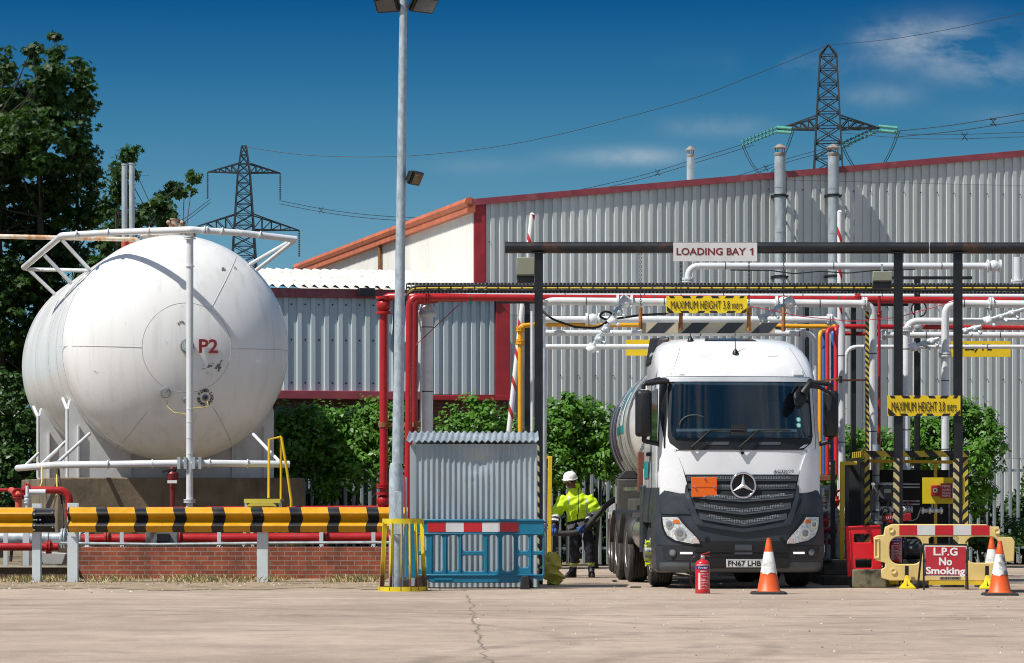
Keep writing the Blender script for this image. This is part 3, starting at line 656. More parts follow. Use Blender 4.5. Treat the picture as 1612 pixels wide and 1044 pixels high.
# shady hedge standing behind the palings
def hedge(label, x0, x1, d0, d1, h, n):
    th = T('hedge', label, 'hedge', ((x0+x1)/2, (d0+d1)/2, 0), 'hedges behind the fence'); t = nr.random(n); P = np.stack([x0+(x1-x0)*t, d0+(d1-d0)*t+nr.uniform(-.45, .45, n), (h+.35*np.sin(t*23)+.22*np.sin(t*61+1))*nr.random(n)**.75+.03], 1)
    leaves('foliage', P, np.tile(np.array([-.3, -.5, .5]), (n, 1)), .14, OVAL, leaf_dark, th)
    mb = MB()
    for i in range(26):
        tt = (i+.5)/26; p = Vector((x0+(x1-x0)*tt, d0+(d1-d0)*tt, 0)); mb.tube([p, p+Vector((rnd.uniform(-.2, .2), 0, h*.5)), p+Vector((rnd.uniform(-.4, .4), 0, h*.9))], [.04, .03, .01], n=6)
    mb.build('stem', bark, th)
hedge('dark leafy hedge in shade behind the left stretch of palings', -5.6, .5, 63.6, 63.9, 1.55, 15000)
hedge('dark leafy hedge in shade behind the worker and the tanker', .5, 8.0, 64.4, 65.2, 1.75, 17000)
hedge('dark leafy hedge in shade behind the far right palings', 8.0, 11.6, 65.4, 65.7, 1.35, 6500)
# ================================================================ brick wall, kerb and crash barriers
def px2x(px, d): return (px-CX)*d/F
def pz(py, d): return H+(HY-py)*d/F
mb = MB(); mb.box2(px2x(124, 53.2), px2x(640, 53.2), 53.2, 53.43, 0, .52)
tag(mb.build('brick_wall', brick_m, bevel=.006), 'low red brick wall behind the striped crash barrier', 'wall')
soil = M('dark_soil', (.06, .045, .032), .95, bump=.9, bs=20, var=.5, vs=6)
mb = MB(); mb.box2(-10.5, px2x(123.5, 53.2), 53.0, 54.6, 0, .19); mb.box2(-10.5, px2x(123.5, 53.2), 52.96, 53.14, .19, .22, mat=1)
tag(mb.build('concrete_kerb', [soil, M('kerb_stone', (.36, .33, .28), .9, var=.3)], bevel=.008), 'dark stained concrete kerb left of the brick wall', 'kerb', kind='structure')
rail_y, rail_b = (.56, .28, .004), (.012, .013, .016)
def wave_pat(b, co):
    s = b.n('ShaderNodeSeparateXYZ', i_0=co)
    wv = b.math('MULTIPLY', b.math('SINE', b.math('MULTIPLY', s.outputs[2], 17.0)), .018)
    wv = b.math('ADD', wv, b.math('MULTIPLY', b.math('SUBTRACT', b.noise(co, 2.2, 2), .5), .06))
    fr = b.math('FRACT', b.math('ADD', b.math('DIVIDE', b.math('ADD', s.outputs[0], wv), .595), 50-.677))
    return b.mix(b.math('LESS_THAN', fr, .30), rail_y, rail_b)
rail_m = M('striped_rail', (0, 0, 0), .36, var=.14, vs=3, pattern=wave_pat, dirt=[(RUST, 7, .66, .78, 1, .7), ((.22, .14, .03), 2.0, .6, .85, .6, .35)])
rail_plain = M('yellow_rail', rail_y, .36, var=.14, vs=3, dirt=[(RUST, 7, .66, .78, 1, .7)])
post_w = M('white_post', (.60, .66, .69), .45, var=.1, dirt=[((.26, .28, .28), 6, .6, .8, .3, .5)])
def wbeam(mb, x0, x1, y, z0, z1, dep=.10, mat=0):
    n = 20; h = z1-z0; loops = []
    prof = []
    for i in range(n+1):
        t = i/n; prof.append((z0+h*t, -dep*(.5-.5*math.cos(4*math.pi*t))))
    back = [(z, d_+.006) for z, d_ in prof[::-1]]
    full = prof+back
    mb.loft([[Vector((x, y+d_, z)) for z, d_ in full] for x in (x0, x1)], mat=mat)
def ipost(th, px, d, w_px, top, name='post'):
    x = px2x(px, d); w_ = w_px*d/F; mb = MB()
    mb.box2(x-w_/2, x+w_/2, d, d+.008, 0, top); mb.box2(x-w_/2, x+w_/2, d+.14, d+.148, 0, top); mb.box2(x-.005, x+.005, d+.0085, d+.1395, 0, top)
    mb.build(name, post_w, th, bevel=.002)
D = 51.0
th = T('crash_barrier', 'long yellow and black striped crash barrier on white posts before the tank', 'barrier', (px2x(112, D), D, 0), 'crash barriers')
z0, z1 = pz(838, D), pz(798.5, D)
mb = MB(); wbeam(mb, px2x(107, D), px2x(640, D), D-.01, z0, z1)
mb.build('beam', rail_m, th)
for px, wd in ((114, 16), (413, 17), (634, 15)): ipost(th, px, D+.02, wd, pz(792 if px < 200 else 799, D))
for px in (112, 413, 420, 634):
    for t in (.28, .72):
        mb = MB(); mb.cyl((px2x(px, D), D-.075-.012, z0+(z1-z0)*(t-.03)), (px2x(px, D), D-.05, z0+(z1-z0)*(t-.03)), .014, n=6); mb.build('bolt', galv, th)
th = T('crash_barrier', 'plain yellow crash barrier end with black joint plate at the left edge', 'barrier', (px2x(57, D), D, 0), 'crash barriers')
mb = MB(); wbeam(mb, px2x(-120, D), px2x(53, D), D+.01, z0-.01, z1-.005); mb.build('beam', rail_plain, th)
mb = MB(); wbeam(mb, px2x(52, D), px2x(87, D), D+.001, z0+.005, z1-.015); mb.build('joint_plate', black_paint, th)
for (a, t) in ((55, .1), (55, .28), (55, .5), (55, .72), (55, .9), (58.5, .5), (64.5, .5), (84, .2), (84, .8)):
    mb = MB(); q = px2x(a, D); zz = z0+(z1-z0)*t; mb.cyl((q, D-.10, zz), (q, D-.05, zz), .013, n=6); mb.build('bolt', galv, th)
ipost(th, 57, D+.04, 13, pz(793, D)); ipost(th, -60, D+.04, 13, pz(799, D))
# conduit on top of the wall
mb = MB(); y = 53.3; pts = [W(95, 858, 53.25), W(250, 860, 53.25), W(420, 858, 53.25), W(600, 857, 53.25), W(640, 857, 53.25)]
mb.tube([p+Vector((0, 0, .03)) for p in pts], .022, n=8); 
for i in range(110): mb.box((px2x(150+i*4.2, 53.25), 53.27, pz(861, 53.25)), (.018, .05, .03), mat=1)
tag(mb.build('cable_conduit', [galv, black_paint]), 'thin grey conduit running along the top of the brick wall', 'conduit')
# ================================================================ pipe builder
def ring_pts(P, step):
    o = []; carry = step*.6
    for a, c in zip(P, P[1:]):
        L = (c-a).length
        if L < .25: continue
        t = carry
        while t < L: o.append((a+(c-a)*(t/L), (c-a).normalized())); t += step
        carry = max(.1, t-L)
    return o
def pipe(label, pts, r, mat, bend=.12, flanges=(), rings=0.0, name='pipe', cat='pipe', group='pipes of the gas loading yard', brackets=(), fl_mat=None, n=14, wob=0.0):
    P = [W(*p) for p in pts]; th = T(name, label, cat, P[0] if P[0].z < P[-1].z else P[-1], group)
    mb = MB(); F_ = fillet(P, bend, 6)
    if wob:
        G = []
        for a, c in zip(F_, F_[1:]):
            k = max(1, int((c-a).length/.4)); G += [a+(c-a)*(i/k)+Vector((0, 0, rnd.uniform(-wob, wob)*(0 < i))) for i in range(k)]
        F_ = G+[F_[-1]]
    mb.tube(F_, r, n=n)
    if rings:
        for p, t in ring_pts([Vector(x) for x in F_], rings): mb.cyl(p-t*.008, p+t*.008, r*1.035, n=n, mat=1)
    mb.build('pipe_run', [mat, M('joint_band', (.06, .062, .065), .5)], th, smooth=50)
    for i, t, w_ in flanges:                         # (segment, fraction, kind)
        a, c = P[i], P[i+1]; p = a+(c-a)*t; u = (c-a).normalized(); mb = MB()
        if w_ == 'ball':
            mb.ball(p, r*1.75, 14); mb.cyl(p-u*r*2.1, p-u*r*1.5, r*1.9, n=14); mb.cyl(p+u*r*1.5, p+u*r*2.1, r*1.9, n=14)
        else:
            for s_ in (-1, 1): mb.cyl(p+u*s_*.008, p+u*s_*.032, r*1.75, n=16)
            x, y, z, L = mb.frame(a, c)
            for ca, sa in circ(8): q = p+(x*ca+y*sa)*r*1.45; mb.cyl(q-u*.05, q+u*.05, .010, n=6)
        mb.build('flange', fl_mat or mat, th)
    for px, py, d, h in brackets:
        q = W(px, py, d); mb = MB(); mb.box(q, (.05, .10, h)); mb.box(q+Vector((0, 0, -h/2)), (.12, .12, .02)); mb.build('bracket', dark_steel, th)
    return th
# ================================================================ the white tank
TD = 57.0; tw = T('gas_tank', 'huge white horizontal gas storage tank marked P2 on white saddles', 'tank', W(277, 785, TD))
s0 = F/TD; Rt = 178/s0; TA = R(13.0); axis = Vector((-math.sin(TA), math.cos(TA), 0)); right = Vector((math.cos(TA), math.sin(TA), 0)); UPZ = Vector((0, 0, 1))
TC = W(277, 548.5, TD)                              # centre of the knuckle circle
def TP(r, ang, ax): return TC+right*(r*math.sin(ang))+UPZ*(r*math.cos(ang))+axis*ax
tank_m = M('tank_white', (.80, .80, .79), .34, var=.035, vs=1.2, streak=.3, coat=.15, dirt=[((.40, .37, .34), 5, .50, .80, .05, .42), ((.42, .39, .35), 1.3, .48, .78, .10, .38), ((.22, .18, .15), 8, .66, .76, 1, .5), ((.62, .62, .60), .8, .4, .7, .5, .25)])
seam_m = M('tank_seam', (.46, .45, .44), .5)
hd = .62                                            # dished end depth
def head_r(x): return Rt*math.sqrt(max(0, 1-x*x))
mb = MB(); N = 96; loops = []; L = 8.6
prof = [(Rt*math.sin(t), -hd*Rt*math.cos(t)) for t in [math.pi/2*i/22 for i in range(1, 23)]]
prof += [(Rt, .0+L*i/8) for i in range(1, 9)]+[(Rt*math.cos(t), L+hd*Rt*math.sin(t)) for t in [math.pi/2*i/12 for i in range(1, 12)]]
for r_, ax in prof: loops.append([TP(r_, 2*math.pi*i/N, ax) for i in range(N)])
mb.loft(loops); mb.build('vessel', tank_m, tw, smooth=60)
def headp(u, v, off=.0):
    """point on the dished end, u right / v up from its centre, in metres"""
    q = min(1, (u*u+v*v)/(Rt*Rt)); return TC+right*u+UPZ*v+axis*(-hd*Rt*math.sqrt(1-q)-off)
def hpx(px, py):
    """dished-end coordinates seen at a pixel"""
    u, v = (px-277)/s0, (548.5-py)/s0
    for _ in range(6):
        p = headp(u, v); ex = CX+F*p.x/p.y; ey = HY-F*(p.z-H)/p.y; u += (px-ex)/s0; v -= (py-ey)/s0
    return u, v
mb = MB()                                           # weld seams
cu_, cv_ = hpx(295, 547)
mb.tube([headp(cu_+.76*math.cos(t), cv_+.76*math.sin(t), -.002) for t in [2*math.pi*i/60 for i in range(61)]], .006, n=5)
for a0, a1 in (((92, 546), (224, 547)), ((365, 549), (453, 552)), ((372, 404), (332, 486)), ((238, 640), (182, 708)), ((336, 642), (364, 705))):
    q0, q1 = hpx(*a0), hpx(*a1); mb.tube([headp(q0[0]+(q1[0]-q0[0])*i/12, q0[1]+(q1[1]-q0[1])*i/12, 0) for i in range(13)], .0065, n=5)
for ax in (.02, 1.15, 2.7, 5.4): mb.tube([TP(Rt+.0, 2*math.pi*i/80, ax) for i in range(81)], .009, n=5)
mb.build('weld_seam', seam_m, tw)
fr = lambda px, py: hpx(px, py)
def normal_frame(u, v):
    n = (headp(u, v, 1)-headp(u, v)); e = .01
    a = (headp(u+e, v)-headp(u-e, v)).normalized(); c = (headp(u, v+e)-headp(u, v-e)).normalized(); return a, c, c.cross(a)*-1
tl_m = M('tank_letters', (.26, .022, .022), .5)
u, v = fr(328, 545); a, c, n_ = normal_frame(u, v); mb = MB(); text(mb, 'P2', .33, .235, headp(u, v, .022), a, c, bold=.022, thick=.01); mb.build('lettering', tl_m, tw)
gl = M('gauge_glass', (.55, .60, .60), .15, coat=.5); gb = M('gauge_body', (.18, .20, .21), .4, .3)
def gauge(px, py, r):
    u, v = fr(px, py); a, c, _ = normal_frame(u, v); n_ = -(a.cross(c)) if (a.cross(c)).y > 0 else a.cross(c); p = headp(u, v)
    mb = MB(); mb.cyl(p, p+n_*.10, r, n=22); mb.cyl(p+n_*.10, p+n_*.108, r*.86, n=22, mat=1); mb.bar(p+n_*.112-a*r*.1, p+n_*.112+a*r*.4+c*r*.5, .008, .004, mat=2)
    for k in range(9): t = R(225-k*33.75); q = p+n_*.110+(a*math.cos(t)+c*math.sin(t))*r*.7; mb.box(q, (.008, .004, .012), mat=2)
    mb.build('pressure_gauge', [gb, gl, black_paint], tw)
gauge(294, 545, .115); gauge(260.5, 617, .085); gauge(292, 628, .05)
u, v = fr(323, 626); a, c, _ = normal_frame(u, v); n_ = -axis; p = headp(u, v); mb = MB()
mb.cyl(p, p+n_*.02, .055, n=20, mat=1); mb.cyl(p, p+n_*.10, .025, n=10)
for k, ch in enumerate('FIXED LIQUID GAUGE '):
    if ch != ' ':
        t = R(150-k*19); rr = .118; q = headp(u+rr*math.cos(t), v+rr*math.sin(t), .015); rt = (a*math.sin(t)-c*math.cos(t)); upv = (a*math.cos(t)+c*math.sin(t)); text(mb, ch, 0, .052, q, rt, upv, bold=.02, thick=.006)
mb.build('level_gauge', [black_paint, gb], tw)
mb = MB(); q = fr(262, 630); p = headp(*q, .06); mb.tube([p, W(264, 641, p.y-.02), W(275, 650, p.y-.05), W(290, 651, p.y-.1), W(297, 657, p.y-.1)], .008, n=6); q = fr(325, 628); p2 = headp(*q, .08)
mb.tube([p2, W(328, 640, p2.y-.05), W(318, 642, p2.y-.1), W(300, 643, p2.y-.15)], .008, n=6); mb.build('gauge_tube', M('hose_yellow', (.62, .47, .12), .5), tw)
mb = MB()                                           # bare patches where the paint has flaked
for (px, py, r_) in ((329, 577, .035), (344, 577, .05), (345, 582, .03), (320, 579, .02), (286, 508, .035), (326, 587, .012), (352, 424, .04), (333, 574, .015), (348, 571, .02), (371, 421, .025), (262, 540, .012), (152, 586, .015)):
    for _ in range(5):
        u, v = fr(px+rnd.gauss(0, 1.8), py+rnd.gauss(0, 1.5)); a, c, _n = normal_frame(u, v); k = rnd.randint(6, 9)
        mb.add([headp(u, v, .006)+(a*math.cos(6.283*i/k)+c*math.sin(6.283*i/k))*r_*rnd.uniform(.2, .75) for i in range(k)], [tuple(range(k))])
mb.build('flaked_patch', M('flaked_paint', (.16, .15, .145), .7, var=.5, vs=30), tw)
# top manhole and dome fitting
mb = MB(); p = TP(Rt, 0, 1.1); mb.lathe([(.46, -.12), (.46, .06), (.50, .06), (.50, .12), (.40, .14), (.01, .15)], p, 28); mb.build('manhole', M('manhole_rust', (.62, .56, .48), .7, dirt=[(RUST, 7, .45, .65)]), tw)
mb = MB(); q = p+Vector((.12, 0, .12)); mb.cyl(q, q+Vector((0, 0, .25)), .07, n=12); mb.box(q+Vector((0, 0, .14)), (.2, .1, .07)); mb.ball(q+Vector((-.11, 0, .19)), .045); mb.ball(q+Vector((.12, 0, .18)), .05); mb.cyl(q+Vector((0, 0, .24)), q+Vector((0, 0, .26)), .09, n=12)
mb.build('relief_valve', M('valve_brass', (.42, .33, .24), .6, .2, dirt=[(RUST, 10, .45, .6)]), tw)
# saddles
sad = M('saddle_white', (.60, .61, .62), .5, var=.1, dirt=[((.3, .28, .25), 3, .55, .8, .3, .6)])
for ax, zb in ((.6, 0), (6.4, 0)):
    mb = MB(); zb = pz(752, TD); w_ = 1.80; pol = [(-w_, zb-TC.z)]; pol.append((w_, zb-TC.z))
    A0 = math.asin(min(1, w_/(Rt+.02))); k = 24; wz = -math.sqrt(max(0, (Rt-.02)**2-w_**2))
    arc = [((Rt-.03)*math.sin(t), -(Rt-.03)*math.cos(t)) for t in [A0*.98-2*A0*.98*i/k for i in range(k+1)]]
    pol += [(w_, -.55*Rt)]+[(x_, max(z_, zb-TC.z+.1)) for x_, z_ in arc if abs(x_) < w_]+[(-w_, -.55*Rt)]
    mb.prism(pol, ax, ax+.5, O=TC, U=right, V=UPZ)
    for x_ in (-1.62, -.72, .32, 1.06, 1.62): mb.box(TC+right*x_+axis*(ax-.03)+UPZ*((zb-TC.z)+.45), (.025, .06, .9), rz=TA, mat=0)
    mb.build('saddle', sad, tw)
plinth = M('plinth_concrete', (.17, .13, .085), .95, var=.3, vs=2.5, bump=.6, bs=18, dirt=[((.035, .028, .02), 1.4, .48, .68, .3, .9), ((.30, .24, .17), 4, .6, .8, .4, .6)])
mb = MB(); q = TC+axis*3.6; mb.box((q.x+.05, q.y+.3, pz(752, TD)/2), (4.3, 7.6, pz(752, TD)), rz=TA); tag(mb.build('concrete_plinth', plinth, bevel=.02), 'stained brown concrete plinth below the white tank', 'plinth')
# ---- drench pipework round the tank
dp = T('drench_pipework', 'galvanised spray pipework ringing the white tank with a tall riser in front', 'pipework', W(298, 797, 54.9))
dr = 54.9
mb = MB(); mb.tube([W(298.5, 800, dr), W(299, 372, dr)], .058, n=16)
for y_, r_ in ((420, .075), (665, .064), (690, .064), (715, .064), (645, .064)): mb.cyl(W(299, y_, dr), W(299, y_-1.5, dr), r_, n=16)
for y_ in (788, 791.5, 374, 377): mb.cyl(W(298.5, y_, dr), W(298.5, y_-2, dr), .10, n=16)
mb.build('riser', pipe_white, dp, smooth=50)
mb = MB(); mb.tube(fillet([W(38, 421, 60.0), W(97, 371, 56.5), W(175, 366, 56.2), W(300, 361.5, 55.2), W(380, 367, 55.4), W(466, 377, 55.8)], .1), .056, n=12)
for px, py, d in ((120, 369, 56.3), (170, 366.5, 56.2), (235, 364, 55.7), (322, 362.8, 55.2), (326, 363, 55.2), (410, 370.5, 55.5), (350, 365, 55.3), (70, 394, 58), (52, 409, 59.2)): mb.cyl(W(px-.8, py, d), W(px+.8, py+.1, d), .075, n=12)
mb.build('top_pipe', pipe_white, dp, smooth=50)
for a, c in (((97, 377, 56.6), (143, 427, 57.4)), ((70, 402, 58.2), (112, 446, 58.6)), ((45, 424, 60), (86, 463, 60.6)), ((42, 424, 60), (142, 426, 57.6)), ((462, 380, 55.8), (404, 425, 56.6)), ((455, 381, 55.9), (394, 416, 57))): mb = MB(); mb.tube([W(*a), W(*c)], .035, n=10); mb.build('top_brace', pipe_white, dp, smooth=50)
mb = MB(); mb.tube([W(28, 737, 58.5), W(88, 732, 55.6), W(180, 731, 55.3), W(300, 729, 54.9), W(455, 731, 55.5)], .058, n=12)
for px, py, d in ((60, 734.5, 57), (100, 732, 55.6), (170, 731, 55.3), (240, 730, 55.1), (282, 729.5, 55), (314, 729.2, 54.9), (330, 729.4, 55), (390, 730, 55.2)): mb.cyl(W(px-1, py, d), W(px+1, py, d), .075, n=12)
mb.build('bottom_pipe', pipe_white, dp, smooth=50)
for a, c in (((92, 727, 55.7), (141, 683, 56.8)), ((63, 733, 57), (106, 693, 58)), ((38, 735, 58.4), (60, 714, 59)), ((60, 752, 59.5), (60, 655, 59.5)), ((106, 750, 57.2), (106, 644, 57.2)), ((106, 646, 57.2), (99, 628, 58)), ((60, 657, 59.5), (53, 641, 60.4)), ((440, 727, 55.5), (398, 683, 56.4))): mb = MB(); mb.tube([W(*a), W(*c)], .03, n=10); mb.build('bottom_brace', pipe_white, dp, smooth=50)
mb = MB()
for px in (282, 292, 305, 315): mb.box(W(px, 729, 54.88), (.05, .13, .2)); mb.cyl(W(px, 724, 54.85), W(px, 735, 54.85), .02, n=8)
mb.build('pipe_clamp', galv, dp)
# valve standpipe under tank
th = T('valve_standpipe', 'small dark red standpipe with a handwheel and white tag under the tank', 'valve', W(271, 800, 55.6), 'pipes of the gas loading yard')
mb = MB(); mb.cyl(W(271.5, 815, 55.6), W(271.5, 742, 55.6), .045, n=12); mb.lathe([(.05, 0), (.09, .02), (.10, .12), (.06, .17), (.04, .24)], W(272, 757, 55.6), 14); mb.build('stem', M('dark_red', (.17, .012, .015), .45), th)
mb = MB(); mb.bar(W(255, 743, 55.55), W(282, 737, 55.55), .05, .04); mb.build('handle', dark_steel, th)
mb = MB(); mb.box(W(271, 758.5, 55.52), (.16, .01, .05)); mb.build('tag', white_paint, th)
# ---- vents behind the tank
for px, top, label in ((196, 258, 'left of two tall silver vent stacks with a red base behind the tank'), (207.5, 257, 'right of two tall silver vent stacks with a red base behind the tank')):
    d = 66.5; th = T('vent_stack', label, 'vent', W(px, 785, d), 'vent stacks behind the tank'); mb = MB(); mb.cyl(W(px, 376, d), W(px, top, d), .058, n=14); mb.cyl(W(px, top+2, d), W(px, top, d), .068, n=14); mb.build('stack', galv, th)
    mb = MB(); mb.cyl(W(px, 785, d), W(px, 376, d), .065, n=14); mb.build('base', red_orange, th)
pipe('long rusty cream pipe crossing in front of the trees at the left', [(-60, 371, 64), (215, 377, 64), (221, 384, 64), (221, 500, 64)], .045, M('rusty_cream', (.66, .60, .50), .6, dirt=[((.45, .2, .05), 5, .42, .6, 1, .9)]), bend=.15)
# ---- pipes between barrier and plinth
pipe('red pipe with a white painted flange running behind the crash barrier', [(128, 849, 54.3), (640, 846, 54.3)], .085, red_pipe, flanges=((0, .08, 'f'), (0, .30, 'f'), (0, .75, 'f')), rings=2.2, bend=0)
pipe('thin red pipe just showing above the crash barrier', [(105, 802, 55.0), (640, 799, 55.0)], .035, red_pipe, bend=0)
pipe('fat grey lagged pipe ending behind the first barrier posts', [(-60, 846, 54.6), (135, 848, 54.6)], .095, galv, flanges=((0, .82, 'f'), (0, .95, 'f')), rings=.9, bend=0)
pipe('low red pipe with a blunt end at the left edge', [(-60, 861, 53.9), (92, 861, 53.9)], .065, red_pipe, bend=0, flanges=((0, .9, 'f'),))
pipe('red pipe bending down beside the black joint plate', [(36, 771, 55.2), (100, 772, 55.2), (109, 782, 55.2), (109, 815, 55.2)], .062, red_pipe, bend=.2, flanges=((0, .1, 'f'),))
pipe('faded red upright pipe with a wide flange at the left edge', [(29, 812, 54.8), (29, 778, 54.8), (18, 772, 55.4)], .055, red_orange, bend=.08, flanges=((0, .9, 'f'), (1, .1, 'f'), (0, .15, 'f')), fl_mat=red_pipe)
pipe('grey and white upright pipe with ball valve behind the left barrier', [(43, 812, 54.7), (43, 765, 54.7)], .03, pipe_white, bend=0, flanges=((0, .55, 'ball'),), n=10)
pipe('white pipe joining the red bend at the left', [(42, 775, 55), (72, 775, 55)], .05, pipe_white, bend=0)
pipe('thin red rail pipe further back at the left edge', [(-60, 771, 57), (50, 772, 57)], .03, red_pipe, bend=0)
pipe('yellow hose hanging from the bottom spray pipe', [(66, 735, 56.3), (66, 760, 55.9), (60, 772, 55.6)], .012, MATS['hose_yellow'], bend=.2, name='hose', cat='hose', n=8)
pipe('second yellow hose dropping behind the joint plate', [(89, 730, 56), (90, 775, 55.3), (84, 800, 55.3)], .012, MATS['hose_yellow'], bend=.2, name='hose', cat='hose', n=8)
pipe('black looped hose hanging behind the joint plate', [(92, 735, 56), (94, 760, 55.4), (98, 800, 55.2), (100, 830, 55), (94, 838, 55)], .016, rubber, bend=.3, name='hose', cat='hose', n=8)
k = 0
for px, wd, lab in ((9, 7, 'white pipe support post at the left edge below the yellow rail'), (41, 10, 'white pipe support beside the fat grey pipe'), (137, 6, 'thin white pipe support right of the second barrier post'), (192, 6, 'thin white pipe support under the third black stripe'), (345, 6, 'thin white pipe support left of the middle barrier post'), (506, 6, 'thin white pipe support under the yellow rail near the standpipe'), (588, 6, 'thin white pipe support beside the yellow cage')):
    d = 54.1; th = T('pipe_support', lab, 'support', (px2x(px, d), d, .1), 'white pipe supports'); mb = MB(); x = px2x(px, d); w_ = wd*d/F; mb.box2(x-w_/2, x+w_/2, d-.02, d+.04, .1, pz(832, d)); mb.build('leg', post_w, th, bevel=.003)
    mb = MB(); mb.box2(x-w_, x+w_, d-.03, d+.3, pz(855, d)-.09, pz(855, d)-.06); mb.build('pipe_rest', post_w, th)
th = T('junction_box', 'dark junction box with cables behind the middle of the barrier', 'junction box', W(255, 865, 53.9))
mb = MB(); mb.box(W(255, 850, 53.9), (.52, .16, .30)); mb.build('casing', M('box_grey', (.16, .18, .19), .6, dirt=[(GRIME, 6, .45, .6)]), th, bevel=.01)
mb = MB(); mb.box(W(257, 846, 53.8), (.2, .06, .12)); mb.cyl(W(248, 850, 53.8), W(248, 862, 53.8), .02); mb.cyl(W(264, 850, 53.8), W(264, 862, 53.8), .02); mb.build('gland', black_paint, th)
th = T('drain_box', 'pale concrete drain box below the low red pipe', 'box', W(80, 885, 54.0)); mb = MB(); mb.prism([(-.22, 0), (.16, 0), (.22, .18), (-.22, .2)], 54.2, 54.6, O=(px2x(80, 54), 0, .22)); mb.build('shell', M('pale_concrete', (.42, .42, .40), .9), th, bevel=.01)
# ---- yellow steps
st = T('access_steps', 'yellow access steps with tall handrails beside the tank', 'steps', W(425, 905, 54.6)); d = 54.7
yl = M('faded_yellow', (.60, .50, .07), .5, dirt=[(RUST, 7, .62, .74, 1, .9), ((.35, .42, .12), 2, .5, .7)])
for pts in ([(423, 784, d), (423.5, 692, d), (442.5, 688, d+.1)], [(442, 788, d+.1), (442.5, 688, d+.1)], [(443, 688, d-.2), (452, 742, d-.2), (458.5, 788, d-.2), (458.5, 870, d-.2)]):
    mb = MB(); mb.tube([W(*p) for p in pts], .022, n=8); mb.build('handrail', yellow_paint, st)
mb = MB(); mb.box2(px2x(386, d), px2x(443, d), d-.25, d+.6, pz(788, d), pz(785.5, d)); mb.box2(px2x(386, d), px2x(443, d), d-.27, d-.252, pz(792, d), pz(786, d)); mb.build('platform', yl, st)
for a, c in (((388, 788), (383, 868)), ((440, 788), (451, 868)), ((432, 788), (436, 868)), ((394, 788), (398, 868))):
    mb = MB(); mb.bar(W(*a, d-.2), W(*c, d-.2), .05, .03); mb.build('leg', M('steps_leg', (.52, .55, .52), .5), st)
for y in (812, 832, 851): mb = MB(); mb.box(W(443, y, d-.25), (.30, .2, .02)); mb.build('tread', yl, st)
mb = MB(); mb.prism([(0, 0), (.50, 0), (.44, .05), (.06, .05)], d-.29, d-.275, O=(px2x(390, d), 0, pz(797, d))); mb.build('kick_plate', yl, st)
# ================================================================ gantries
GD = 49.8
hz_k, hz_y = (.014, .014, .014), (.66, .46, .02)
haz_post = M('hazard_post', (0, 0, 0), .5, pattern=diag(hz_k, (.52, .44, .22), .155, kx=1.0, kz=1.0, duty=.52), dirt=[(GRIME, 6, .55, .8, 1, .7)])
gant = M('gantry_black', (.008, .009, .012), .42, var=.25, vs=4, dirt=[((.07, .065, .06), 5, .6, .85, .4, .5)])
gbeam = M('gantry_beam', (.009, .0095, .011), .45, dirt=[(RUST, 1.3, .56, .70, 1, .75), ((.06, .06, .06), 9, .6, .8, 1, .4)])
def hpost(th, px, d, w_, ztop, taped=None):
    x = px2x(px, d); z0 = 0; mb = MB()
    mb.box2(x-w_/2, x+w_/2, d-.06, d-.048, z0, ztop); mb.box2(x-w_/2, x+w_/2, d+.048, d+.06, z0, ztop); mb.box2(x-.006, x+.006, d-.047, d+.047, z0, ztop); mb.box2(x-.1, x+.1, d-.1, d+.1, ztop, ztop+.012)
    mb.build('post', gant, th)
    if taped: mb = MB(); mb.box2(x-w_/2-.002, x+w_/2*.15, d-.064, d-.061, .01, taped-.002); mb.box2(x-w_/2-.004, x-w_/2-.0025, d-.060, d+.055, .01, taped-.002); mb.build('hazard_base', haz_post, th)
zb = pz(390, GD)
g1 = T('gantry', 'black steel gantry spanning the tanker bay with a round top beam', 'gantry', (px2x(848, GD), GD, 0), 'loading bay gantries')
mb = MB(); mb.tube([W(795, 390, GD), W(1461.5, 390.5, GD)], .086, n=20); mb.build('beam', gbeam, g1)
hpost(g1, 848, GD, .125, zb-.085, pz(700, GD)); hpost(g1, 1414, GD, .125, zb-.085, pz(722, GD))
g2 = T('gantry', 'black steel gantry of the next bay running out of the picture on the right', 'gantry', (px2x(1508, GD), GD, 0), 'loading bay gantries')
mb = MB(); mb.tube([W(1464.5, 390.5, GD), W(2120, 391, GD)], .086, n=20); mb.build('beam', gbeam, g2)
hpost(g2, 1508, GD, .125, zb-.085, pz(722, GD)); hpost(g2, 2080, GD, .125, zb-.085)
# ---- signs
sw = M('sign_white', (.60, .59, .58), .45, var=.06, dirt=[((.4, .38, .36), 4, .5, .8, .4, .5)])
sr = M('sign_dark_red', (.17, .012, .014), .5); sy = M('sign_yellow', (.74, .52, .012), .42, var=.07); sk = M('sign_black', (.012, .012, .013), .5)
def board(th, name, x0, x1, z0, z1, y, mat, t=.012, bevel=.002):
    mb = MB(); mb.box2(x0, x1, y, y+t, z0, z1); return mb.build(name, mat, th, bevel=bevel)
y = GD-.11; th = T('loading_bay_sign', 'white sign reading LOADING BAY 1 in dark red on the gantry beam', 'sign', W(1126, 411, y))
board(th, 'sign_board', px2x(1060, y), px2x(1192, y), pz(411.5, y), pz(382, y), y, sw)
mb = MB(); text(mb, 'LOADING BAY', px2x(1174, y)-px2x(1065, y), .108, W(1119.5, 396, y-.003), bold=.018); q = W(1184, 396, y-.003); mb.prism([(-.008, -.054), (.016, -.054), (.016, .054), (-.004, .054), (-.012, .040), (-.034, .030), (-.034, .016), (-.008, .022)], -.0015, .0015, O=q); mb.build('lettering', sr, th)
for px in (1068, 1126, 1184): mb = MB(); mb.box(W(px, 385, y+.05), (.03, .07, .02)); mb.build('clip', galv, th)
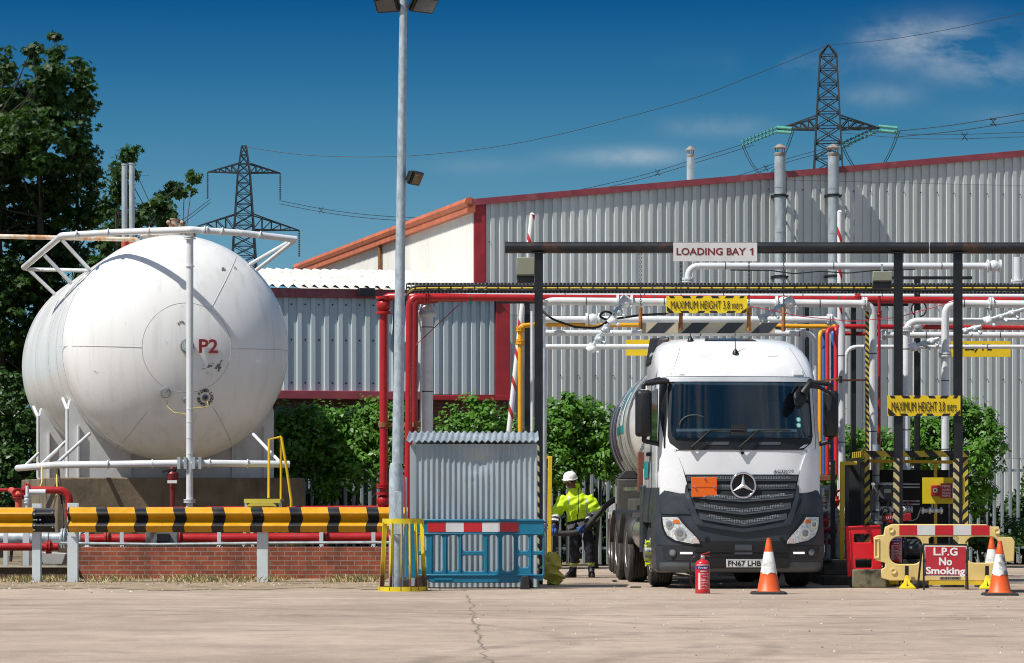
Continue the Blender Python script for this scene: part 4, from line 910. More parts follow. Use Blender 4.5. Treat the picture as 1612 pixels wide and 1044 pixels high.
def height_sign(px0, px1, py0, py1, y, label, txt='MAXIMUM HEIGHT 3.8 mtrs'):
    x0, x1, z0, z1 = px2x(px0, y), px2x(px1, y), pz(py1, y), pz(py0, y); h = z1-z0; th = T('height_limit_sign', label, 'sign', ((x0+x1)/2, y, z0), 'maximum height signs')
    board(th, 'sign_board', x0, x1, z0, z1, y, sy)
    mb = MB(); e = h*.125
    for zt, sg in ((z1, -1), (z0, 1)):              # broken hazard bands along the top and bottom edge
        for f0, f1, sl in ((.03, .09, 1), (.19, .29, 1), (.38, .46, -1), (.55, .64, 1), (.74, .84, -1), (.92, .97, -1)):
            zt -= sg*0; a, c = x0+(x1-x0)*f0, x0+(x1-x0)*f1; sh = e*.7*sl*(-sg)
            mb.prism([(max(x0, min(x1, p_)), q_) for p_, q_ in ((a, zt), (c, zt), (c+sh, zt+sg*e), (a+sh, zt+sg*e))], y-.003, y-.0005)
    for p3 in (((x0+h*.15, z0+h*.03), (x0+h*.45, z0+h*.03), (x0+h*.03, z0+h*.40), (x0+h*.03, z0+h*.15)), ((x1-h*.1, z0+h*.03), (x1-h*.03, z0+h*.10), (x1-h*.03, z0+h*.30), (x1-h*.35, z0+h*.03))): mb.prism(list(p3), y-.006, y-.0035)
    mb.build('hazard_marking', sk, th)
    mb = MB(); text(mb, txt, (x1-x0)*.89, h*.47, ((x0+x1)/2, y-.008, (z0+z1)/2-h*.03), bold=-.002); mb.build('lettering', sk, th); return th
height_sign(1049, 1176, 466, 493, GD-.15, 'yellow MAXIMUM HEIGHT sign hanging over the tanker cab')
th2 = height_sign(1397, 1512, 623, 655, GD-.10, 'yellow MAXIMUM HEIGHT sign fixed across the two right gantry posts')
# hanging bar
hb = T('height_limit_bar', 'beige and black striped height bar hung on chains above the cab', 'height bar', W(1115, 525, GD))
x0, x1, z0, z1 = px2x(1010, GD), px2x(1220, GD), pz(525, GD), pz(508, GD)
mb = MB(); mb.box2(x0, x1, GD-.03, GD+.03, z0, z1); h = z1-z0
for k in range(4):
    a = x0+.07+k*.525; mb.prism([(a, z0+.001), (a+.26, z0+.001), (a+.26+h*1.05, z1-.001), (a+h*1.05, z1-.001)], GD-.034, GD-.0305, mat=1)
mb.build('bar', [M('beige_board', (.50, .43, .30), .6, var=.12), M('grey_black', (.03, .034, .038), .5)], hb)
orange_rust = M('orange_rust', (.36, .13, .02), .75, dirt=[(RUST, 9, .45, .65)])
for px, py in ((1008, 518), (1071.5, 520), (1178.5, 521), (1233, 522)):
    mb = MB(); mb.cyl(W(px, py, GD-.05), W(px+.6, 484, GD-.05), .028, n=10); mb.build('hook_rod', orange_rust, hb)
    mb = MB(); p0, p1 = W(px+.6, 485, GD-.05), W(px+.6, 398, GD-.05); nl = 26
    for i in range(nl):
        c = p0+(p1-p0)*((i+.5)/nl); a = (1, 0, 0) if i % 2 else (0, 1, 0); A = Vector(a); L = (p1-p0).length/nl
        mb.tube([c+A*.012*math.cos(t)+Vector((0, 0, .62*L*math.sin(t))) for t in [k*math.pi/4 for k in range(9)]], .0045, n=4)
    mb.build('chain', dark_steel, hb)
mb = MB(); mb.bar(W(1220, 516, GD), W(1233, 518, GD), .03, .03); mb.build('end_link', dark_steel, hb)
# floodlight housings on the gantry
for px0, px1, py0, py1, d, lab in ((813, 842, 405, 443, 50.2, 'olive grey floodlight housing beside the left gantry post'), (1374, 1405, 427, 452, 52.2, 'olive grey floodlight housing beside the middle gantry post')):
    th = T('floodlight', lab, 'floodlight', W((px0+px1)/2, py1, d), 'olive floodlights'); mb = MB()
    a, c, z0, z1 = px2x(px0, d), px2x(px1, d), pz(py1, d), pz(py0, d)
    mb.loft([[Vector((a, d, z0+.1)), Vector((c, d, z0+.1)), Vector((c, d, z1)), Vector((a, d, z1))], [Vector((a+.01, d+.22, z0)), Vector((c-.01, d+.22, z0)), Vector((c-.01, d+.22, z1-.05)), Vector((a+.01, d+.22, z1-.05))]]); mb.build('housing', M('olive_grey', (.24, .25, .19), .55), th, bevel=.012)
    mb = MB(); mb.box2(a+.01, c-.01, d+.02, d+.2, z0-.02, z0+.08); mb.build('lens_hood', black_paint, th); mb = MB(); mb.bar(((a+c)/2, d+.1, z1), ((a+c)/2, d+.1, z1+.12), .03, .03); mb.build('bracket', galv, th)
# yellow bay plates behind
for px0, px1, py0, py1, d, txt, lab in ((985, 1062, 535, 560, 56.5, None, 'plain yellow plate half hidden behind the cab roof'), (1497, 1591, 537, 562, 56.5, 'Bay P2', 'yellow bay plate behind the white pipes at the far right')):
    th = T('bay_plate', lab, 'sign', W((px0+px1)/2, py1, d), 'yellow bay plates'); board(th, 'sign_board', px2x(px0, d), px2x(px1, d), pz(py1, d), pz(py0, d), d, sy)
    if txt: mb = MB(); text(mb, txt, px2x(1560, d)-px2x(1518, d), .14, W(1540, 548, d-.003), bold=.02); mb.build('lettering', sk, th)
# ================================================================ overhead pipes
ct = T('cable_tray', 'black ladder cable tray with yellow and black cables crossing the whole rack', 'cable tray', W(1100, 461, 52.6)); d = 52.6
mb = MB()
for py in (447, 460): mb.bar(W(640, py, d), W(1700, py+1, d), .05, .035)
for i in range(150): mb.bar(W(640+i*7.1, 460, d+.01), W(640+i*7.1, 447, d+.01), .018, .01, up=(0, 1, 0))
mb.build('tray', M('tray_black', (0, 0, 0), .45, pattern=lambda b, co: b.mix(b.math('LESS_THAN', b.math('FRACT', b.math('MULTIPLY', b.n('ShaderNodeSeparateXYZ', i_0=co).outputs[0], 17.0)), .38), (.012, .013, .015), (.22, .225, .23))), ct)
for k, (py, mat_, r) in enumerate(((453.5, M('cable_yellow', (0, 0, 0), .5, pattern=lambda b, co: b.mix(b.math('LESS_THAN', b.math('FRACT', b.math('MULTIPLY', b.n('ShaderNodeSeparateXYZ', i_0=co).outputs[0], 5.3)), .16), (.60, .43, .05), (.05, .045, .03))), .017), (450, black_paint, .018), (457, black_paint, .018))):
    mb = MB(); pts = [W(637, 482, d-.02), W(638, 466+k, d-.02), W(648, py+1, d-.03)]+[W(680+i*60, py+rnd.uniform(-.5, .5), d-.035) for i in range(17)]; mb.tube(fillet(pts, .2), r, n=8); mb.build('cable', mat_, ct)
pipe('red fire main turning down beside the lamp post', [(604, 806, 54.0), (604, 467, 54.0), (735, 469, 53.6)], .068, red_pipe, bend=.14, flanges=((0, .96, 'ball'), (0, .12, 'f'), (0, .05, 'ball')))
pipe('long red pipe crossing the rack from the twin uprights', [(641, 870, 53.4), (645, 468, 53.4), (1000, 470, 53.9), (1700, 474, 53.9)], .058, red_pipe, bend=.16, flanges=((1, .07, 'f'), (0, .13, 'f'), (2, .5, 'f')), rings=3)
pipe('darker red upright pipe just right of the lamp post', [(651, 870, 53.7), (653, 474, 53.7), (690, 472, 53.7)], .055, M('red_dull', (.30, .014, .018), .35), bend=.1)
th = T('pipe_bracket', 'rusty cross bracket tying the red uprights together', 'bracket', W(628, 670, 54.1)); mb = MB(); mb.bar(W(596, 668, 54.1), W(661, 669, 53.9), .07, .05); mb.build('bar', rusty, th)
for px in (604, 641, 652): mb = MB(); mb.lathe([(.085, -.04), (.085, .04)], W(px+2 if px > 604 else px, 668.5, 53.6 if px > 604 else 54), 14); mb.build('collar', rusty, th)
pipe('fat white capped column behind the corrugated shelter', [(671, 880, 53.9), (672, 487, 53.9)], .105, pipe_white, bend=0, rings=1.05, name='vent_column', cat='column', n=20)
th = T('column_cap', 'white domed cap with a band on the fat white column', 'cap', W(672, 496, 53.9)); mb = MB(); mb.lathe([(.12, -.10), (.155, -.09), (.155, .0), (.13, .02), (.125, .06), (.07, .14), (.01, .16)], W(672, 490, 53.9), 24); mb.build('dome', pipe_white, th); mb = MB(); mb.lathe([(.162, -.06), (.168, -.05), (.168, -.02), (.162, -.01)], W(672, 490, 53.9), 24); mb.build('band', galv, th)
pipe('thin white conduit strapped to the fat white column', [(661.5, 690, 53.8), (664, 525, 53.8), (659.5, 500, 53.8), (663, 478, 53.8)], .014, pipe_white, bend=.1, name='conduit', cat='conduit', n=8)
pipe('dark conduit close behind the lamp post', [(620, 890, 50.4), (620, 470, 50.4)], .016, black_paint, bend=0, name='conduit', cat='conduit', n=8)
pipe('thin maroon guy wire slanting from the red pipe', [(655, 543, 53.6), (722, 480, 53.5)], .008, M('maroon_wire', (.25, .03, .05), .5), bend=0, name='guy_wire', cat='wire', n=6)
WP = dict(mat=pipe_white, bend=.2)
pipe('uppermost white pipe starting with an elbow below the LOADING BAY sign', [(1083, 500, 55.0), (1083, 419, 55.0), (1572, 419, 55.0)], .057, flanges=((0, .72, 'f'), (1, .985, 'ball'), (1, .87, 'f')), rings=1.8, **WP)
pipe('short fat white riser with a flange at the top right', [(1602, 450, 55.0), (1602, 405, 55.0)], .07, pipe_white, bend=0, flanges=((0, .12, 'f'),))
pipe('white product pipe beside the red line turning down into a fat silver leg', [(853, 640, 53.0), (853, 474, 53.0), (1374, 478.5, 53.0), (1375, 880, 53.0)], .062, flanges=((0, .93, 'ball'), (1, .25, 'ball'), (1, .73, 'ball'), (1, .975, 'f')), rings=1.25, **WP)
pipe('second white product pipe with a silver leg behind the coloured hoses', [(853, 503, 53.5), (1325, 503.5, 53.5), (1325, 880, 53.5)], .056, flanges=((0, .96, 'f'), (0, .17, 'ball')), rings=1.4, **WP)
pipe('yellow gas pipe between the white product pipes', [(846, 511, 53.9), (1309, 514, 53.9), (1318, 514, 53.9)], .036, yellow_pipe, bend=.1)
pipe('third white product pipe turning down right beside the cab roof', [(853, 524, 53.3), (1283, 525, 53.3), (1283, 880, 53.3)], .048, flanges=((0, .955, 'f'),), rings=1.6, **WP)
pipe('lowest white pipe ending behind the cab roof', [(858, 546, 53.5), (1045, 546, 53.5)], .044, pipe_white, bend=0, rings=1.2)
pipe('red pipe level with the second white pipe right of the hoses', [(1328, 514, 54.2), (1700, 517, 54.2)], .040, red_pipe, bend=0)
pipe('thin red pipe just below the other right red pipe', [(1330, 525, 54.4), (1385, 526, 54.3)], .035, red_pipe, bend=0)
pipe('white right hand pipe with its leg left of the middle gantry post', [(1427, 880, 53.2), (1427, 505.5, 53.2), (1700, 507, 53.2)], .057, flanges=((0, .965, 'f'),), rings=1.3, **WP)
pipe('white right hand pipe with its leg between the two right gantry posts', [(1488, 880, 53.0), (1488, 478, 53.0), (1700, 480, 53.0)], .062, flanges=((1, .34, 'f'), (0, .8, 'f')), rings=1.1, **WP)
pipe('white pipe starting with a flange left of the middle gantry post', [(1388, 527.5, 53.6), (1700, 528, 53.6)], .05, pipe_white, bend=0, flanges=((0, .01, 'f'),), rings=1.2)
pipe('thin lowest white pipe at the right with an elbow down', [(1332, 620, 53.9), (1332, 546, 53.9), (1700, 546, 53.9)], .034, flanges=((1, .26, 'f'),), rings=1.0, **WP)
pipe('dark red upright beside the fat silver leg', [(1384, 880, 53.5), (1384, 466, 53.5)], .026, M('red_dull', (.3, .014, .018), .35), bend=0, flanges=((0, .93, 'ball'),), n=10)
pipe('pale return line just above the long red pipe', [(690, 464.5, 54.2), (1700, 467, 54.2)], .04, pipe_white, bend=0, rings=1.3)
# hazard striped slender pole and black rack posts
haz_pole = M('hazard_pole', (0, 0, 0), .5, pattern=diag(hz_k, (.55, .42, .05), .09, kz=1.0, kx=1.0))
th = T('striped_pole', 'slender black and yellow striped pole beside the fat silver leg', 'pole', W(1365, 880, 52.8)); mb = MB(); mb.box(((W(1365, 0, 52.8)).x, 52.8, pz(665, 52.8)), (.055, .055, pz(490, 52.8)-pz(840, 52.8))); mb.build('shaft', haz_pole, th)
for px, top, d, wd, lab in ((1343.5, 482, 54.3, .075, 'black rack post between the hoses and the striped pole'), (1443.5, 440, 54.0, .09, 'black rack post with a valve block between the right gantry posts'), (830, 478, 54.4, .09, 'black rack post left of the left gantry post'), (1270, 470, 56.0, .07, 'black rack post hidden behind the cab')):
    th = T('rack_post', lab, 'post', W(px, 880, d), 'black pipe rack posts'); x = px2x(px, d); mb = MB(); mb.box2(x-wd/2, x+wd/2, d-.05, d+.05, 0, pz(top, d)); mb.build('shaft', gant, th)
    mb = MB(); mb.box2(x-.5, x+.9, d-.03, d+.03, pz(top, d), pz(top, d)+.05); mb.build('cross_arm', gant, th)
    if px > 1400:
        mb = MB(); mb.box((x, d-.12, pz(515, d)), (.13, .14, .16)); mb.cyl((x, d-.12, pz(505, d)), (x, d-.12, pz(490, d)), .04); mb.ball((x, d-.16, pz(515, d)), .075); mb.cyl((x-.1, d-.12, pz(524, d)), (x+.1, d-.12, pz(524, d)), .02); mb.build('valve_block', galv, th, bevel=.01)
        mb = MB(); mb.tube([Vector((x+.02+.12*math.cos(t), d-.1, pz(487, d)+.13*math.sin(t))) for t in [i*.45 for i in range(15)]], .012, n=6); mb.build('looped_cable', black_paint, th)
# inclined valve links
def link(label, a, c, d, knobs):
    th = T('valve_link', label, 'valve', W(*a, d), 'inclined valve links'); p, q = W(*a, d), W(*c, d-.08); mb = MB(); mb.tube([p, q], .034, n=10); mb.build('arm', galv, th)
    for t, r in knobs:
        m = p+(q-p)*t; u = (q-p).normalized(); mb = MB(); mb.cyl(m-u*r*.9, m+u*r*.9, r, n=12); mb.ball(m+Vector((.02, -.03, -.02)), r*.95, 10); mb.cyl(m, m+Vector((.09, -.06, -.07)), .016, n=6); mb.ball(m+Vector((.1, -.07, -.08)), .028, 8); mb.build('valve_body', pipe_white if r > .06 else galv, th)
link('slanting chain of valve fittings between the two left white pipes', (930, 549), (985, 473), 52.8, ((.02, .07), (.22, .055), (.42, .06), (.6, .07), (.78, .06), (.98, .085)))
link('short slanting valve link left of the striped bar end', (1198, 502), (1245, 474), 52.8, ((.05, .06), (.35, .05), (.6, .06), (.95, .085)))
link('slanting valve link at the far right between two white pipes', (1552, 505), (1625, 483), 52.7, ((.03, .065), (.3, .04), (.55, .05)))
link('slanting valve link crossing in front of the right gantry post', (1436, 546), (1478, 533), 52.8, ((.03, .065), (.4, .04), (.7, .05)))
link('small slanting valve link right of the second gantry post', (1515, 521), (1545, 514), 52.8, ((.1, .05), (.6, .045)))
pipe('black cable slung below the left white pipes', [(853, 489, 52.9), (870, 503, 52.8), (905, 515, 52.8), (940, 517, 52.8), (958, 505, 52.8), (964, 492, 52.8), (950, 490, 52.8), (943, 498, 52.8), (955, 504, 52.8), (1010, 496, 52.8), (1050, 494, 52.8), (1055, 488, 52.8)], .018, rubber, bend=.3, name='cable', cat='cable', n=8)
pipe('thin black cable drooping under the uppermost white pipe', [(1150, 425, 54.9), (1215, 426, 54.9), (1250, 431, 54.9), (1290, 427, 54.9), (1335, 430, 54.9), (1375, 426, 54.9), (1440, 424, 54.9)], .012, rubber, bend=.3, name='cable', cat='cable', n=6)
pipe('thin pink wire sagging across the right pipe bay', [(1180, 482, 52.4), (1260, 498, 52.4), (1340, 506, 52.4), (1412, 500, 52.4), (1470, 484, 52.4), (1515, 470, 52.4)], .007, M('pink_wire', (.5, .04, .07), .5), bend=.5, name='wire', cat='wire', n=5)
# coloured hose bundle
cols = {'yellow': yellow_pipe, 'blue': blue_pipe, 'red': M('hose_red', (.55, .025, .03), .4)}
for px, c_, top, d, ov, lab in ((1291, 'yellow', 523, 52.4, 1300, 'yellow service pipe, leftmost of the coloured bundle'), (1297, 'blue', 524, 52.6, 1306, 'blue service pipe next to the yellow one'), (1302.5, 'red', 519, 52.3, 1317, 'red service pipe with the widest bend in the bundle'), (1311, 'blue', 521, 52.7, 1313, 'blue service pipe behind the mirror, second of its colour'), (1316, 'red', 516, 52.5, 1318, 'red service pipe, rightmost of the coloured bundle')):
    pipe(lab, [(px, 747, d), (px, top, d), (ov, top-2, d+.4)], .034, cols[c_], bend=.1, group='coloured service pipes', n=10)
th = T('pipe_bracket', 'rusty steel arm holding the coloured service pipes', 'bracket', W(1320, 600, 52.3)); mb = MB(); mb.bar(W(1283, 601, 52.2), W(1320, 596, 52.2), .05, .03); mb.bar(W(1318, 599, 52.2), W(1362, 598.5, 52.6), .05, .03); mb.build('bar', rusty, th); mb = MB(); mb.cyl(W(1323, 592, 52.2), W(1323, 603, 52.2), .03); mb.build('clamp', dark_steel, th)
# leaning red and white poles
rw = M('red_white_pole', (0, 0, 0), .45, pattern=diag((.72, .72, .70), (.46, .025, .03), .62, kx=2.6, kz=1.0, duty=.24), dirt=[((.3, .28, .25), 5, .6, .8, 1, .4)])
for a, c, d, lab in (((799, 700), (838, 338), 56.0, 'leaning red and white striped pole by the left gantry post'), ((1322, 545), (1322, 334), 58.5, 'upright red and white striped pole above the coloured pipes')):
    th = T('marker_pole', lab, 'pole', W(*a, d), 'red and white poles'); mb = MB(); mb.cyl(W(*a, d) if c[0] != a[0] else W(a[0], 830, d), W(*c, d), .045, n=12); mb.build('shaft', rw, th); mb = MB(); mb.cyl(W(*c, d), W(c[0]+.3, c[1]-3, d), .05, .02, n=12); mb.build('tip', white_paint, th)
pipe('yellow upright gas pipe with a flange beside the left gantry post', [(819, 880, 53.6), (819, 513, 53.6), (850, 511, 53.7)], .040, yellow_pipe, bend=.08, flanges=((0, .93, 'f'), (0, .985, 'f')))
pipe('thin white pipe between the black rack post and the gantry post', [(837.5, 880, 53.2), (837.5, 490, 53.2)], .024, pipe_white, bend=0, n=10)
pipe('slim silver pipe running down the right side of the left gantry post', [(857.5, 905, 50.0), (857.5, 548, 50.0)], .030, galv, bend=0, n=10, flanges=((0, .22, 'ball'),))
# ================================================================ lamp post
d = 46.3; lp = T('lamp_post', 'tall galvanised lamp post rising out of the yellow cage', 'lamp post', W(624.5, 910, d))
base = Vector((px2x(623.5, d), d, 0)); topp = W(635.5, -30, d)
def lpt(z): return base+(topp-base)*(z/topp.z)
mb = MB(); mb.lathe([(.102, 0), (.100, 1.66), (.098, 1.70), (.079, 1.80)], base, 24); mb.build('base_section', galv_pole, lp, smooth=50)
mb = MB(); k = 24; zz = [1.79+(topp.z-1.79)*i/k for i in range(k+1)]; mb.tube([lpt(z) for z in zz], [.080-.028*i/k for i in range(k+1)], n=20); mb.build('pole', galv_pole, lp, smooth=50)
mb = MB(); mb.box(base+Vector((.03, -.098, 1.1)), (.10, .012, .6)); mb.build('access_door', galv_pole, lp, bevel=.004)
mb = MB(); mb.cyl(base+Vector((.125, -.02, .2)), lpt(1.6)+Vector((.12, -.02, 0)), .014, n=8); mb.build('conduit', galv, lp)
mb = MB(); mb.bar(lpt(8.32)+Vector((-.42, 0, 0)), lpt(8.32)+Vector((.52, 0, .02)), .05, .05); mb.build('cross_arm', galv_pole, lp)
lampface = M('lamp_glass', (.045, .05, .05), .12, coat=.6)
def flood(th_parent, c, yaw, pitch, s=1.0, lab=None):
    th = T('floodlight', lab, 'floodlight', c, 'floodlights on the lamp post'); Mx = (Matrix.Rotation(yaw, 4, 'Z') @ Matrix.Rotation(pitch, 4, 'X')).to_3x3(); mb = MB()
    mb.loft([[Vector((x*.20*s, -.02*s, z*.13*s)) for x, z in ((-1, -1), (1, -1), (1, 1), (-1, 1))], [Vector((x*.20*s, .05*s, z*.13*s)) for x, z in ((-1, -1), (1, -1), (1, 1), (-1, 1))], [Vector((x*.12*s, .12*s, z*.08*s)) for x, z in ((-1, -1), (1, -1), (1, 1), (-1, 1))]])
    for i in range(6): mb.box((-.13*s+i*.052*s, .11*s, 0), (.012*s, .06*s, .2*s))
    mb.v = [Mx @ v+Vector(c) for v in mb.v]; mb.build('housing', black_paint, th, bevel=.006)
    mb = MB(); mb.box((0, -.028*s, 0), (.34*s, .012*s, .20*s)); mb.v = [Mx @ v+Vector(c) for v in mb.v]; mb.build('glass', lampface, th)
    mb = MB(); mb.box((-.215*s, .03*s, .0), (.014*s, .04*s, .22*s)); mb.box((.215*s, .03*s, .0), (.014*s, .04*s, .22*s)); mb.box((0, .03*s, .118*s), (.44*s, .04*s, .014*s)); mb.v = [Mx @ v+Vector(c) for v in mb.v]; mb.build('bracket', dark_steel, th)
    return th
flood(lp, W(609, 8, d), R(-25), R(35), .85, 'black floodlight on the left of the lamp post top')
flood(lp, W(668, 7, d), R(40), R(40), 1.0, 'black floodlight on the right of the lamp post top')
flood(lp, W(655, 281, d-.02), R(65), R(25), .75, 'single black floodlight halfway up the lamp post')
mb = MB(); q = W(640, 285, d); mb.bar(q, W(650, 283, d), .03, .03); mb.build('lamp_bracket', dark_steel, lp)
# ---- yellow cage
d = 46.25; cg = T('bollard_cage', 'rusty yellow bar cage guarding the foot of the lamp post', 'cage', (px2x(634.5, d), d, 0)); c0 = Vector((px2x(634.5, d), d, 0)); rc = .292
cage_y = M('cage_yellow', (.64, .50, .02), .42, dirt=[(RUST, 7, .60, .70, .5, .9), ((.05, .02, .01), 3, .62, .8, .6, .6)], var=.15)
def lower_rust(b, co):
    s = b.n('ShaderNodeSeparateXYZ', i_0=co); k = b.rng(b.math('ADD', s.outputs[2], b.math('MULTIPLY', b.noise(co, 9, 5, .7), .5)), .42, .72)
    return b.mix(k, (.12, .045, .02), (.66, .52, .02))
cage_bar = M('cage_bar', (0, 0, 0), .5, pattern=lower_rust, var=.15)
for zc, h_, nm in ((.985, .07, 'top_ring'), (.035, .07, 'bottom_ring')):
    mb = MB(); rr = rc if nm == 'top_ring' else rc+.06; mb.lathe([(rr-.008, zc-h_/2), (rr, zc-h_/2), (rr, zc+h_/2), (rr-.008, zc+h_/2)], c0, 40); mb.f = [f for f in mb.f if len(f) == 4]; mb.mi = mb.mi[:len(mb.f)]; mb.add([], [])
    mb.build(nm, cage_y, cg, fix=True)
for i, a in enumerate((200, 235, 262, 285, 305, 335, 20, 70, 110, 150)):
    t = R(a+5); p = c0+Vector((rc*1.12*math.cos(t), rc*1.12*math.sin(t), .02)); q = c0+Vector(((rc-.012)*math.cos(t), (rc-.012)*math.sin(t), .97)); mb = MB(); mb.bar(p, q, .055, .012, up=(-math.sin(t), math.cos(t), 0)); mb.v = mb.v; mb.build('bar', cage_bar, cg)
# ================================================================ corrugated shelter
d = 47.7; x0, x1 = px2x(655, d), px2x(846, d); zt = pz(699, d)
sh = T('corrugated_shelter', 'square shelter of dented grey corrugated sheets behind the blue barrier', 'shelter', ((x0+x1)/2, d, 0))
shm = M('shelter_sheet', (.37, .435, .475), .38, .3, var=.16, vs=2, streak=.15, dirt=[((.24, .24, .24), 3, .50, .74, .08, .6), ((.30, .24, .18), 2.2, .56, .72, .3, .5), ((.62, .68, .72), 5, .66, .8, .4, .4), ((.20, .14, .10), 6, .70, .8, .3, .6)])
def dent(x, z):
    u, v = (x-px2x(755, d)), (z-pz(728, d)); g = math.exp(-((u/.16)**2+(v/.13)**2)); g2 = math.exp(-((u+.03-.35*v)/.04)**2)*math.exp(-(v/.25)**2)
    return .035*g+.012*g2*math.sin(v*40)+.010*math.sin(x*9+z*3)*math.sin(z*5+1)
def cor_sheet(mb, xa, xb, za, zbb, yy, pitch=.079, amp=.011, nz_=40, dented=True):
    n = int((xb-xa)/pitch*8); P = []
    for j in range(nz_+1):
        z = za+(zbb-za)*j/nz_
        for i in range(n+1):
            x = xa+(xb-xa)*i/n; fl = math.exp(-(((x-px2x(757, d))/.15)**2+((z-pz(722, d))/.16)**2)) if dented else 0
            P.append(Vector((x, yy-amp*math.cos(2*math.pi*(x-xa)/pitch)*(1-.85*fl)+(dent(x, z) if dented else 0), z)))
    mb.add(P, [(j*(n+1)+i, j*(n+1)+i+1, (j+1)*(n+1)+i+1, (j+1)*(n+1)+i) for j in range(nz_) for i in range(n)])
mb = MB(); cor_sheet(mb, x0, x1, .02, zt, d); mb.build('front_sheet', shm, sh, smooth=60, fix=False)
mb = MB(); mb.box2(px2x(645, d), x0-.002, d+.02, d+.035, .02, zt-.01); mb.box2(x0-.09, x0-.086, d+.036, d+1.2, .02, zt); mb.build('corner_sheet', shm, sh)
mb = MB(); mb.box2(x0-.085, x1-.01, d+1.2, d+1.21, .02, zt+.1); mb.build('back_sheet', shm, sh)
mb = MB(); mb.box2(x1-.006, x1, d+.04, d+1.2, .02, zt); mb.build('side_sheet', shm, sh)
mb = MB(); P = []; Q = []; ra, rb = px2x(640, d), px2x(848, d); n = 21*8
for i in range(n+1):
    x = ra+(rb-ra)*i/n; h_ = .017*math.cos(2*math.pi*21*i/n); P.append(Vector((x, d-.10, zt+.045+h_))); Q.append(Vector((x, d+1.3, zt+.20+h_)))
n1 = n+1; mb.add(P+Q+[p-Vector((0, 0, .012)) for p in P+Q], [(i, i+1, n1+i+1, n1+i) for i in range(n)]+[(2*n1+i, 3*n1+i, 3*n1+i+1, 2*n1+i+1) for i in range(n)]+[(i, 2*n1+i, 2*n1+i+1, i+1) for i in range(n)]); mb.build('roof_sheet', shm, sh, smooth=60, fix=False)
mb = MB(); mb.box2(x0+.01, x1-.02, d+.03, d+.07, zt-.06, zt-.01); mb.build('roof_batten', rusty, sh)
# ================================================================ moulded barriers
def moulded(name, label, centre, rz, mat, outline, holes, strip, thick=.045):
    th = T(name, label, 'barrier', (0, 0, 0)); mb = MB(); plate(mb, outline, holes, thick, .012, (0, 0, 0)); mb.build('panel', mat, th, smooth=40)
    xa, xb, za, zb_ = strip; mb = MB()
    for i in range(5): mb.m = i % 2; mb.box2(xa+(xb-xa)*i/5+.002, xa+(xb-xa)*(i+1)/5-.002, -thick/2-.005, -thick/2-.0005, za, zb_)
    rf_r = M('reflective_red', (.50, .012, .02), .25, coat=.3); rf_w = M('reflective_white', (.62, .62, .62), .3, coat=.3)
    mb.build('reflector', [rf_r, rf_w], th); return th
blue_m = M('blue_plastic', (.006, .155, .265), .42, var=.1, dirt=[((.03, .06, .08), 3, .55, .8, 1, .5), ((.15, .28, .36), 9, .66, .8, 1, .3)])
BD = 47.25; s_ = F/BD; X = lambda px: (px-758)/s_; Z = lambda py: (927.5-py)/s_
def bo(px0, px1, py0, py1, r=.05): return rrect(X(px0), X(px1), Z(py1), Z(py0), r)
out_b = [(X(658), Z(818)), (X(856), Z(818)), (X(857.5), Z(845)), (X(857.5), Z(908)), (X(852), Z(914)), (X(834), Z(908)), (X(828), Z(908)), (X(816), Z(917)), (X(680), Z(917)), (X(668), Z(909)), (X(640), Z(909)), (X(634), Z(912)), (X(634), Z(870)), (X(636), Z(830)), (X(640), Z(818))]
holes_b = [bo(682, 696.5, 842, 899, .045), bo(705, 721.5, 842, 899, .045), bo(728, 762, 841, 867, .04), bo(728, 762, 874, 899, .04), bo(770, 783, 842, 899, .045), bo(791, 808.5, 842, 899, .045), bo(816, 832, 842, 867, .04), bo(816, 832, 874, 893, .04), bo(839, 854, 842, 867, .03), bo(839, 854, 873, 904, .03), bo(655, 671, 842, 867, .04), bo(655, 671, 873, 895, .04)]
bb = moulded('plastic_barrier', 'blue plastic barrier with red and white reflectors in front of the shelter', None, 0, blue_m, out_b, holes_b, (X(673), X(816), Z(837), Z(822)))
for z_, h_ in ((818.5, .03), (839.5, .022), (905, .022)):
    mb = MB(); mb.box((X(757), -.03, Z(z_)), ((857-660)/s_, .022, h_)); mb.build('rib', blue_m, bb, bevel=.008)
for a_ in (679, 701.5, 725, 766, 787, 812, 835.5):
    mb = MB(); mb.box((X(a_), -.028, Z(872)), (.018, .018, .5)); mb.build('rib', blue_m, bb, bevel=.006)
mb = MB(); mb.box((X(698), -.026, Z(911)), (.26, .012, .035)); mb.build('badge_panel', blue_m, bb)
for px in (826.5, 660):
    mb = MB(); mb.prism([(-.07, 0), (.07, 0), (.06, .16), (.045, .20), (-.045, .20), (-.06, .16)], -.16, .16, O=(X(px), 0, 0)); mb.build('foot', rubber, bb, bevel=.012)
    mb = MB(); mb.box((X(px+9), -.02, Z(916)), (.06, .05, .16)); mb.build('peg', rubber, bb)
bb.location = (px2x(758, BD), BD, 0)
# a second barrier, seen edge-on through the cage
b2 = T('plastic_barrier', 'yellow legged plastic barrier section standing behind the cage', 'barrier', (px2x(645, 48.6), 48.6, 0)); d2 = 48.6
mb = MB(); plate(mb, rrect(-.22, .28, .12, 1.0, .05), [rrect(-.12, .02, .3, .75, .04), rrect(.08, .22, .3, .75, .04)], .04, .01, (px2x(645, d2), d2, 0)); mb.build('panel', M('yellow_plastic_old', (.62, .44, .03), .5), b2)
mb = MB(); mb.box((px2x(645, d2), d2, .06), (.5, .3, .118)); mb.build('foot', rubber, b2, bevel=.02)
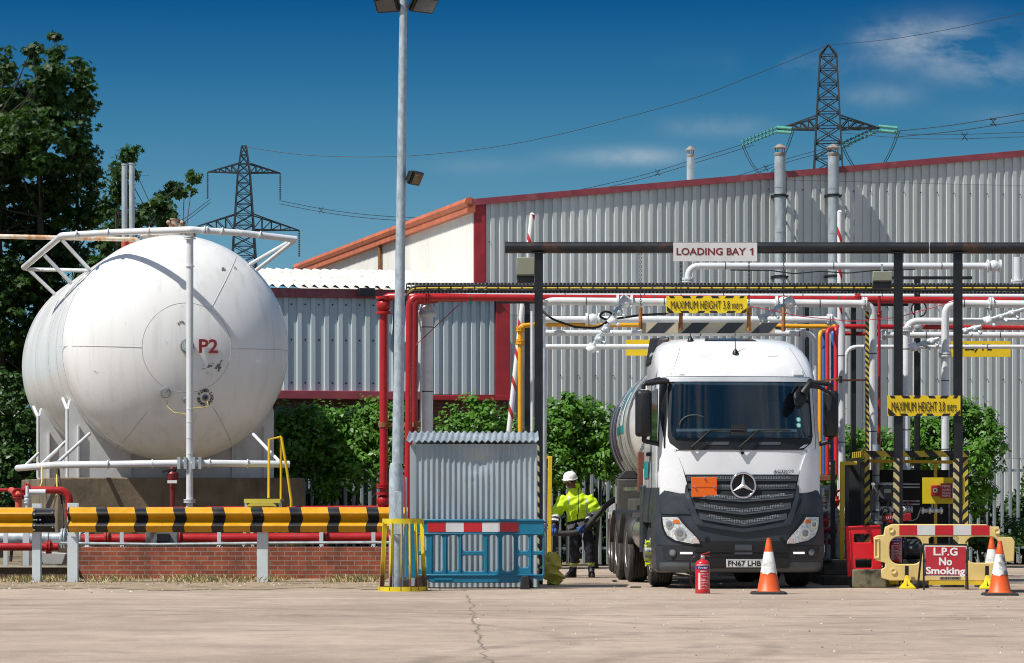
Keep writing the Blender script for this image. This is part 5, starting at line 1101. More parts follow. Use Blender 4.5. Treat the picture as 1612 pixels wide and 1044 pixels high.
# yellow goal frame and sleeve
d = 50.6; gf = T('goal_post', 'thin yellow goal post right of the shelter', 'goal post', W(864, 905, d)); mb = MB(); mb.bar((px2x(864, d), d, 0), W(866, 718, d), .065, .065); mb.build('upright', yellow_paint, gf, bevel=.006); mb = MB(); mb.bar(W(852, 720, d), W(863, 720, d), .06, .05); mb.bar(W(853, 722, d), W(853, 722, d+1.2), .05, .05); mb.build('top_bar', yellow_paint, gf, bevel=.006)
d = 49.3; bg_ = T('yellow_sleeve', 'crumpled yellow plastic sleeve at the foot of the yellow frame', 'sleeve', W(872, 923, d)); mb = MB(); loops = []
for j in range(15):
    t = j/14; z = .02+.46*t; r0 = (.085, .115, .09, .135, .165, .14, .105, .12, .155, .15, .11, .10, .115, .125, .08)[j]; off = .05*math.sin(t*9)
    loops.append([Vector((px2x(872, d)+off*.5-.05*t+r0*(1+.18*math.sin(3*a_+j*.8)+.1*math.sin(5*a_-j))*math.cos(a_), d+r0*.8*math.sin(a_)*(1+.2*math.sin(2*a_+j)), z+.03*math.sin(2*a_+j*1.3))) for a_ in [2*math.pi*i/18 for i in range(18)]])
mb.loft(loops); mb.build('folds', M('yellow_plastic', (.60, .50, .08), .38, var=.2, vs=8), bg_, smooth=50)
# ================================================================ road tanker
tk = T('tanker_lorry', 'white and dark grey tanker lorry with orange hazard plate parked in the loading bay', 'lorry')
cabw = M('cab_white', (.76, .77, .79), .28, var=.03, vs=1.5, coat=.6, dirt=[((.42, .40, .37), 3, .54, .84, .35, .32), ((.30, .27, .24), 10, .66, .78, .5, .35)])
cabg = M('cab_grey', (.030, .038, .048), .42, var=.12, vs=4, dirt=[((.12, .12, .115), 5, .58, .85, .5, .4)])
cabk = M('cab_black', (.007, .0075, .009), .48, var=.2)
trim = M('trim_grey', (.060, .070, .082), .42)
seam = M('panel_gap', (.05, .05, .055), .7)
WT = [(1.34, 1.165, .085, .24), (1.62, 1.165, .09, .24), (2.0, 1.165, .11, .24), (2.18, 1.16, .13, .24), (2.98, 1.125, .295, .24), (3.06, 1.12, .315, .25), (3.2, 1.10, .38, .28), (3.34, 1.06, .49, .30), (3.45, 1.005, .62, .30), (3.54, .93, .78, .28), (3.61, .82, 1.0, .25), (3.65, .66, 1.25, .2), (3.665, .45, 1.5, .12)]
GT = [(.235, 1.15, .10, .30), (.27, 1.19, .045, .31), (.33, 1.21, .02, .32), (.62, 1.225, .0, .33), (.95, 1.22, .01, .33), (1.2, 1.21, .03, .32), (1.36, 1.19, .05, .30), (1.46, 1.175, .085, .26)]
W2 = [(2.9, 1.13), (3.2, 1.12), (3.34, 1.11), (3.45, 1.09), (3.54, 1.05), (3.61, .97), (3.65, .84), (3.67, .60)]
def interp(tab, z):
    z = max(tab[0][0], min(tab[-1][0], z))
    for a, c in zip(tab, tab[1:]):
        if z <= c[0]: t = (z-a[0])/(c[0]-a[0]); return [a[i]+(c[i]-a[i])*t for i in range(1, 4)]
def fy(x, z):
    w_, f, c = interp(GT if z < 1.36 else WT, z); return f+c*min(1.3, abs(x)/w_)**4.2
def outline(w_, f, c, yb, z, n=28):
    o = []
    for i in range(n+1):
        x = -w_+2*w_*i/n; x = w_*math.sin(math.pi/2*x/w_) if False else x; o.append(Vector((x, f+c*(abs(x)/w_)**4.2, z)))
    w2 = w_ if z < 3.0 else max(w_, [a[1]+(c_[1]-a[1])*(z-a[0])/(c_[0]-a[0]) for a, c_ in zip(W2, W2[1:]) if a[0] <= z <= c_[0]+1e-6][0]); ym = min(yb-.3, f+c+.45); wm = w_+(w2-w_)*.8
    return o+[Vector((wm, ym, z)), Vector((w2, yb-.08, z)), Vector((w2-.08, yb, z)), Vector((-w2+.08, yb, z)), Vector((-w2, yb-.08, z)), Vector((-wm, ym, z))]
mb = MB(); mb.loft([outline(w_, f, c, 2.25, z) for z, w_, f, c in WT]); mb.build('cab', cabw, tk, smooth=55)
mb = MB(); mb.loft([outline(w_, f, c, .93 if z < 1.0 else 2.2, z) for z, w_, f, c in GT if z < 1.0]); mb.build('bumper', cabg, tk, smooth=40)
mb = MB(); mb.loft([outline(w_, f, c, 2.2, z) for z, w_, f, c in GT if z > .9]); mb.build('lower_body', cabg, tk, smooth=40)
def gpatch(mb, fn, nu, nv, off, dep=.03, mat=None):
    """panel lying on the curved front: fn(u, v) -> (x, z)"""
    g_ = [[fn(i/nu, j/nv) for i in range(nu+1)] for j in range(nv+1)]
    P = [Vector((x, fy(x, z)-off, z)) for row in g_ for x, z in row]; Q = [p+Vector((0, dep, 0)) for p in P]; n = nu+1; m = len(P)
    fs = [(j*n+i, j*n+i+1, (j+1)*n+i+1, (j+1)*n+i) for j in range(nv) for i in range(nu)]
    bd = [i for i in range(n)]+[(j+1)*n-1 for j in range(1, nv+1)]+[nv*n+i for i in range(n-2, -1, -1)]+[j*n for j in range(nv-1, 0, -1)]
    fs += [(bd[(k+1) % len(bd)], bd[k], m+bd[k], m+bd[(k+1) % len(bd)]) for k in range(len(bd))]
    return mb.add(P+Q, fs, mat)
def rowsfn(rows):
    rows = sorted(rows)
    def f(u, v):
        z = rows[0][0]+(rows[-1][0]-rows[0][0])*v
        for a, c in zip(rows, rows[1:]):
            if z <= c[0]+1e-9: t = (z-a[0])/(c[0]-a[0]+1e-9); x0 = a[1]+(c[1]-a[1])*t; x1 = a[2]+(c[2]-a[2])*t; return x0+(x1-x0)*u, z
    return f
def fp(name, rows, off, mat, parent=tk, nu=16, nv=10, dep=.03):
    mb = MB(); gpatch(mb, rowsfn(rows), nu, nv, off, dep); return mb.build(name, mat, parent, smooth=50)
# windscreen
def glass_mat(name, tint, gloss=1.0):
    m = bpy.data.materials.new(name); m.use_nodes = True; nt = m.node_tree; nt.nodes.clear(); b = NB(nt)
    t = b.n('ShaderNodeBsdfTransparent'); t.inputs[0].default_value = (*tint, 1); g_ = b.n('ShaderNodeBsdfGlossy'); g_.inputs['Roughness'].default_value = .015; g_.inputs[0].default_value = (.9, .95, 1, 1)
    fr_ = b.n('ShaderNodeFresnel'); fr_.inputs[0].default_value = 1.55; mx = b.n('ShaderNodeMixShader'); nt.links.new(b.math('MULTIPLY', fr_.outputs[0], gloss), mx.inputs[0]); nt.links.new(t.outputs[0], mx.inputs[1]); nt.links.new(g_.outputs[0], mx.inputs[2])
    o = b.n('ShaderNodeOutputMaterial'); nt.links.new(mx.outputs[0], o.inputs[0]); return m
wglass = glass_mat('windscreen_glass', (.72, .86, .88), 1.5)
inside = M('cab_interior', (.014, .034, .052), .8, var=.5, vs=2)
rws = [(2.17, -.96, .96), (2.2, -1.01, 1.01), (2.4, -1.02, 1.02), (2.94, -.985, .985), (2.975, -.95, .95)]
sur = fp('windscreen_surround', [(2.0, -.90, .90), (2.03, -1.0, 1.0), (2.17, -1.055, 1.055), (2.95, -1.03, 1.03), (3.0, -1.0, 1.0)], .006, cabk)
ws = fp('windscreen', rws, .034, wglass, nv=12, dep=.004)
fp('cab_interior', [(z, a+.01, c-.01) for z, a, c in rws], .012, inside, ws, dep=.004)
fp('dashboard', [(2.195, -.92, .86), (2.30, -.94, .86)], .017, M('dash_grey', (.10, .11, .11), .7), ws, dep=.003)
fp('dash_sheet', [(2.262, -.94, .80), (2.302, -.94, .80)], .021, M('dash_pale', (.80, .78, .70), .6), ws, dep=.003)
mb = MB(); mb.tube([Vector((-.68+.21*math.cos(t), fy(-.68, 2.38)-.022, 2.36+.14*math.sin(t))) for t in [i*math.pi/14 for i in range(15)]], .009, n=6); mb.build('steering_wheel', M('wheel_grey', (.06, .075, .08), .5), ws)
for x0, x1, z1 in ((-.74, -.40, 2.72), (.30, .62, 2.70)): fp('seat_back', [(2.30, x0, x1), (z1-.06, x0+.02, x1-.02), (z1, x0+.07, x1-.07)], .015, M('seat_dark', (.034, .056, .07), .8), ws, dep=.002)
fp('curtain', [(2.30, -.06, .05), (2.96, -.03, .03)], .0148, M('seat_dark', (.034, .056, .07), .8), ws, dep=.002)
mb = MB()
for z in (2.352, 2.435): x = .83; mb.cyl((x, fy(x, z)-.038, z), (x, fy(x, z)-.0355, z), .037, n=20); mb.cyl((x, fy(x, z)-.0395, z), (x, fy(x, z)-.0385, z), .025, n=16, mat=1)
mb.build('sticker', [M('sticker_teal', (.06, .48, .48), .5), M('sticker_pale', (.45, .72, .72), .5)], ws)
fp('camera_unit', [(2.20, -.17, .08), (2.345, -.16, .07), (2.36, -.13, .04)], .05, cabk, ws, dep=.02)
for xa, dx_ in ((-.74, 1), (-.05, 1)):
    mb = MB(); pts = [(xa, 2.035), (xa+.12, 2.14), (xa+.27, 2.275), (xa+.33, 2.285)]; mb.tube([Vector((x, fy(x, z)-.07, z)) for x, z in pts], [.016, .013, .009, .008], n=8); mb.cyl((xa, fy(xa, 2.03)-.08, 2.03), (xa, fy(xa, 2.03)+.0, 2.03), .03)
    mb.tube([Vector((x, fy(x, z)-.055, z)) for x, z in ((xa+.20, 2.262), (xa+.40, 2.287), (xa+.62, 2.286), (xa+.76, 2.278))], .011, n=6); mb.build('wiper', M('wiper_black', (.012, .012, .013), .5), tk)
fp('grab_recess', [(2.07, -.50, -.20), (2.115, -.52, -.18)], .012, trim, sur, dep=.01); fp('grab_recess', [(2.07, .25, .55), (2.115, .23, .57)], .012, trim, sur, dep=.01)
# visor lip, roof details
fp('visor_lip', [(2.985, -1.07, 1.07), (3.045, -1.085, 1.085)], .02, M('visor_grey', (.50, .53, .57), .35), dep=.05)
for x in (-.88, .86): fp('marker_lamp', [(3.09, x-.075, x+.075), (3.155, x-.07, x+.07)], .018, M('lamp_clear', (.75, .76, .76), .15, coat=.6), dep=.03); 
fp('roof_hatch', [(3.605, -.42, .34), (3.66, -.36, .28)], .03, cabk, dep=.05)
fp('hatch_glass', [(3.612, -.38, .30), (3.65, -.34, .26)], .034, M('hatch_glass', (.05, .055, .05), .1, coat=.5), dep=.03)
def on_roof(x, z): return Vector((x, fy(x, z), z))
for x, z, h in ((-.62, 3.60, .09), (-.03, 3.40, .27)):
    p = on_roof(x, z); mb = MB(); mb.lathe([(.05, -.01), (.04, .03), (.018, .06), (.006, .065)], p, 14); mb.cyl(p+Vector((0, 0, .05)), p+Vector((0, .04, .05+h)), .006, n=6); mb.build('aerial', cabk, tk)
for sx in (-1, 1):
    fp('roof_ridge', [(3.36, sx*.50-.07, sx*.50+.07), (3.40, sx*.50-.09, sx*.50+.10)], .008, cabw, dep=.02, nu=6, nv=3)
mb = MB(); mb.loft([[Vector(p) for p in l] for l in ([(-1.13, 1.75, 3.30), (-.95, 1.65, 3.40), (-.84, 1.65, 3.69), (-1.00, 1.75, 3.68)], [(-1.14, 2.3, 3.26), (-.95, 2.3, 3.30), (-.80, 2.3, 3.70), (-1.07, 2.3, 3.70)])]); mb.build('roof_fairing', cabk, tk, bevel=.03)
mb = MB(); mb.box2(1.0, 1.12, 2.26, 2.5, 3.1, 3.5); mb.build('roof_fairing', cabk, tk, bevel=.03)
# white front corner panels
for sx in (-1, 1):
    R_ = lambda z, a, c: (z, min(sx*a, sx*c), max(sx*a, sx*c))
    fp('corner_panel', [R_(1.365, .80, .86), R_(1.40, .78, 1.06), R_(1.52, .80, 1.13), R_(1.75, .86, 1.14), R_(1.93, .93, 1.13), R_(2.0, .98, 1.10)], .022, cabw, dep=.05, nu=12, nv=14)
    fp('panel_gap', [R_(1.64, .822, .829), R_(1.99, .962, .969)], .012, seam, dep=.02, nu=2, nv=12)
fp('panel_gap', [(1.994, -.95, .95), (2.002, -.95, .95)], .010, seam, dep=.02, nv=2)
for sx in (-1, 1):
    R_ = lambda z, a, c: (z, min(sx*a, sx*c), max(sx*a, sx*c))
    fp('panel_gap', [R_(3.07, .985, .990), R_(3.5, .80, .805)], .004, seam, dep=.02, nu=2, nv=12); fp('panel_gap', [R_(2.02, 1.098, 1.104), R_(2.97, 1.075, 1.080)], .004, seam, dep=.02, nu=2, nv=10)
    fp('panel_gap', [R_(1.14, .72, 1.16), R_(1.146, .72, 1.16)], .004, M('gap_dark', (.004, .004, .005), .8), dep=.02, nu=8, nv=1); fp('panel_gap', [R_(.625, .62, 1.2), R_(.632, .62, 1.2)], .004, M('gap_dark', (.004, .004, .005), .8), dep=.02, nu=10, nv=1)
fp('panel_gap', [(3.055, -1.05, 1.05), (3.062, -1.05, 1.05)], .004, seam, dep=.02, nu=24, nv=1)
# front grille
gback = fp('grille', [(.92, -.30, .30), (1.0, -.60, .60), (1.37, -.775, .775), (1.645, -.835, .835)], .012, M('grille_black', (.006, .007, .008), .6), nu=24)
mesh_m = None
def honey(b, co):
    s = b.n('ShaderNodeSeparateXYZ', i_0=co); cb = b.n('ShaderNodeCombineXYZ', i_0=s.outputs[0], i_1=s.outputs[2]); v = b.n('ShaderNodeTexVoronoi', i_Vector=cb.outputs[0]); v.inputs['Scale'].default_value = 42; v.inputs['Randomness'].default_value = .15
    return b.mix(b.math('LESS_THAN', v.outputs['Distance'], .42), (.21, .23, .25), (.008, .009, .010))
mesh_m = M('grille_mesh', (0, 0, 0), .4, pattern=honey)
SL_ = [(1.597, 0.0, .80, .030), (1.485, .018, .775, .031), (1.355, .055, .735, .034), (1.205, .085, .695, .038), (1.055, .10, .63, .036)]
for zc, vee, xw, hh in SL_:
    def vz(x): return vee*(1-(abs(x)/xw)**1.15)
    mb = MB(); gpatch(mb, lambda u, v: ((2*u-1)*xw, zc-vz((2*u-1)*xw)+(v-.5)*2*hh*1.0-(.012 if v < .5 else 0)), 32, 4, .030, .03); s_ = mb.build('grille_slat', trim, gback, smooth=50)
    xm = xw-.09; mb = MB(); gpatch(mb, lambda u, v: ((2*u-1)*(xm-.05*v), zc-vz((2*u-1)*xw)+.004+(v-.5)*2*hh*.60), 32, 2, .034, .002); mb.build('grille_mesh', mesh_m, gback, smooth=50)
mb = MB(); xw = .66; gpatch(mb, lambda u, v: ((2*u-1)*(xw-.02*v), .945-.10*(1-abs(2*u-1)**1.2)+(v-.5)*.05), 28, 2, .034, .05); mb.build('grille_frame', cabg, gback, smooth=50)
for sx in (-1, 1):
    R_ = lambda z, a, c: (z, min(sx*a, sx*c), max(sx*a, sx*c)); fp('grille_frame', [R_(.93, .56, .68), R_(1.06, .66, .74), R_(1.37, .775, .83), R_(1.50, .80, .815)], .036, cabg, gback, nu=3, dep=.05)
    fp('cheek_panel', [R_(1.08, .76, 1.16), R_(1.16, .80, 1.17), R_(1.28, .86, 1.17), R_(1.33, .94, 1.15)], .018, cabg, nu=10, dep=.03)
# emblem
ec = Vector((0, fy(0, 1.49)-.075, 1.49)); em = MB(); em.tube([ec+Vector((.176*math.cos(t), 0, .176*math.sin(t))) for t in [2*math.pi*i/48 for i in range(49)]], .016, n=10); em.build('emblem_ring', chrome, gback)
em = MB(); em.cyl(ec+Vector((0, .045, 0)), ec+Vector((0, .02, 0)), .185, n=40); em.build('emblem_back', cabk, gback)
em = MB(); tips = [ec+Vector((.165*math.sin(t), -.004, .165*math.cos(t))) for t in (0, 2*math.pi/3, 4*math.pi/3)]; inn = [ec+Vector((.034*math.sin(t), -.0, .034*math.cos(t))) for t in (math.pi/3, math.pi, 5*math.pi/3)]; top_ = ec+Vector((0, -.030, 0))
em.add(tips+inn+[top_, ec+Vector((0, .02, 0))], [f for i in range(3) for f in ((i, 3+i, 6), (i, 6, 3+(i+2) % 3), (3+i, i, 7), (7, i, 3+(i+2) % 3))]); em.build('emblem_star', M('emblem_silver', (.72, .73, .75), .38, .55), gback, smooth=0)
em = MB(); em.tube([Vector((.0+.028*math.cos(t), fy(0, 1.925)-.022, 1.955+.028*math.sin(t))) for t in [2*math.pi*i/24 for i in range(25)]], .006, n=6); em.cyl((0, fy(0, 1.955)-.012, 1.955), (0, fy(0, 1.955)-.02, 1.955), .026, n=20, mat=1); em.build('badge', [chrome, cabk], tk)
mb = MB(); text(mb, 'ACTROS', .30, .042, (.60, fy(.6, 1.695)-.012, 1.692), (1, .045, 0), (.14, 0, 1), bold=.01, thick=.008); mb.build('lettering', M('badge_chrome', (.18, .19, .2), .25, .9), tk)
# hazard plate
hz = MB(); y_ = fy(-.56, 1.45)-.075; hz.box2(-.745, -.375, y_, y_+.012, 1.325, 1.605); hazo = hz.build('hazard_plate', M('hazard_orange', (.80, .135, .006), .45, var=.05), tk, bevel=.004)
mb = MB(); 
mb.box2(-.735, -.385, y_-.004, y_-.001, 1.460, 1.466); mb.build('plate_fold', M('orange_dark', (.40, .07, .01), .5), hazo)
for x, z in ((-.70, 1.468), (-.42, 1.468), (-.56, 1.60), (-.56, 1.33)): mb = MB(); mb.cyl((x, y_-.02, z), (x, y_+.05, z), .012, n=8); mb.build('clip', steel_bright, hazo)
# headlamps
lampm = M('headlamp_reflector', (.62, .62, .61), .22, .25, var=.5, vs=34, coat=.5)
for sx in (-1, 1):
    R_ = lambda z, a, c: (z, min(sx*a, sx*c), max(sx*a, sx*c))
    hl = fp('headlamp', [R_(.655, .63, .74), R_(.70, .64, .96), R_(.77, .70, 1.07), R_(.87, .80, 1.115), R_(.96, .88, 1.13), R_(1.035, .93, 1.135)], .024, lampm, dep=.05, nu=14, nv=16)
    fp('headlamp_bezel', [R_(.635, .60, .76), R_(.69, .61, .99), R_(.76, .67, 1.10), R_(.87, .77, 1.14), R_(.97, .85, 1.15), R_(1.05, .90, 1.15)], .018, cabk, hl, dep=.04, nu=10, nv=14)
    for x, z, r_ in ((.90, .805, .085), (1.04, .93, .06)):
        q = Vector((sx*x, fy(x, z)-.026, z)); mb = MB(); nrm = Vector((sx*.35, -1, 0)).normalized(); mb.cyl(q, q+nrm*.018, r_, r_*.96, n=22); mb.cyl(q+nrm*.0185, q+nrm*.022, r_*.62, r_*.5, n=18, mat=1); mb.build('lamp_lens', [chrome, M('lens_dark', (.22, .24, .26), .06, .3, coat=.9)], hl)
    fp('indicator', [R_(.945, .90, 1.0), R_(1.0, .92, .99)], .034, M('amber_lens', (.62, .15, .01), .2, coat=.5), hl, dep=.012, nu=4, nv=3)
    fp('reflector', [R_(.665, .64, .72), R_(.74, .67, .72)], .030, M('lens_pinkish', (.62, .46, .42), .2, coat=.6), hl, dep=.01, nu=3, nv=3)
    # lower lamps
    lr = fp('fog_lamp_recess', [R_(.42, .70, 1.06), R_(.45, .66, 1.12), R_(.60, .68, 1.14), R_(.625, .74, 1.12)], .010, M('recess_grey', (.018, .021, .025), .55), dep=.03, nu=10, nv=6)
    x, z = 1.0, .525; q = Vector((sx*x, fy(x, z)-.012, z)); nrm = Vector((sx*.35, -1, 0)).normalized(); mb = MB(); mb.cyl(q, q+nrm*.02, .055, n=20); mb.cyl(q+nrm*.0205, q+nrm*.026, .04, .03, n=18, mat=1); mb.build('fog_lamp', [trim, M('lens_dark', (.22, .24, .26), .06, .3)], lr)
    drl = fp('daylight_strip', [R_(.505, .73, .90), R_(.535, .73, .90)], .018, M('drl_housing', (.7, .7, .7), .2), lr, dep=.01, nu=6, nv=2)
dm = bpy.data.materials.new('lit_lamp'); dm.use_nodes = True; p_ = dm.node_tree.nodes['Principled BSDF']; p_.inputs['Base Color'].default_value = (.8, .72, .7, 1); p_.inputs['Emission Color'].default_value = (1, .86, .84, 1); p_.inputs['Emission Strength'].default_value = .7
for o in bpy.data.objects:
    if o.name.startswith('daylight_strip'): o.data.materials[0] = dm
# intake, number plate
fp('lower_intake', [(.45, -.66, .66), (.50, -.82, .82), (.60, -.80, .80), (.69, -.66, .66)], .008, M('grille_black', (.006, .007, .008), .6), nu=20, dep=.03)
fp('intake_bar', [(.535, -.70, .70), (.56, -.70, .70)], .016, cabk, dep=.02); fp('intake_block', [(.50, -.13, .13), (.64, -.12, .12)], .014, trim, dep=.02)
fp('bumper_lip', [(.245, -1.13, 1.13), (.30, -1.17, 1.17), (.385, -1.17, 1.17)], .018, M('lip_grey', (.075, .085, .092), .5), nu=24, dep=.05)
fp('plate_holder', [(.30, -.62, .66), (.34, -.64, .68), (.45, -.64, .68)], .040, cabk, dep=.05)
pz0 = fy(0, .39)-.056; npx = .012; mb = MB(); mb.box2(npx-.262, npx+.262, pz0, pz0+.010, .315, .432); npl = mb.build('number_plate', M('plate_white', (.66, .66, .64), .35), tk, bevel=.003)
mb = MB(); text(mb, 'FN67 LHB', .475, .076, (npx, pz0-.002, .373), bold=.022, thick=.003); mb.build('lettering', sk, npl)
mb = MB()
for a in ((-.252, .252, .423, .427), (-.252, .252, .320, .324)): mb.box2(npx+a[0], npx+a[1], pz0-.003, pz0-.0003, a[2], a[3])
mb.build('border', sk, npl)
for x in (-.52, .56): mb = MB(); mb.cyl((x, fy(x, .70)-.014, .72), (x, fy(x, .7)+.02, .72), .035, n=18); mb.build('tow_cap', cabk, tk)
# mirrors
def mirror(xa, xb, sx):
    y0 = .30; mb = MB(); prof = rrect(xa, xb, 2.19, 2.86, .05); cx_, cz_ = (xa+xb)/2, 2.525
    loops = [[Vector((cx_+(x-cx_)*k, y0+o, cz_+(z-cz_)*k2)) for x, z in prof] for k, k2, o in ((.55, .85, -.075), (.85, .96, -.05), (1, 1, 0), (1, 1, .10), (.92, .98, .12))]
    mb.loft(loops); m_ = mb.build('mirror', cabk, tk, smooth=50)
    mb = MB(); xi = xb if sx < 0 else xa
    mb.tube(fillet([Vector((cx_, y0+.05, 2.87)), Vector((cx_, y0+.05, 2.95)), Vector((sx*1.02, y0+.10, 2.99))], .05), .032, n=8); mb.build('mirror_arm', cabk, m_, smooth=50); mb = MB(); mb.tube(fillet([Vector((cx_+.02, y0+.05, 2.2)), Vector((cx_, y0+.05, 2.13)), Vector((sx*1.14, y0+.12, 2.08))], .05), .035, n=8); mb.build('mirror_arm', cabk, m_, smooth=50)
mirror(-1.51, -1.28, -1); mirror(1.22, 1.43, 1)
mb = MB(); c = Vector((.82, .04, 2.76))
mb.loft([[c+Vector((a*r_*.9+dx_, dy_+.06*a, b_*r_*1.15+dz_)) for a, b_ in circ(14)] for r_, dx_, dy_, dz_ in ((.03, -.05, -.12, -.12), (.085, -.03, -.10, -.08), (.115, 0, -.02, -.02), (.10, .05, .04, .05), (.05, .09, .08, .10))]); km = mb.build('kerb_mirror', cabk, tk, smooth=50)
mb = MB(); mb.tube([c+Vector((.05, 0, .05)), c+Vector((.14, .0, .18)), Vector((1.0, .2, 3.0))], [.055, .05, .035], n=10); mb.build('mirror_arm', cabk, km, smooth=50); mb = MB(); mb.tube([c+Vector((.16, .02, .16)), Vector((1.12, .1, 2.90)), Vector((1.32, .2, 2.80))], [.035, .03, .02], n=8); mb.build('mirror_arm', cabk, km, smooth=50)
# cab side: door, window, handles
for sx in (-1,):
    xs = sx*1.168; mb = MB(); mb.prism([(.62, 2.10), (1.42, 2.10), (1.42, 2.86), (.80, 2.88)], xs-.004, xs+.004, U=(0, 1, 0), V=(0, 0, 1)); mb.v = [Vector((sx*(1.172-.05*max(0, (v.z-2.18)/.8))+(.004 if v.x > 0 else 0), v.y, v.z)) for v in mb.v]
    mb = MB(); sxp = lambda z: sx*(1.17-.042*max(0, (z-2.18)/.8)); q = [(.58, 2.10), (1.46, 2.10), (1.46, 2.88), (.76, 2.90)]
    mb.add([Vector((sxp(z)+sx*.006, y_, z)) for y_, z in q], [(0, 1, 2, 3)]); mb.build('door_window', M('side_glass', (.012, .02, .022), .06, coat=.5), tk, smooth=0)
    mb = MB()
    for a, c in (((.50, 1.42), (.50, 2.98)), ((1.54, 1.42), (1.54, 2.98)), ((.5, 2.98), (1.54, 2.98))): mb.bar((sxp(a[1])+sx*.003, a[0], a[1]), (sxp(c[1])+sx*.003, c[0], c[1]), .008, .012)
    mb.build('door_gap', seam, tk); mb = MB(); mb.box((sx*1.20, 1.36, 1.95), (.05, .20, .06)); mb.build('door_handle', cabk, tk, bevel=.01)
    mb = MB(); mb.loft([[Vector((sx*1.04, .40, 3.04)), Vector((sx*1.125, .47, 3.04)), Vector((sx*1.168, .40, 2.05)), Vector((sx*1.09, .28, 2.02))], [Vector((sx*1.06, .56, 3.06)), Vector((sx*1.135, .60, 3.05)), Vector((sx*1.18, .47, 2.05)), Vector((sx*1.10, .45, 2.02))]]); mb.box2(sx*1.15, sx*1.10, .60, 2.1, 3.0, 3.06); mb.build('pillar_trim', cabk, tk, bevel=.01)
    mb = MB(); mb.box2(sx*1.23, sx*1.10, 1.9, 2.24, .5, 1.5); mb.build('side_skirt', cabg, tk, bevel=.02)
    for k_, z in enumerate((.45, .78, 1.1)): mb = MB(); mb.box2(sx*1.22, sx*1.0, .95, 1.02, z-.02, z+.02); mb.build('step', trim, tk)
    mb = MB(); mb.box2(sx*1.178, sx*1.172, 1.6, 2.1, 1.6, 1.85); mb.build('side_decal', M('teal', (.01, .27, .29), .4), tk)
# wheels
tyre_m = M('tyre', (.020, .019, .018), .85, var=.3, vs=8, bump=.3, bs=30, dirt=[((.10, .085, .065), 5, .5, .75, 1, .6)])
rim_m = M('wheel_rim', (.48, .48, .46), .35, .6, var=.2, dirt=[(GRIME, 6, .5, .75)])
Mx90 = Matrix.Rotation(R(90), 3, 'Y')
def wheel(x, y, side, r=.50, w_=.31, dual=False, extra=0.0, name='wheel'):
    ox = side*x
    for k in range(2 if dual else 1):
        cx = ox-side*k*(w_+.05); pr = [(r*.56, -w_/2+.02), (r*.80, -w_/2), (r*.93, -w_/2+.01), (r*.985, -w_/2+.045)]
        n_ = 5
        for i in range(n_):
            a = -w_/2+.05+(w_-.10)*i/n_; c = -w_/2+.05+(w_-.10)*(i+1)/n_; pr += [(r, a+.004), (r, c-.012), (r-.014, c-.010), (r-.014, c-.001)]
        pr += [(r*.985, w_/2-.045), (r*.93, w_/2-.01), (r*.80, w_/2), (r*.56, w_/2-.02)]
        mb = MB(); mb.lathe(pr, (cx, y, r), 40, M=Mx90); t_ = mb.build('tyre', tyre_m, tk, smooth=35)
    mb = MB(); s_ = side; q = (ox, y, r); prr = [(r*.57, w_/2-.03), (r*.54, w_/2-.01), (r*.50, w_/2-.05), (r*.42, w_/2-(.10 if not extra else -.0)), (r*.22, w_/2+(.02 if extra else -.12)), (r*.20, w_/2+(.05+extra if extra else -.03)), (.01, w_/2+(.06+extra if extra else -.02))]
    mb.lathe([(a, s_*b_) for a, b_ in prr], q, 32, M=Mx90); rm = mb.build('wheel_rim', rim_m, tk, smooth=40)
    return ox, y, r, w_, side, rm
yl_nut = M('nut_yellow', (.62, .78, .02), .5)
for sd in (-1, 1):
    ox, y, r, w_, s_, rm = wheel(1.02, 1.42, sd, extra=.03)
    for i in range(10):
        t = 2*math.pi*i/10; mb = MB(); q = Vector((ox+s_*(w_/2-.0), y+.17*math.cos(t), r+.17*math.sin(t))); mb.cyl(q, q+Vector((s_*.05, 0, 0)), .018, n=8); mb.box(q+Vector((s_*.055, 0, 0)), (.012, .022, .035+.02*(i % 3))); mb.build('nut_pointer', yl_nut, rm)
    wheel(1.04, 4.25, sd, dual=True)
    wheel(1.04, 5.6, sd, dual=False, name='wheel')
KP = Vector((0, 4.2, 0)); trot = Matrix.Rotation(R(-4.2), 3, 'Z')
def trl(o):
    for v in o.data.vertices: v.co = trot @ (v.co-KP)+KP
n0 = set(bpy.data.objects)
for y_ in (8.4, 9.7, 11.0):
    for sd in (-1, 1): wheel(1.03, y_, sd, w_=.38)
# trailer tank
steel_m = M('tank_steel', (.68, .655, .60), .30, .75, var=.10, vs=2.5, dirt=[((.42, .38, .31), 2, .52, .8, .4, .4)])
def tank_pat(b, co):
    s = b.n('ShaderNodeSeparateXYZ', i_0=co); X_, Y_, Z_ = s.outputs
    c = b.mix(b.math('GREATER_THAN', b.math('ADD', Y_, b.math('MULTIPLY', Z_, -.25)), 8.6), (.74, .715, .66), (.085, .045, .14))
    return c
steel_t = M('tank_shell', (0, 0, 0), .32, .45, var=.08, vs=2, pattern=tank_pat, dirt=[((.40, .36, .30), 2, .55, .8, .4, .35)])
TZ, RX, RZ = 2.43, 1.20, 1.12
def tring(y, k=1.0, n=56): return [Vector((RX*k*math.cos(2*math.pi*i/n), y, TZ+RZ*k*math.sin(2*math.pi*i/n))) for i in range(n)]
mb = MB(); mb.loft([tring(2.95, .25), tring(2.97, .55), tring(3.04, .82), tring(3.16, .96), tring(3.35, 1.0)]+[tring(3.35+i*.9, 1) for i in range(1, 10)]+[tring(11.9, .97), tring(12.1, .82), tring(12.2, .4)]); mb.build('tank', steel_t, tk, smooth=50)
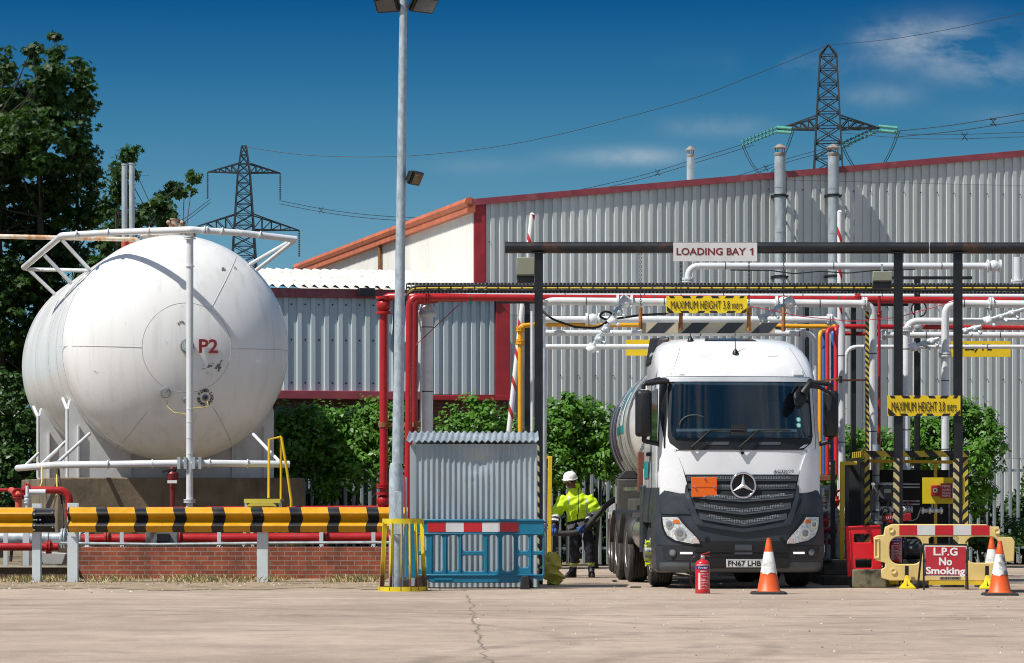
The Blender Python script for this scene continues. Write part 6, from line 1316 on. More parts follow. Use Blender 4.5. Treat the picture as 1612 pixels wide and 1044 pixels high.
for y_ in (3.4, 4.8, 6.2, 7.6, 9.0, 10.4): mb = MB(); mb.tube([p for p in tring(y_, 1.004)]+[tring(y_, 1.004)[0]], .014, n=6); mb.build('tank_band', steel_bright, tk)
def side_patch(name, y0, y1, a0, a1, mat, k=1.006):
    mb = MB(); n = 14; P = [Vector((-RX*k*math.cos(R(a0+(a1-a0)*j/n)), y, TZ+RZ*k*math.sin(R(a0+(a1-a0)*j/n)))) for y in (y0, y1) for j in range(n+1)]
    mb.add(P, [(j, j+1, n+2+j, n+1+j) for j in range(n)]); return mb.build(name, mat, tk, smooth=50)
teal = M('teal', (.01, .27, .29), .4)
side_patch('side_panel', 5.0, 7.6, -4, 36, teal)
for y0, y1, a0, a1 in ((5.25, 5.75, 2, 30), (5.9, 6.3, 2, 16), (6.5, 6.9, 2, 16), (7.05, 7.4, 2, 26)): side_patch('side_lettering', y0, y1, a0, a1, M('letter_white', (.70, .72, .70), .5), 1.010)
side_patch('side_stripe', 8.2, 9.4, -26, 22, M('letter_dark', (.05, .04, .07), .5))
for y0, y1 in ((3.5, 12.0),): side_patch('hose_tray', y0, y1, -52, -47, M('tray_steel', (.35, .33, .30), .5, .4), 1.03)
# chassis and equipment seen along the left side
chas = M('chassis_grey', (.055, .055, .052), .7, var=.3, dirt=[((.16, .13, .10), 5, .5, .75, 1, .6)])
for sx in (-1, 1): mb = MB(); mb.box2(sx*.42, sx*.34, 1.2, 12.0, .86, 1.12); mb.build('chassis_rail', chas, tk)
mb = MB(); mb.box2(-.95, .95, 2.6, 6.2, 1.05, 1.30); mb.build('sub_frame', chas, tk, bevel=.02)
mb = MB(); mb.box2(-1.25, -.72, 6.3, 7.2, 1.10, 1.62); mb.build('valve_cabinet', chas, tk, bevel=.02)
mb = MB(); mb.prism([(-1.24, 1.62), (-.7, 1.62), (-.6, 1.76), (-1.12, 1.76)], 6.3, 7.2); mb.build('cabinet_cover', M('cover_dark', (.035, .033, .035), .5, dirt=[((.3, .28, .25), 6, .58, .75)]), tk, bevel=.01)
for i in range(4): mb = MB(); mb.cyl((-1.26, 6.42+i*.21, 1.22), (-1.26, 6.42+i*.21, 1.5), .03, n=8); mb.build('valve', steel_bright, tk)
mb = MB(); mb.box2(-1.18, -1.08, 2.75, 2.9, 1.40, 2.0); mb.build('ladder_post', M('brown_post', (.19, .065, .04), .6), tk)
mb = MB(); mb.bar((-1.15, 2.8, 2.0), (-.75, 2.9, 2.75), .04, .04); mb.bar((-1.15, 4.8, 1.45), (-1.15, 2.8, 1.45), .05, .05); mb.build('hand_rail', steel_bright, tk)
for y0, nm in ((3.72, 0), (5.07, 1)):
    mb = MB(); pr = [(y0+.53+.60*math.cos(t), .50+.62*math.sin(t)) for t in [math.pi*(.05+.9*i/14) for i in range(15)]]
    P = [Vector((x, y_, z)) for x in (-1.24, -.62) for y_, z in pr]; mb.add(P, [(i, i+1, 16+i, 15+i) for i in range(14)]); o_ = mb.build('mudguard', M('mudguard', (.010, .011, .012), .45), tk, smooth=60, fix=False); md = o_.modifiers.new('s', 'SOLIDIFY'); md.thickness = .012
for y_ in (7.75, 11.6): mb = MB(); mb.box2(-1.22, -.75, y_, y_+.02, .3, 1.0); mb.build('mud_flap', rubber, tk)
mb = MB(); mb.cyl((-.9, 2.45, .78), (-.9, 3.5, .78), .30, n=24); mb.build('air_cylinder', steel_bright, tk)
mb = MB(); mb.box2(-1.20, -1.10, 2.4, 3.55, 1.02, 1.06); mb.box2(-1.2, -.6, 2.4, 3.55, 1.065, 1.085); mb.build('catwalk', chas, tk)
mb = MB(); mb.box2(-1.2, -1.17, 7.9, 11.5, 1.02, 1.25); mb.build('side_guard', M('guard_grey', (.40, .42, .43), .5), tk)
for y_ in (8.0, 10.2, 11.4): mb = MB(); mb.box((-1.205, y_, 1.0), (.02, .06, .12)); mb.build('side_marker', M('marker_pale', (.6, .6, .58), .4), tk)
mb = MB(); mb.box((-1.22, 1.98, 1.05), (.02, .06, .06)); mb.build('side_marker', M('marker_orange', (.6, .12, .02), .4), tk)
mb = MB(); mb.box2(-1.12, -1.09, 2.62, 2.66, 1.2, 1.75); mb.build('placard', M('letter_white', (.7, .72, .7), .5), tk)
for o in set(bpy.data.objects)-n0:
    if o.type == 'MESH' and o.parent == tk and min(v.co.y for v in o.data.vertices) > 2.9 and not o.name.startswith(('chassis', 'sub_frame', 'mudguard', 'air', 'catwalk')): trl(o)
tk.location = (3.31, 47.27, 0); tk.rotation_euler = (0, 0, R(4.6))
# ================================================================ right hand island and pump enclosure
mossy = M('mossy_kerb', (.085, .075, .06), .95, var=.5, vs=5, bump=.8, bs=22, dirt=[((.03, .035, .015), 2, .45, .65), ((.30, .28, .22), 3, .62, .75, .4, .7)])
mb = MB(); xa = px2x(1296, 49.3); mb.box2(xa, xa+.86, 49.3, 58.0, 0, .15); mb.box2(xa+.02, xa+.84, 49.6, 58.0, .15, .36)
for i in range(5): mb.box2(xa+.0, xa+.16, 49.5+i*1.1, 50.5+i*1.1, .362, .40)
tag(mb.build('island_kerb', mossy, bevel=.02), 'mossy stepped concrete kerb to the right of the lorry', 'kerb', kind='structure')
hzy = M('hazard_tape', (0, 0, 0), .5, pattern=diag(hz_k, (.60, .44, .04), .30, kx=1, kz=1.0, ky=1.0), dirt=[(GRIME, 6, .6, .8, 1, .6)])
hzs = M('hazard_tape_small', (0, 0, 0), .5, pattern=diag(hz_k, (.60, .46, .05), .16, kx=-1, kz=1.0, ky=1.0), dirt=[(GRIME, 6, .6, .8, 1, .6)])
E0, E1 = 50.9, 52.5
en = T('pump_enclosure', 'open steel pump enclosure with hazard striped roof edge and corner posts', 'enclosure', W(1440, 928, E0)); X0, X1 = px2x(1365, E0), px2x(1522, E0); zr = pz(716, E0)
mb = MB(); mb.box2(X0-.05, X1+.03, E0, E1, zr+.035, zr+.05); mb.build('roof', gant, en)
mb = MB(); mb.box2(X0-.05, X1+.03, E0-.02, E0-.002, zr-.035, zr+.06); mb.build('roof_edge', hzy, en)
mb = MB(); mb.box2(X0-.07, X0-.052, E0, E1, zr-.035, zr+.06); mb.build('roof_edge', hzy, en)
for x, y_, m_ in ((X0, E0+.04, hzs), (X1-.02, E0+.04, hzs), (X0, E1-.05, gant), (X1-.02, E1-.05, gant)): mb = MB(); mb.box2(x-.04, x+.04, y_-.04, y_+.04, 0, zr+.034); mb.build('corner_post', m_, en)
inb = M('enclosure_black', (.012, .012, .013), .8)
mb = MB(); mb.box2(X0+.05, X1-.07, E1-.03, E1-.02, .25, zr-.22); mb.build('back_panel', inb, en)
mb = MB(); mb.box2(X0-.30, X0-.05, E0+.3, E0+.33, .35, zr-.05); mb.build('side_panel', M('enclosure_grey', (.018, .020, .023), .6), en)
mb = MB(); mb.bar((X0+.05, E0+.5, zr-.09), (X1-.02, E0+.5, zr-.11), .05, .05); mb.build('inner_rail', yellow_paint, en)
mb = MB(); mb.bar((px2x(1479, E0), E0+.5, zr-.12), (px2x(1479, E0), E0+.5, .0), .05, .05); mb.build('inner_post', yellow_paint, en)
for z in (pz(762, E0), pz(767, E0), pz(789, E0), pz(794, E0)): mb = MB(); mb.cyl((px2x(1420, E0), E0+.35, z), (px2x(1452, E0), E0+.35, z), .012, n=8); mb.build('guard_rail', galv, en)
for x in (-.32, -.08): mb = MB(); mb.box2(X0+x-.03, X0+x+.03, E0-.1, E0-.04, .36, zr-.12); mb.build('stile', gant, en)
# meter, pump fittings inside
th = T('flow_meter', 'dark grey flow meter with a pale dial inside the pump enclosure', 'meter', W(1395, 880, 51.5)); mb = MB(); mb.cyl(W(1395, 790, 51.5), W(1395, 762, 51.5), .13, n=18); mb.cyl(W(1395, 775, 51.3), W(1395, 775, 51.5), .12, n=18); mb.cyl(W(1395, 790, 51.5), W(1395, 900, 51.5), .05); mb.build('body', M('meter_grey', (.06, .065, .07), .5), th, bevel=.01); mb = MB(); mb.box(W(1397, 773, 51.28), (.10, .02, .06)); mb.build('dial', M('dial_pale', (.45, .5, .4), .4), th); mb = MB(); mb.lathe([(.2, -.02), (.2, .02)], W(1392, 762, 51.5), 16); mb.build('flange', galv, th)
def fitting(px, py, d, w_, mat, label, turned=False, name='valve'):
    th = T(name, label, 'valve', W(px, py, d), 'pump valves and couplings'); p = W(px, py, d); mb = MB(); mb.tube([p+Vector((-w_/2, 0, 0)), p+Vector((w_/2, 0, .0))], .032, n=10)
    for t in (-.42, -.1, .18, .42): mb.cyl(p+Vector((w_*t-.014, 0, 0)), p+Vector((w_*t+.014, 0, 0)), .055, n=14)
    mb.build('body', mat, th); mb = MB(); mb.cyl(p, p+Vector((0, 0, .12)), .014, n=8); mb.bar(p+Vector((-.02, 0, .12)), p+Vector((.14, -.03, .13)), .022, .012); mb.build('lever', red_pipe if turned else galv, th)
fitting(1467, 804, 51.2, .34, pipe_white, 'pale coupling with rings on the right inside the pump enclosure')
fitting(1405, 803, 51.1, .40, pipe_white, 'pale coupling with rings under the flow meter')
fitting(1428, 802, 51.2, .16, galv, 'small grey coupling beside the taped gantry post', True)
pipe('black hose looping behind the yellow barrier', [(1385, 812, 50.9), (1392, 796, 50.9), (1404, 806, 50.9), (1398, 824, 50.8), (1412, 826, 50.8)], .02, rubber, bend=.3, name='hose', cat='hose', n=8)
# alarm board
d = 50.35; al = T('alarm_board', 'yellow board with a red call point and a red notice', 'alarm board', W(1485, 793, d))
board(al, 'board', px2x(1452, d), px2x(1519, d), pz(793, d), pz(752, d), d, M('board_yellow', (.66, .50, .01), .45, var=.08))
mb = MB(); mb.box2(px2x(1465.5, d), px2x(1479, d), d-.06, d-.001, pz(781, d), pz(764, d)); cp = mb.build('call_point', M('alarm_red', (.30, .012, .014), .4), al, bevel=.008); mb = MB(); q = W(1472, 772, d-.065); mb.cyl(q, q+Vector((0, -.02, 0)), .035, n=16); mb.cyl(q+Vector((0, -.021, 0)), q+Vector((0, -.03, 0)), .018, n=12, mat=1); mb.build('button', [steel_bright, black_paint], cp)
nb = board(al, 'notice', px2x(1480, d), px2x(1499, d), pz(784, d), pz(761, d), d-.03, M('notice_red', (.42, .02, .025), .4)); 
mb = MB()
for k, (t, z) in enumerate((('FIRE', 765.5), ('ALARM', 771), ('PRESS', 776), ('HERE', 780.5))): text(mb, t, .13, .032, W(1489.5, z, d-.032), bold=.02, thick=.002)
mb.build('lettering', sw, nb)
mb = MB(); mb.box2(px2x(1498.5, d), px2x(1502, d), d-.05, d-.001, pz(785, d), pz(761, d)); mb.build('hood', galv, al)
th = T('red_valve_box', 'red tilted valve box on pipework behind the yellow barrier', 'box', W(1415, 825, 50.6)); d = 50.6
mb = MB(); mb.prism([(-.16, -.05), (.19, .0), (.18, .11), (-.15, .06)], d-.05, d+.12, O=W(1415, 817, 0) if False else Vector((px2x(1415, d), 0, pz(819, d)))); mb.build('case', M('alarm_red', (.3, .012, .014), .4), th, bevel=.008)
mb = MB()
for i in range(3): mb.bar(Vector((px2x(1404+i*3, d), d-.058, pz(819, d))), Vector((px2x(1407+i*3, d), d-.058, pz(813, d))), .012, .006)
mb.build('marking', sw, th)
# yellow goal post and clutter between lorry and enclosure
d = 50.3; th = T('goal_post', 'mustard yellow goal post between the lorry and the red panel', 'goal post', W(1325, 890, d)); mb = MB(); mb.bar((px2x(1325, d), d, .36), W(1326, 727, d), .068, .068); mb.build('upright', yellow_paint, th, bevel=.006); mb = MB(); mb.bar(W(1323.0, 729.5, d), W(1347, 729.5, d), .055, .055); mb.bar((px2x(1347, d), d, pz(729, d)), (px2x(1347, d), d+1.3, pz(729, d)), .05, .05); mb.build('top_bar', yellow_paint, th, bevel=.006)
for px, top, d, m_, wd, lab in ((1311, 725, 51.2, gant, .07, 'black steel post right of the lorry cab'), (1337, 730, 51.8, gant, .09, 'black steel post behind the mustard goal post'), (1351, 728, 51.6, gant, .06, 'narrow black post at the left of the pump enclosure')):
    th = T('rack_post', lab, 'post', W(px, 880, d), 'black pipe rack posts'); x = px2x(px, d); mb = MB(); mb.box2(x-wd/2, x+wd/2, d-.04, d+.04, .36, pz(top, d)); mb.build('shaft', m_, th); mb = MB(); mb.box2(x-.09, x+.09, d-.08, d+.08, .361, .375); mb.build('base_plate', m_, th)
th = T('service_shelf', 'rusty steel shelf under the coloured service pipes', 'shelf', W(1300, 880, 52.3)); d = 52.3; mb = MB(); mb.box2(px2x(1279, d), px2x(1312, d), d-.3, d+.3, pz(757, d), pz(748, d)); mb.build('top', rusty, th, bevel=.006); mb = MB(); mb.bar((px2x(1283, d), d-.2, pz(757, d)), (px2x(1283, d), d-.2, .1), .05, .05); mb.build('leg', gant, th); mb = MB(); mb.bar((px2x(1309, d), d-.2, pz(757, d)), (px2x(1309, d), d-.2, .1), .05, .05); mb.build('leg', gant, th)
mb = MB(); mb.box2(px2x(1280, d), px2x(1310, d), d-.2, d-.17, pz(772, d), pz(764, d)); mb.build('cross_bar', galv, th)
for px, py, m_, lab in ((1290, 804, pipe_white, 'pale coupling on the upper row beside the lorry'), (1300, 835, red_pipe, 'red coupling on the lower row beside the lorry'), (1334, 804, pipe_white, 'pale coupling right of the mustard goal post')): fitting(px, py, 51.9, .34, m_, lab, m_ is pipe_white)
for px, a, c, m_, lab in ((1294, 768, 870, pipe_white, 'white hose reel pipe standing beside the lorry wheel'), (1302, 790, 880, galv, 'grey pipe standing beside the white one'), (1318, 800, 890, pipe_white, 'short white pipe left of the mustard goal post'), (1340, 760, 815, pipe_white, 'short white gas pipe near the striped enclosure')):
    pipe(lab, [(px, c, 52.0), (px, a, 52.0)], .035, m_, bend=0, flanges=((0, .4, 'f'), (0, .8, 'ball')), n=10)
for px, py, c_, lab in ((1293, 822, (.05, .12, .4), 'blue tap on the pipes beside the lorry'), (1299, 822, (.5, .02, .03), 'red tap on the pipes beside the lorry'), (1288, 844, (.55, .03, .03), 'round red cap on the lower pipes'), (1316, 790, (.5, .02, .02), 'small red lamp on the black post')):
    th = T('tap', lab, 'tap', W(px, py, 51.6), 'coloured taps'); mb = MB(); q = W(px, py, 51.6); mb.lathe([(.02, -.08), (.05, -.05), (.06, .02), (.04, .05)], q, 12); mb.build('body', M('tap_%d' % px, c_, .4), th); mb = MB(); mb.cyl(q+Vector((0, 0, .05)), q+Vector((0, 0, .09)), .045, n=12); mb.build('cap', M('tap_%d' % px, c_, .4), th)
# ================================================================ red panel
d = 47.95; rp = T('road_barrier', 'red plastic barrier end with two openings leaning by the kerb', 'barrier', W(1357, 908, d)); s_ = F/d
XR = lambda px: (px-1357)/s_; ZR = lambda py: pz(py, d)
mb = MB(); plate(mb, [(XR(1330), ZR(829)), (XR(1386), ZR(826.5)), (XR(1388), ZR(904)), (XR(1334), ZR(908))], [rrect(XR(1344.5), XR(1369), ZR(854), ZR(841), .012), rrect(XR(1347), XR(1372), ZR(894), ZR(880.5), .012)], .05, .012, (px2x(1357, d), d, 0)); redp = M('red_plastic', (.62, .010, .018), .38, var=.08, dirt=[((.3, .02, .02), 3, .6, .8)]); mb.build('panel', redp, rp, smooth=40)
mb = MB(); ox = px2x(1357, d)
for a, c in (((1331, 830), (1385.5, 828)), ((1335, 906), (1387, 902.5)), ((1332, 829), (1336, 907)), ((1337, 836), (1340, 900))): mb.bar((ox+XR(a[0]), d-.03, ZR(a[1])), (ox+XR(c[0]), d-.03, ZR(c[1])), .02, .025)
mb.build('rim', redp, rp, bevel=.006); mb = MB(); mb.box((ox+.1, d+.1, .14), (.5, .4, .27)); mb.build('foot', M('mossy_block', (.16, .145, .09), .9, dirt=[((.03, .03, .02), 4, .5, .65)]), rp, bevel=.02)
# ================================================================ yellow barrier
YD = 47.55; s_ = F/YD; X = lambda px: (px-1486)/s_; Z = lambda py: pz(py, YD)
ymat = M('cream_yellow_plastic', (.74, .56, .22), .40, var=.08, dirt=[((.30, .22, .09), 3, .56, .8, 1, .45), ((.10, .08, .05), 7, .66, .8, 1, .5)])
out_y = [(X(1404), Z(825)), (X(1552), Z(825.5)), (X(1556), Z(829)), (X(1572), Z(829)), (X(1575), Z(845)), (X(1593), Z(846)), (X(1597), Z(852)), (X(1596), Z(884)), (X(1581), Z(885)), (X(1572), Z(890)), (X(1572), Z(915)), (X(1400), Z(914)), (X(1388), Z(910)), (X(1387), Z(897)), (X(1393), Z(893)), (X(1393), Z(886)), (X(1378), Z(882)), (X(1375), Z(846)), (X(1381), Z(843)), (X(1391), Z(842)), (X(1393), Z(830))]
def bo(px0, px1, py0, py1, r): return rrect(X(px0), X(px1), Z(py1), Z(py0), r)
bump_ = [(X(1462), Z(858)), (X(1462), Z(848)), (X(1466), Z(845)), (X(1505), Z(845)), (X(1509), Z(848)), (X(1509), Z(858))]
yb = moulded('plastic_barrier', 'cream yellow plastic barrier with red and white reflectors behind the no smoking sign', None, 0, ymat, out_y, [bo(1400, 1452, 845, 888, .13), bo(1519, 1573, 845, 886, .13), bump_], (X(1415), X(1557), Z(842.5), Z(827)), .06)
for px, py in ((1402.5, 834), (1569, 836), (1406, 899)):
    mb = MB(); q = Vector((X(px), -.034, Z(py))); mb.lathe([(.045, 0), (.045, .012), (.03, .013), (.022, .004)], q, 18, M=Matrix.Rotation(R(90), 3, 'X')); mb.build('boss', ymat, yb); mb = MB(); mb.cyl(q+Vector((0, -.002, 0)), q+Vector((0, .02, 0)), .012, n=10); mb.build('bolt', black_paint, yb)
mb = MB(); plate(mb, rrect(X(1376), X(1384), Z(880), Z(847), .015), [rrect(X(1378), X(1382), Z(876), Z(850), .008)], .09, .01, (0, 0, 0)); mb.build('side_handle', ymat, yb)
for a, c in (((1462, 912), (1548, 912)),): mb = MB(); mb.bar((X(a[0]), .0, Z(a[1])-.05), (X(c[0]), .0, Z(c[1])-.05), .05, .06); mb.build('base_bar', M('yellow_plastic_old', (.62, .44, .03), .5), yb)
foot_y = M('foot_yellow', (.68, .50, .01), .45)
for px in (1426, 1552):
    mb = MB(); q = Vector((X(px), -.16, 0))
    mb.loft([[q+Vector((a, c, z)) for a, c in ((-.11, -.10), (.11, -.10), (.10, .14), (-.10, .14))] if z < .03 else [q+Vector((a*k, c*k+.05*(1-k), z)) for a, c in ((-.11, -.10), (.11, -.10), (.10, .14), (-.10, .14))] for z, k in ((.0, 1), (.028, .95), (.10, .40), (.18, .22), (.20, .18))]); mb.build('foot', foot_y, yb, bevel=.004)
    mb = MB(); mb.box(q+Vector((0, .05, .26)), (.052, .05, .15)); mb.build('peg', black_paint, yb, bevel=.006); mb = MB(); mb.prism([(-.012, 0), (.012, 0), (.0, .10)], -.11, -.10, O=q+Vector((-.01, .03, .02))); mb.build('foot_slot', black_paint, yb)
yb.location = (px2x(1486, YD), YD, 0)
# fallen striped height sign under the barrier
th = T('height_limit_sign', 'old yellow height sign lying upright under the cream yellow barrier', 'sign', W(1480, 928, 48.5), 'maximum height signs'); d = 48.5; mb = MB(); mb.box2(px2x(1400, d), px2x(1532, d), d, d+.02, .04, .30); mb.build('sign_board', sy, th); mb = MB(); text(mb, 'MAXIMUM HEIGHT', .95, .15, W(1466, 912, d-.003) , bold=.004); mb.build('lettering', sk, th)
# no smoking sign
d = 46.9; ns = T('no_smoking_sign', 'red L.P.G No Smoking sign on a black folding stand', 'sign', W(1488, 936, d)); Xn = lambda px: px2x(px, d); lean = .16
def sp(px, py, o=0.0): z = pz(py, d); return Vector((Xn(px), d-.02+o+(z)*lean*.5, z))
U_ = (sp(1520, 883)-sp(1456, 883)).normalized(); Uq = Vector((1, 0, -.012)).normalized(); Vq = Vector((.012, lean*.5, 1)).normalized()
cn = sp(1488.5, 883.5); hw, hh = (1521.5-1455)/2*d/F, (907.5-859.5)/2*d/F; Nq = Uq.cross(Vq)
def slab(name, mat, a, c, o0, o1, parent):
    mb = MB(); P = [cn+Uq*x*a+Vq*z*c+Nq*o for o in (o0, o1) for x, z in ((-1, -1), (1, -1), (1, 1), (-1, 1))]; mb.loft([P[:4], P[4:]]); return mb.build(name, mat, parent)
slab('sign_board', sw, hw, hh, -.006, .006, ns); slab('sign_face', M('sign_red', (.42, .022, .032), .45, var=.08, dirt=[((.5, .25, .22), 5, .64, .8, 1, .3)]), hw*.955, hh*.935, .0065, .010, ns)
mb = MB(); text(mb, 'L.P.G', .34, .115, cn+Vq*.135+Nq*.013, Uq, Vq, bold=.03); text(mb, 'No', .185, .115, cn-Vq*.005+Nq*.013, Uq, Vq, bold=.03); text(mb, 'Smoking', .56, .135, cn-Vq*.152+Nq*.013, Uq, Vq, bold=.03); mb.build('lettering', M('letter_bright', (.76, .76, .75), .5), ns)
for px in (1454.5, 1522): mb = MB(); mb.bar(sp(px, 858, .012), Vector((Xn(px+(-1 if px < 1480 else .5)), d-.06, 0)), .025, .025); mb.build('leg', dark_steel, ns)
for px in (1450, 1527): mb = MB(); mb.bar(sp(px+(3 if px < 1480 else -3), 859, .045), Vector((Xn(px), d+.42, 0)), .025, .025); mb.build('leg', rusty if px > 1480 else dark_steel, ns)
mb = MB(); mb.bar(sp(1453, 857, .012), sp(1523, 858, .012), .025, .025); mb.build('top_bar', dark_steel, ns)
for px, py in ((1454.5, 882), (1454.5, 905), (1522, 884), (1522, 905)): mb = MB(); mb.box(sp(px, py, -.01), (.03, .03, .03)); mb.build('clip', dark_steel, ns)
mb = MB(); mb.box((Xn(1498), d+.16, pz(911, d)), (.30, .012, .04)); plk = mb.build('number_label', sw, ns); mb = MB(); text(mb, '0-521000', .26, .034, (Xn(1498), d+.152, pz(911, d)), bold=.01); mb.build('lettering', sk, plk)
# black clutter below
rub = M('rubble_black', (.022, .022, .022), .8, var=.5)
for px, w_, h_, dd, lab in ((1447, .28, .12, 48.0, 'black rubber block on the ground left of the no smoking sign'), (1500, .34, .16, 48.2, 'black rubber block on the ground behind the no smoking sign')):
    th = T('rubber_block', lab, 'block', W(px, 930, dd), 'black blocks under the barrier'); mb = MB(); mb.prism([(-w_/2, 0), (w_/2, 0), (w_*.35, h_*.7), (0, h_), (-w_*.4, h_*.5)], dd-.1, dd+.2, O=(px2x(px, dd), 0, .006)); mb.build('body', rub, th, bevel=.02); mb = MB(); mb.cyl((px2x(px, dd), dd-.11, h_*.4), (px2x(px, dd), dd-.1, h_*.4), .03); mb.build('hole', inb, th)
for px, dd, lab in ((1400, 48.6, 'old black and yellow striped marker board standing left of the yellow foot'),):
    th = T('marker_board', lab, 'board', W(px, 928, dd)); mb = MB(); mb.prism([(-.12, 0), (.05, 0), (.13, .30), (-.05, .30)], dd, dd+.02, O=(px2x(px, dd), 0, .01)); mb.build('board', hzy, th); mb = MB(); mb.box((px2x(px, dd), dd+.06, .04), (.2, .1, .07)); mb.build('foot', rub, th)
# ================================================================ cones
cone_o = M('cone_orange', (.72, .10, .012), .45, var=.1, dirt=[((.35, .08, .03), 4, .55, .8, 1, .5)])
cone_w = M('cone_sleeve', (.70, .70, .68), .35, var=.08, dirt=[((.25, .23, .21), 5, .52, .68, 1, .8)])
cone_w2 = M('cone_sleeve_worn', (.62, .62, .61), .4, var=.1, dirt=[((.09, .085, .08), 4.5, .46, .58, 1, .95)])
def cone(label, px, py, h, sleeve, d=None, lean=0.0, base=True):
    d = d or gy(py); p = Vector((px2x(px, d), d, .006)); th = T('traffic_cone', label, 'cone', p, 'orange traffic cones'); rb, rt = h*.205, h*.036
    rr = lambda t: rb+(rt-rb)*t
    mb = MB(); mb.lathe([(rr(0)*1.15, .035), (rr(.02), .06), (rr(.36), h*.385)], p, 28); mb.build('cone_body', cone_o, th, smooth=50)
    mb = MB(); mb.lathe([(rr(.34)*1.03, h*.372), (rr(.36)*1.035, h*.38), (rr(.74)*1.05, h*.75), (rr(.74), h*.755)], p, 28); 
    for i in range(28): mb.v[i].z += .012*math.sin(i*.9)+.008*math.sin(i*2.1); mb.v[28+i].z = mb.v[i].z+.006
    mb.build('sleeve', sleeve, th, smooth=50)
    mb = MB(); mb.lathe([(rr(.745), h*.755), (rr(.93), h*.93), (rt*1.25, h*.935), (rt*1.3, h*.955), (rt*1.0, h*.965), (rt*.95, h*.995), (rt*.6, h)], p, 24); mb.build('tip', cone_o, th, smooth=40)
    mb = MB(); q = .235*h/.75; mb.loft([[p+Vector((x*k*q, y*k*q, z)) for x, y in rrect(-1, 1, -1, 1, .25, 3)] for k, z in ((1, 0), (1, .018), (.93, .034), (.7, .04))]); mb.build('base', rubber, th, smooth=30)
    return th
cone('orange cone with a torn white sleeve in front of the lorry', 1210, 936, .76, cone_w)
cone('nearer of the two worn cones at the right end of the yellow barrier', 1574, 938, .73, cone_w2)
c_ = cone('further cone of the two behind the yellow barrier end', 1561, 934, .73, cone_w, 48.3)
# ================================================================ fire extinguishers
ext_r = M('extinguisher_red', (.50, .012, .022), .28, coat=.5, var=.06)
def extinguisher(label, px, py, h, d=None, stand=0.0):
    d = d or gy(py); p = Vector((px2x(px, d), d, .006+stand)); th = T('fire_extinguisher', label, 'extinguisher', p, 'red fire extinguishers'); r = h*.178
    mb = MB(); mb.lathe([(r*.98, 0), (r*1.03, .01), (r*1.03, h*.08), (r, h*.085), (r, h*.70), (r*.93, h*.745), (r*.7, h*.79), (r*.3, h*.82), (r*.28, h*.85)], p, 28); mb.build('cylinder', ext_r, th, smooth=40)
    mb = MB(); mb.cyl(p+Vector((0, 0, h*.84)), p+Vector((0, 0, h*.90)), r*.3, n=14); mb.box(p+Vector((0, 0, h*.90)), (r*.5, r*.5, h*.05)); mb.build('valve_head', steel_bright, th, bevel=.004)
    mb = MB(); mb.bar(p+Vector((-r*.3, 0, h*.93)), p+Vector((r*1.0, 0, h*1.0)), .022, .012); mb.bar(p+Vector((-r*.2, 0, h*.91)), p+Vector((r*.95, 0, h*.90)), .022, .010); mb.build('handle', M('handle_red', (.45, .03, .02), .4), th)
    mb = MB(); mb.tube(fillet([p+Vector((-r*.3, 0, h*.885)), p+Vector((-r*1.1, -.01, h*.90)), p+Vector((-r*1.75, -.01, h*.72)), p+Vector((-r*1.6, -.01, h*.3)), p+Vector((-r*1.15, 0, h*.14))], .06), .011, n=8); mb.build('hose', black_paint, th, smooth=50)
    lab = MB()
    def lbl(z0, z1, a0, a1, mat, k=1.012): 
        P = [p+Vector((r*k*math.sin(R(a)), -r*k*math.cos(R(a)), z)) for z in (h*z0, h*z1) for a in [a0+(a1-a0)*i/10 for i in range(11)]]; lab.add(P, [(i, i+1, 12+i, 11+i) for i in range(10)], mat)
    lbl(.585, .665, -60, 62, 0)
    for z0, z1, a0, a1 in ((.10, .50, -38, -20), ): lbl(z0, z1, a0, a1, 1)
    rw_ = random.Random(4)
    for k in range(11):
        z = .12+k*.036; a = -12
        while a < 46: w_ = rw_.uniform(4, 12); (lbl(z, z+(.022 if k in (5, 6) else .013), a, min(48, a+w_), 1) if rw_.random() < .75 else None); a += w_+3
    lbl(.53, .555, -20, 30, 1); lbl(.68, .70, -55, 50, 1)
    lo_ = lab.build('label', [M('label_blue', (.015, .03, .22), .35), M('label_white', (.66, .60, .58), .4)], th, smooth=0, fix=False)
    mb = MB(); text(mb, 'Powder', r*1.25, h*.05, p+Vector((0, -r*1.02-.004, h*.625)), bold=.02, thick=.002); mb.build('lettering', M('label_white', (.66, .6, .58), .4), lo_); return th
extinguisher('red powder fire extinguisher standing in front of the lorry grille', 1106, 935, .565)
extinguisher('red fire extinguisher seen through the left opening of the yellow barrier', 1409, 905, .55, 49.2, .33)
th = T('extinguisher_stand', 'dark block under the fire extinguisher behind the barrier', 'stand', W(1409, 918, 49.2)); mb = MB(); mb.box2(px2x(1395, 49.2), px2x(1423, 49.2), 49.05, 49.4, .006, .335); mb.build('block', rub, th, bevel=.01)
# black mat beside the cones, orange offcut
mb = MB(); mb.prism([(-.30, -.2), (.34, -.16), (.30, .22), (-.24, .2)], .006, .05, O=(px2x(1582, 45.6), 45.6, 0), U=(1, 0, 0), V=(0, 1, 0)); mb.v = [Vector((v.x, v.y, abs(v.z)+.012*math.sin(v.x*14))) for v in mb.v]
th = T('rubber_mat', 'flat black rubber mat on the ground below the right hand cones', 'mat', (px2x(1582, 45.6), 45.6, 0)); mb.build('sheet', rub, th, bevel=.006)

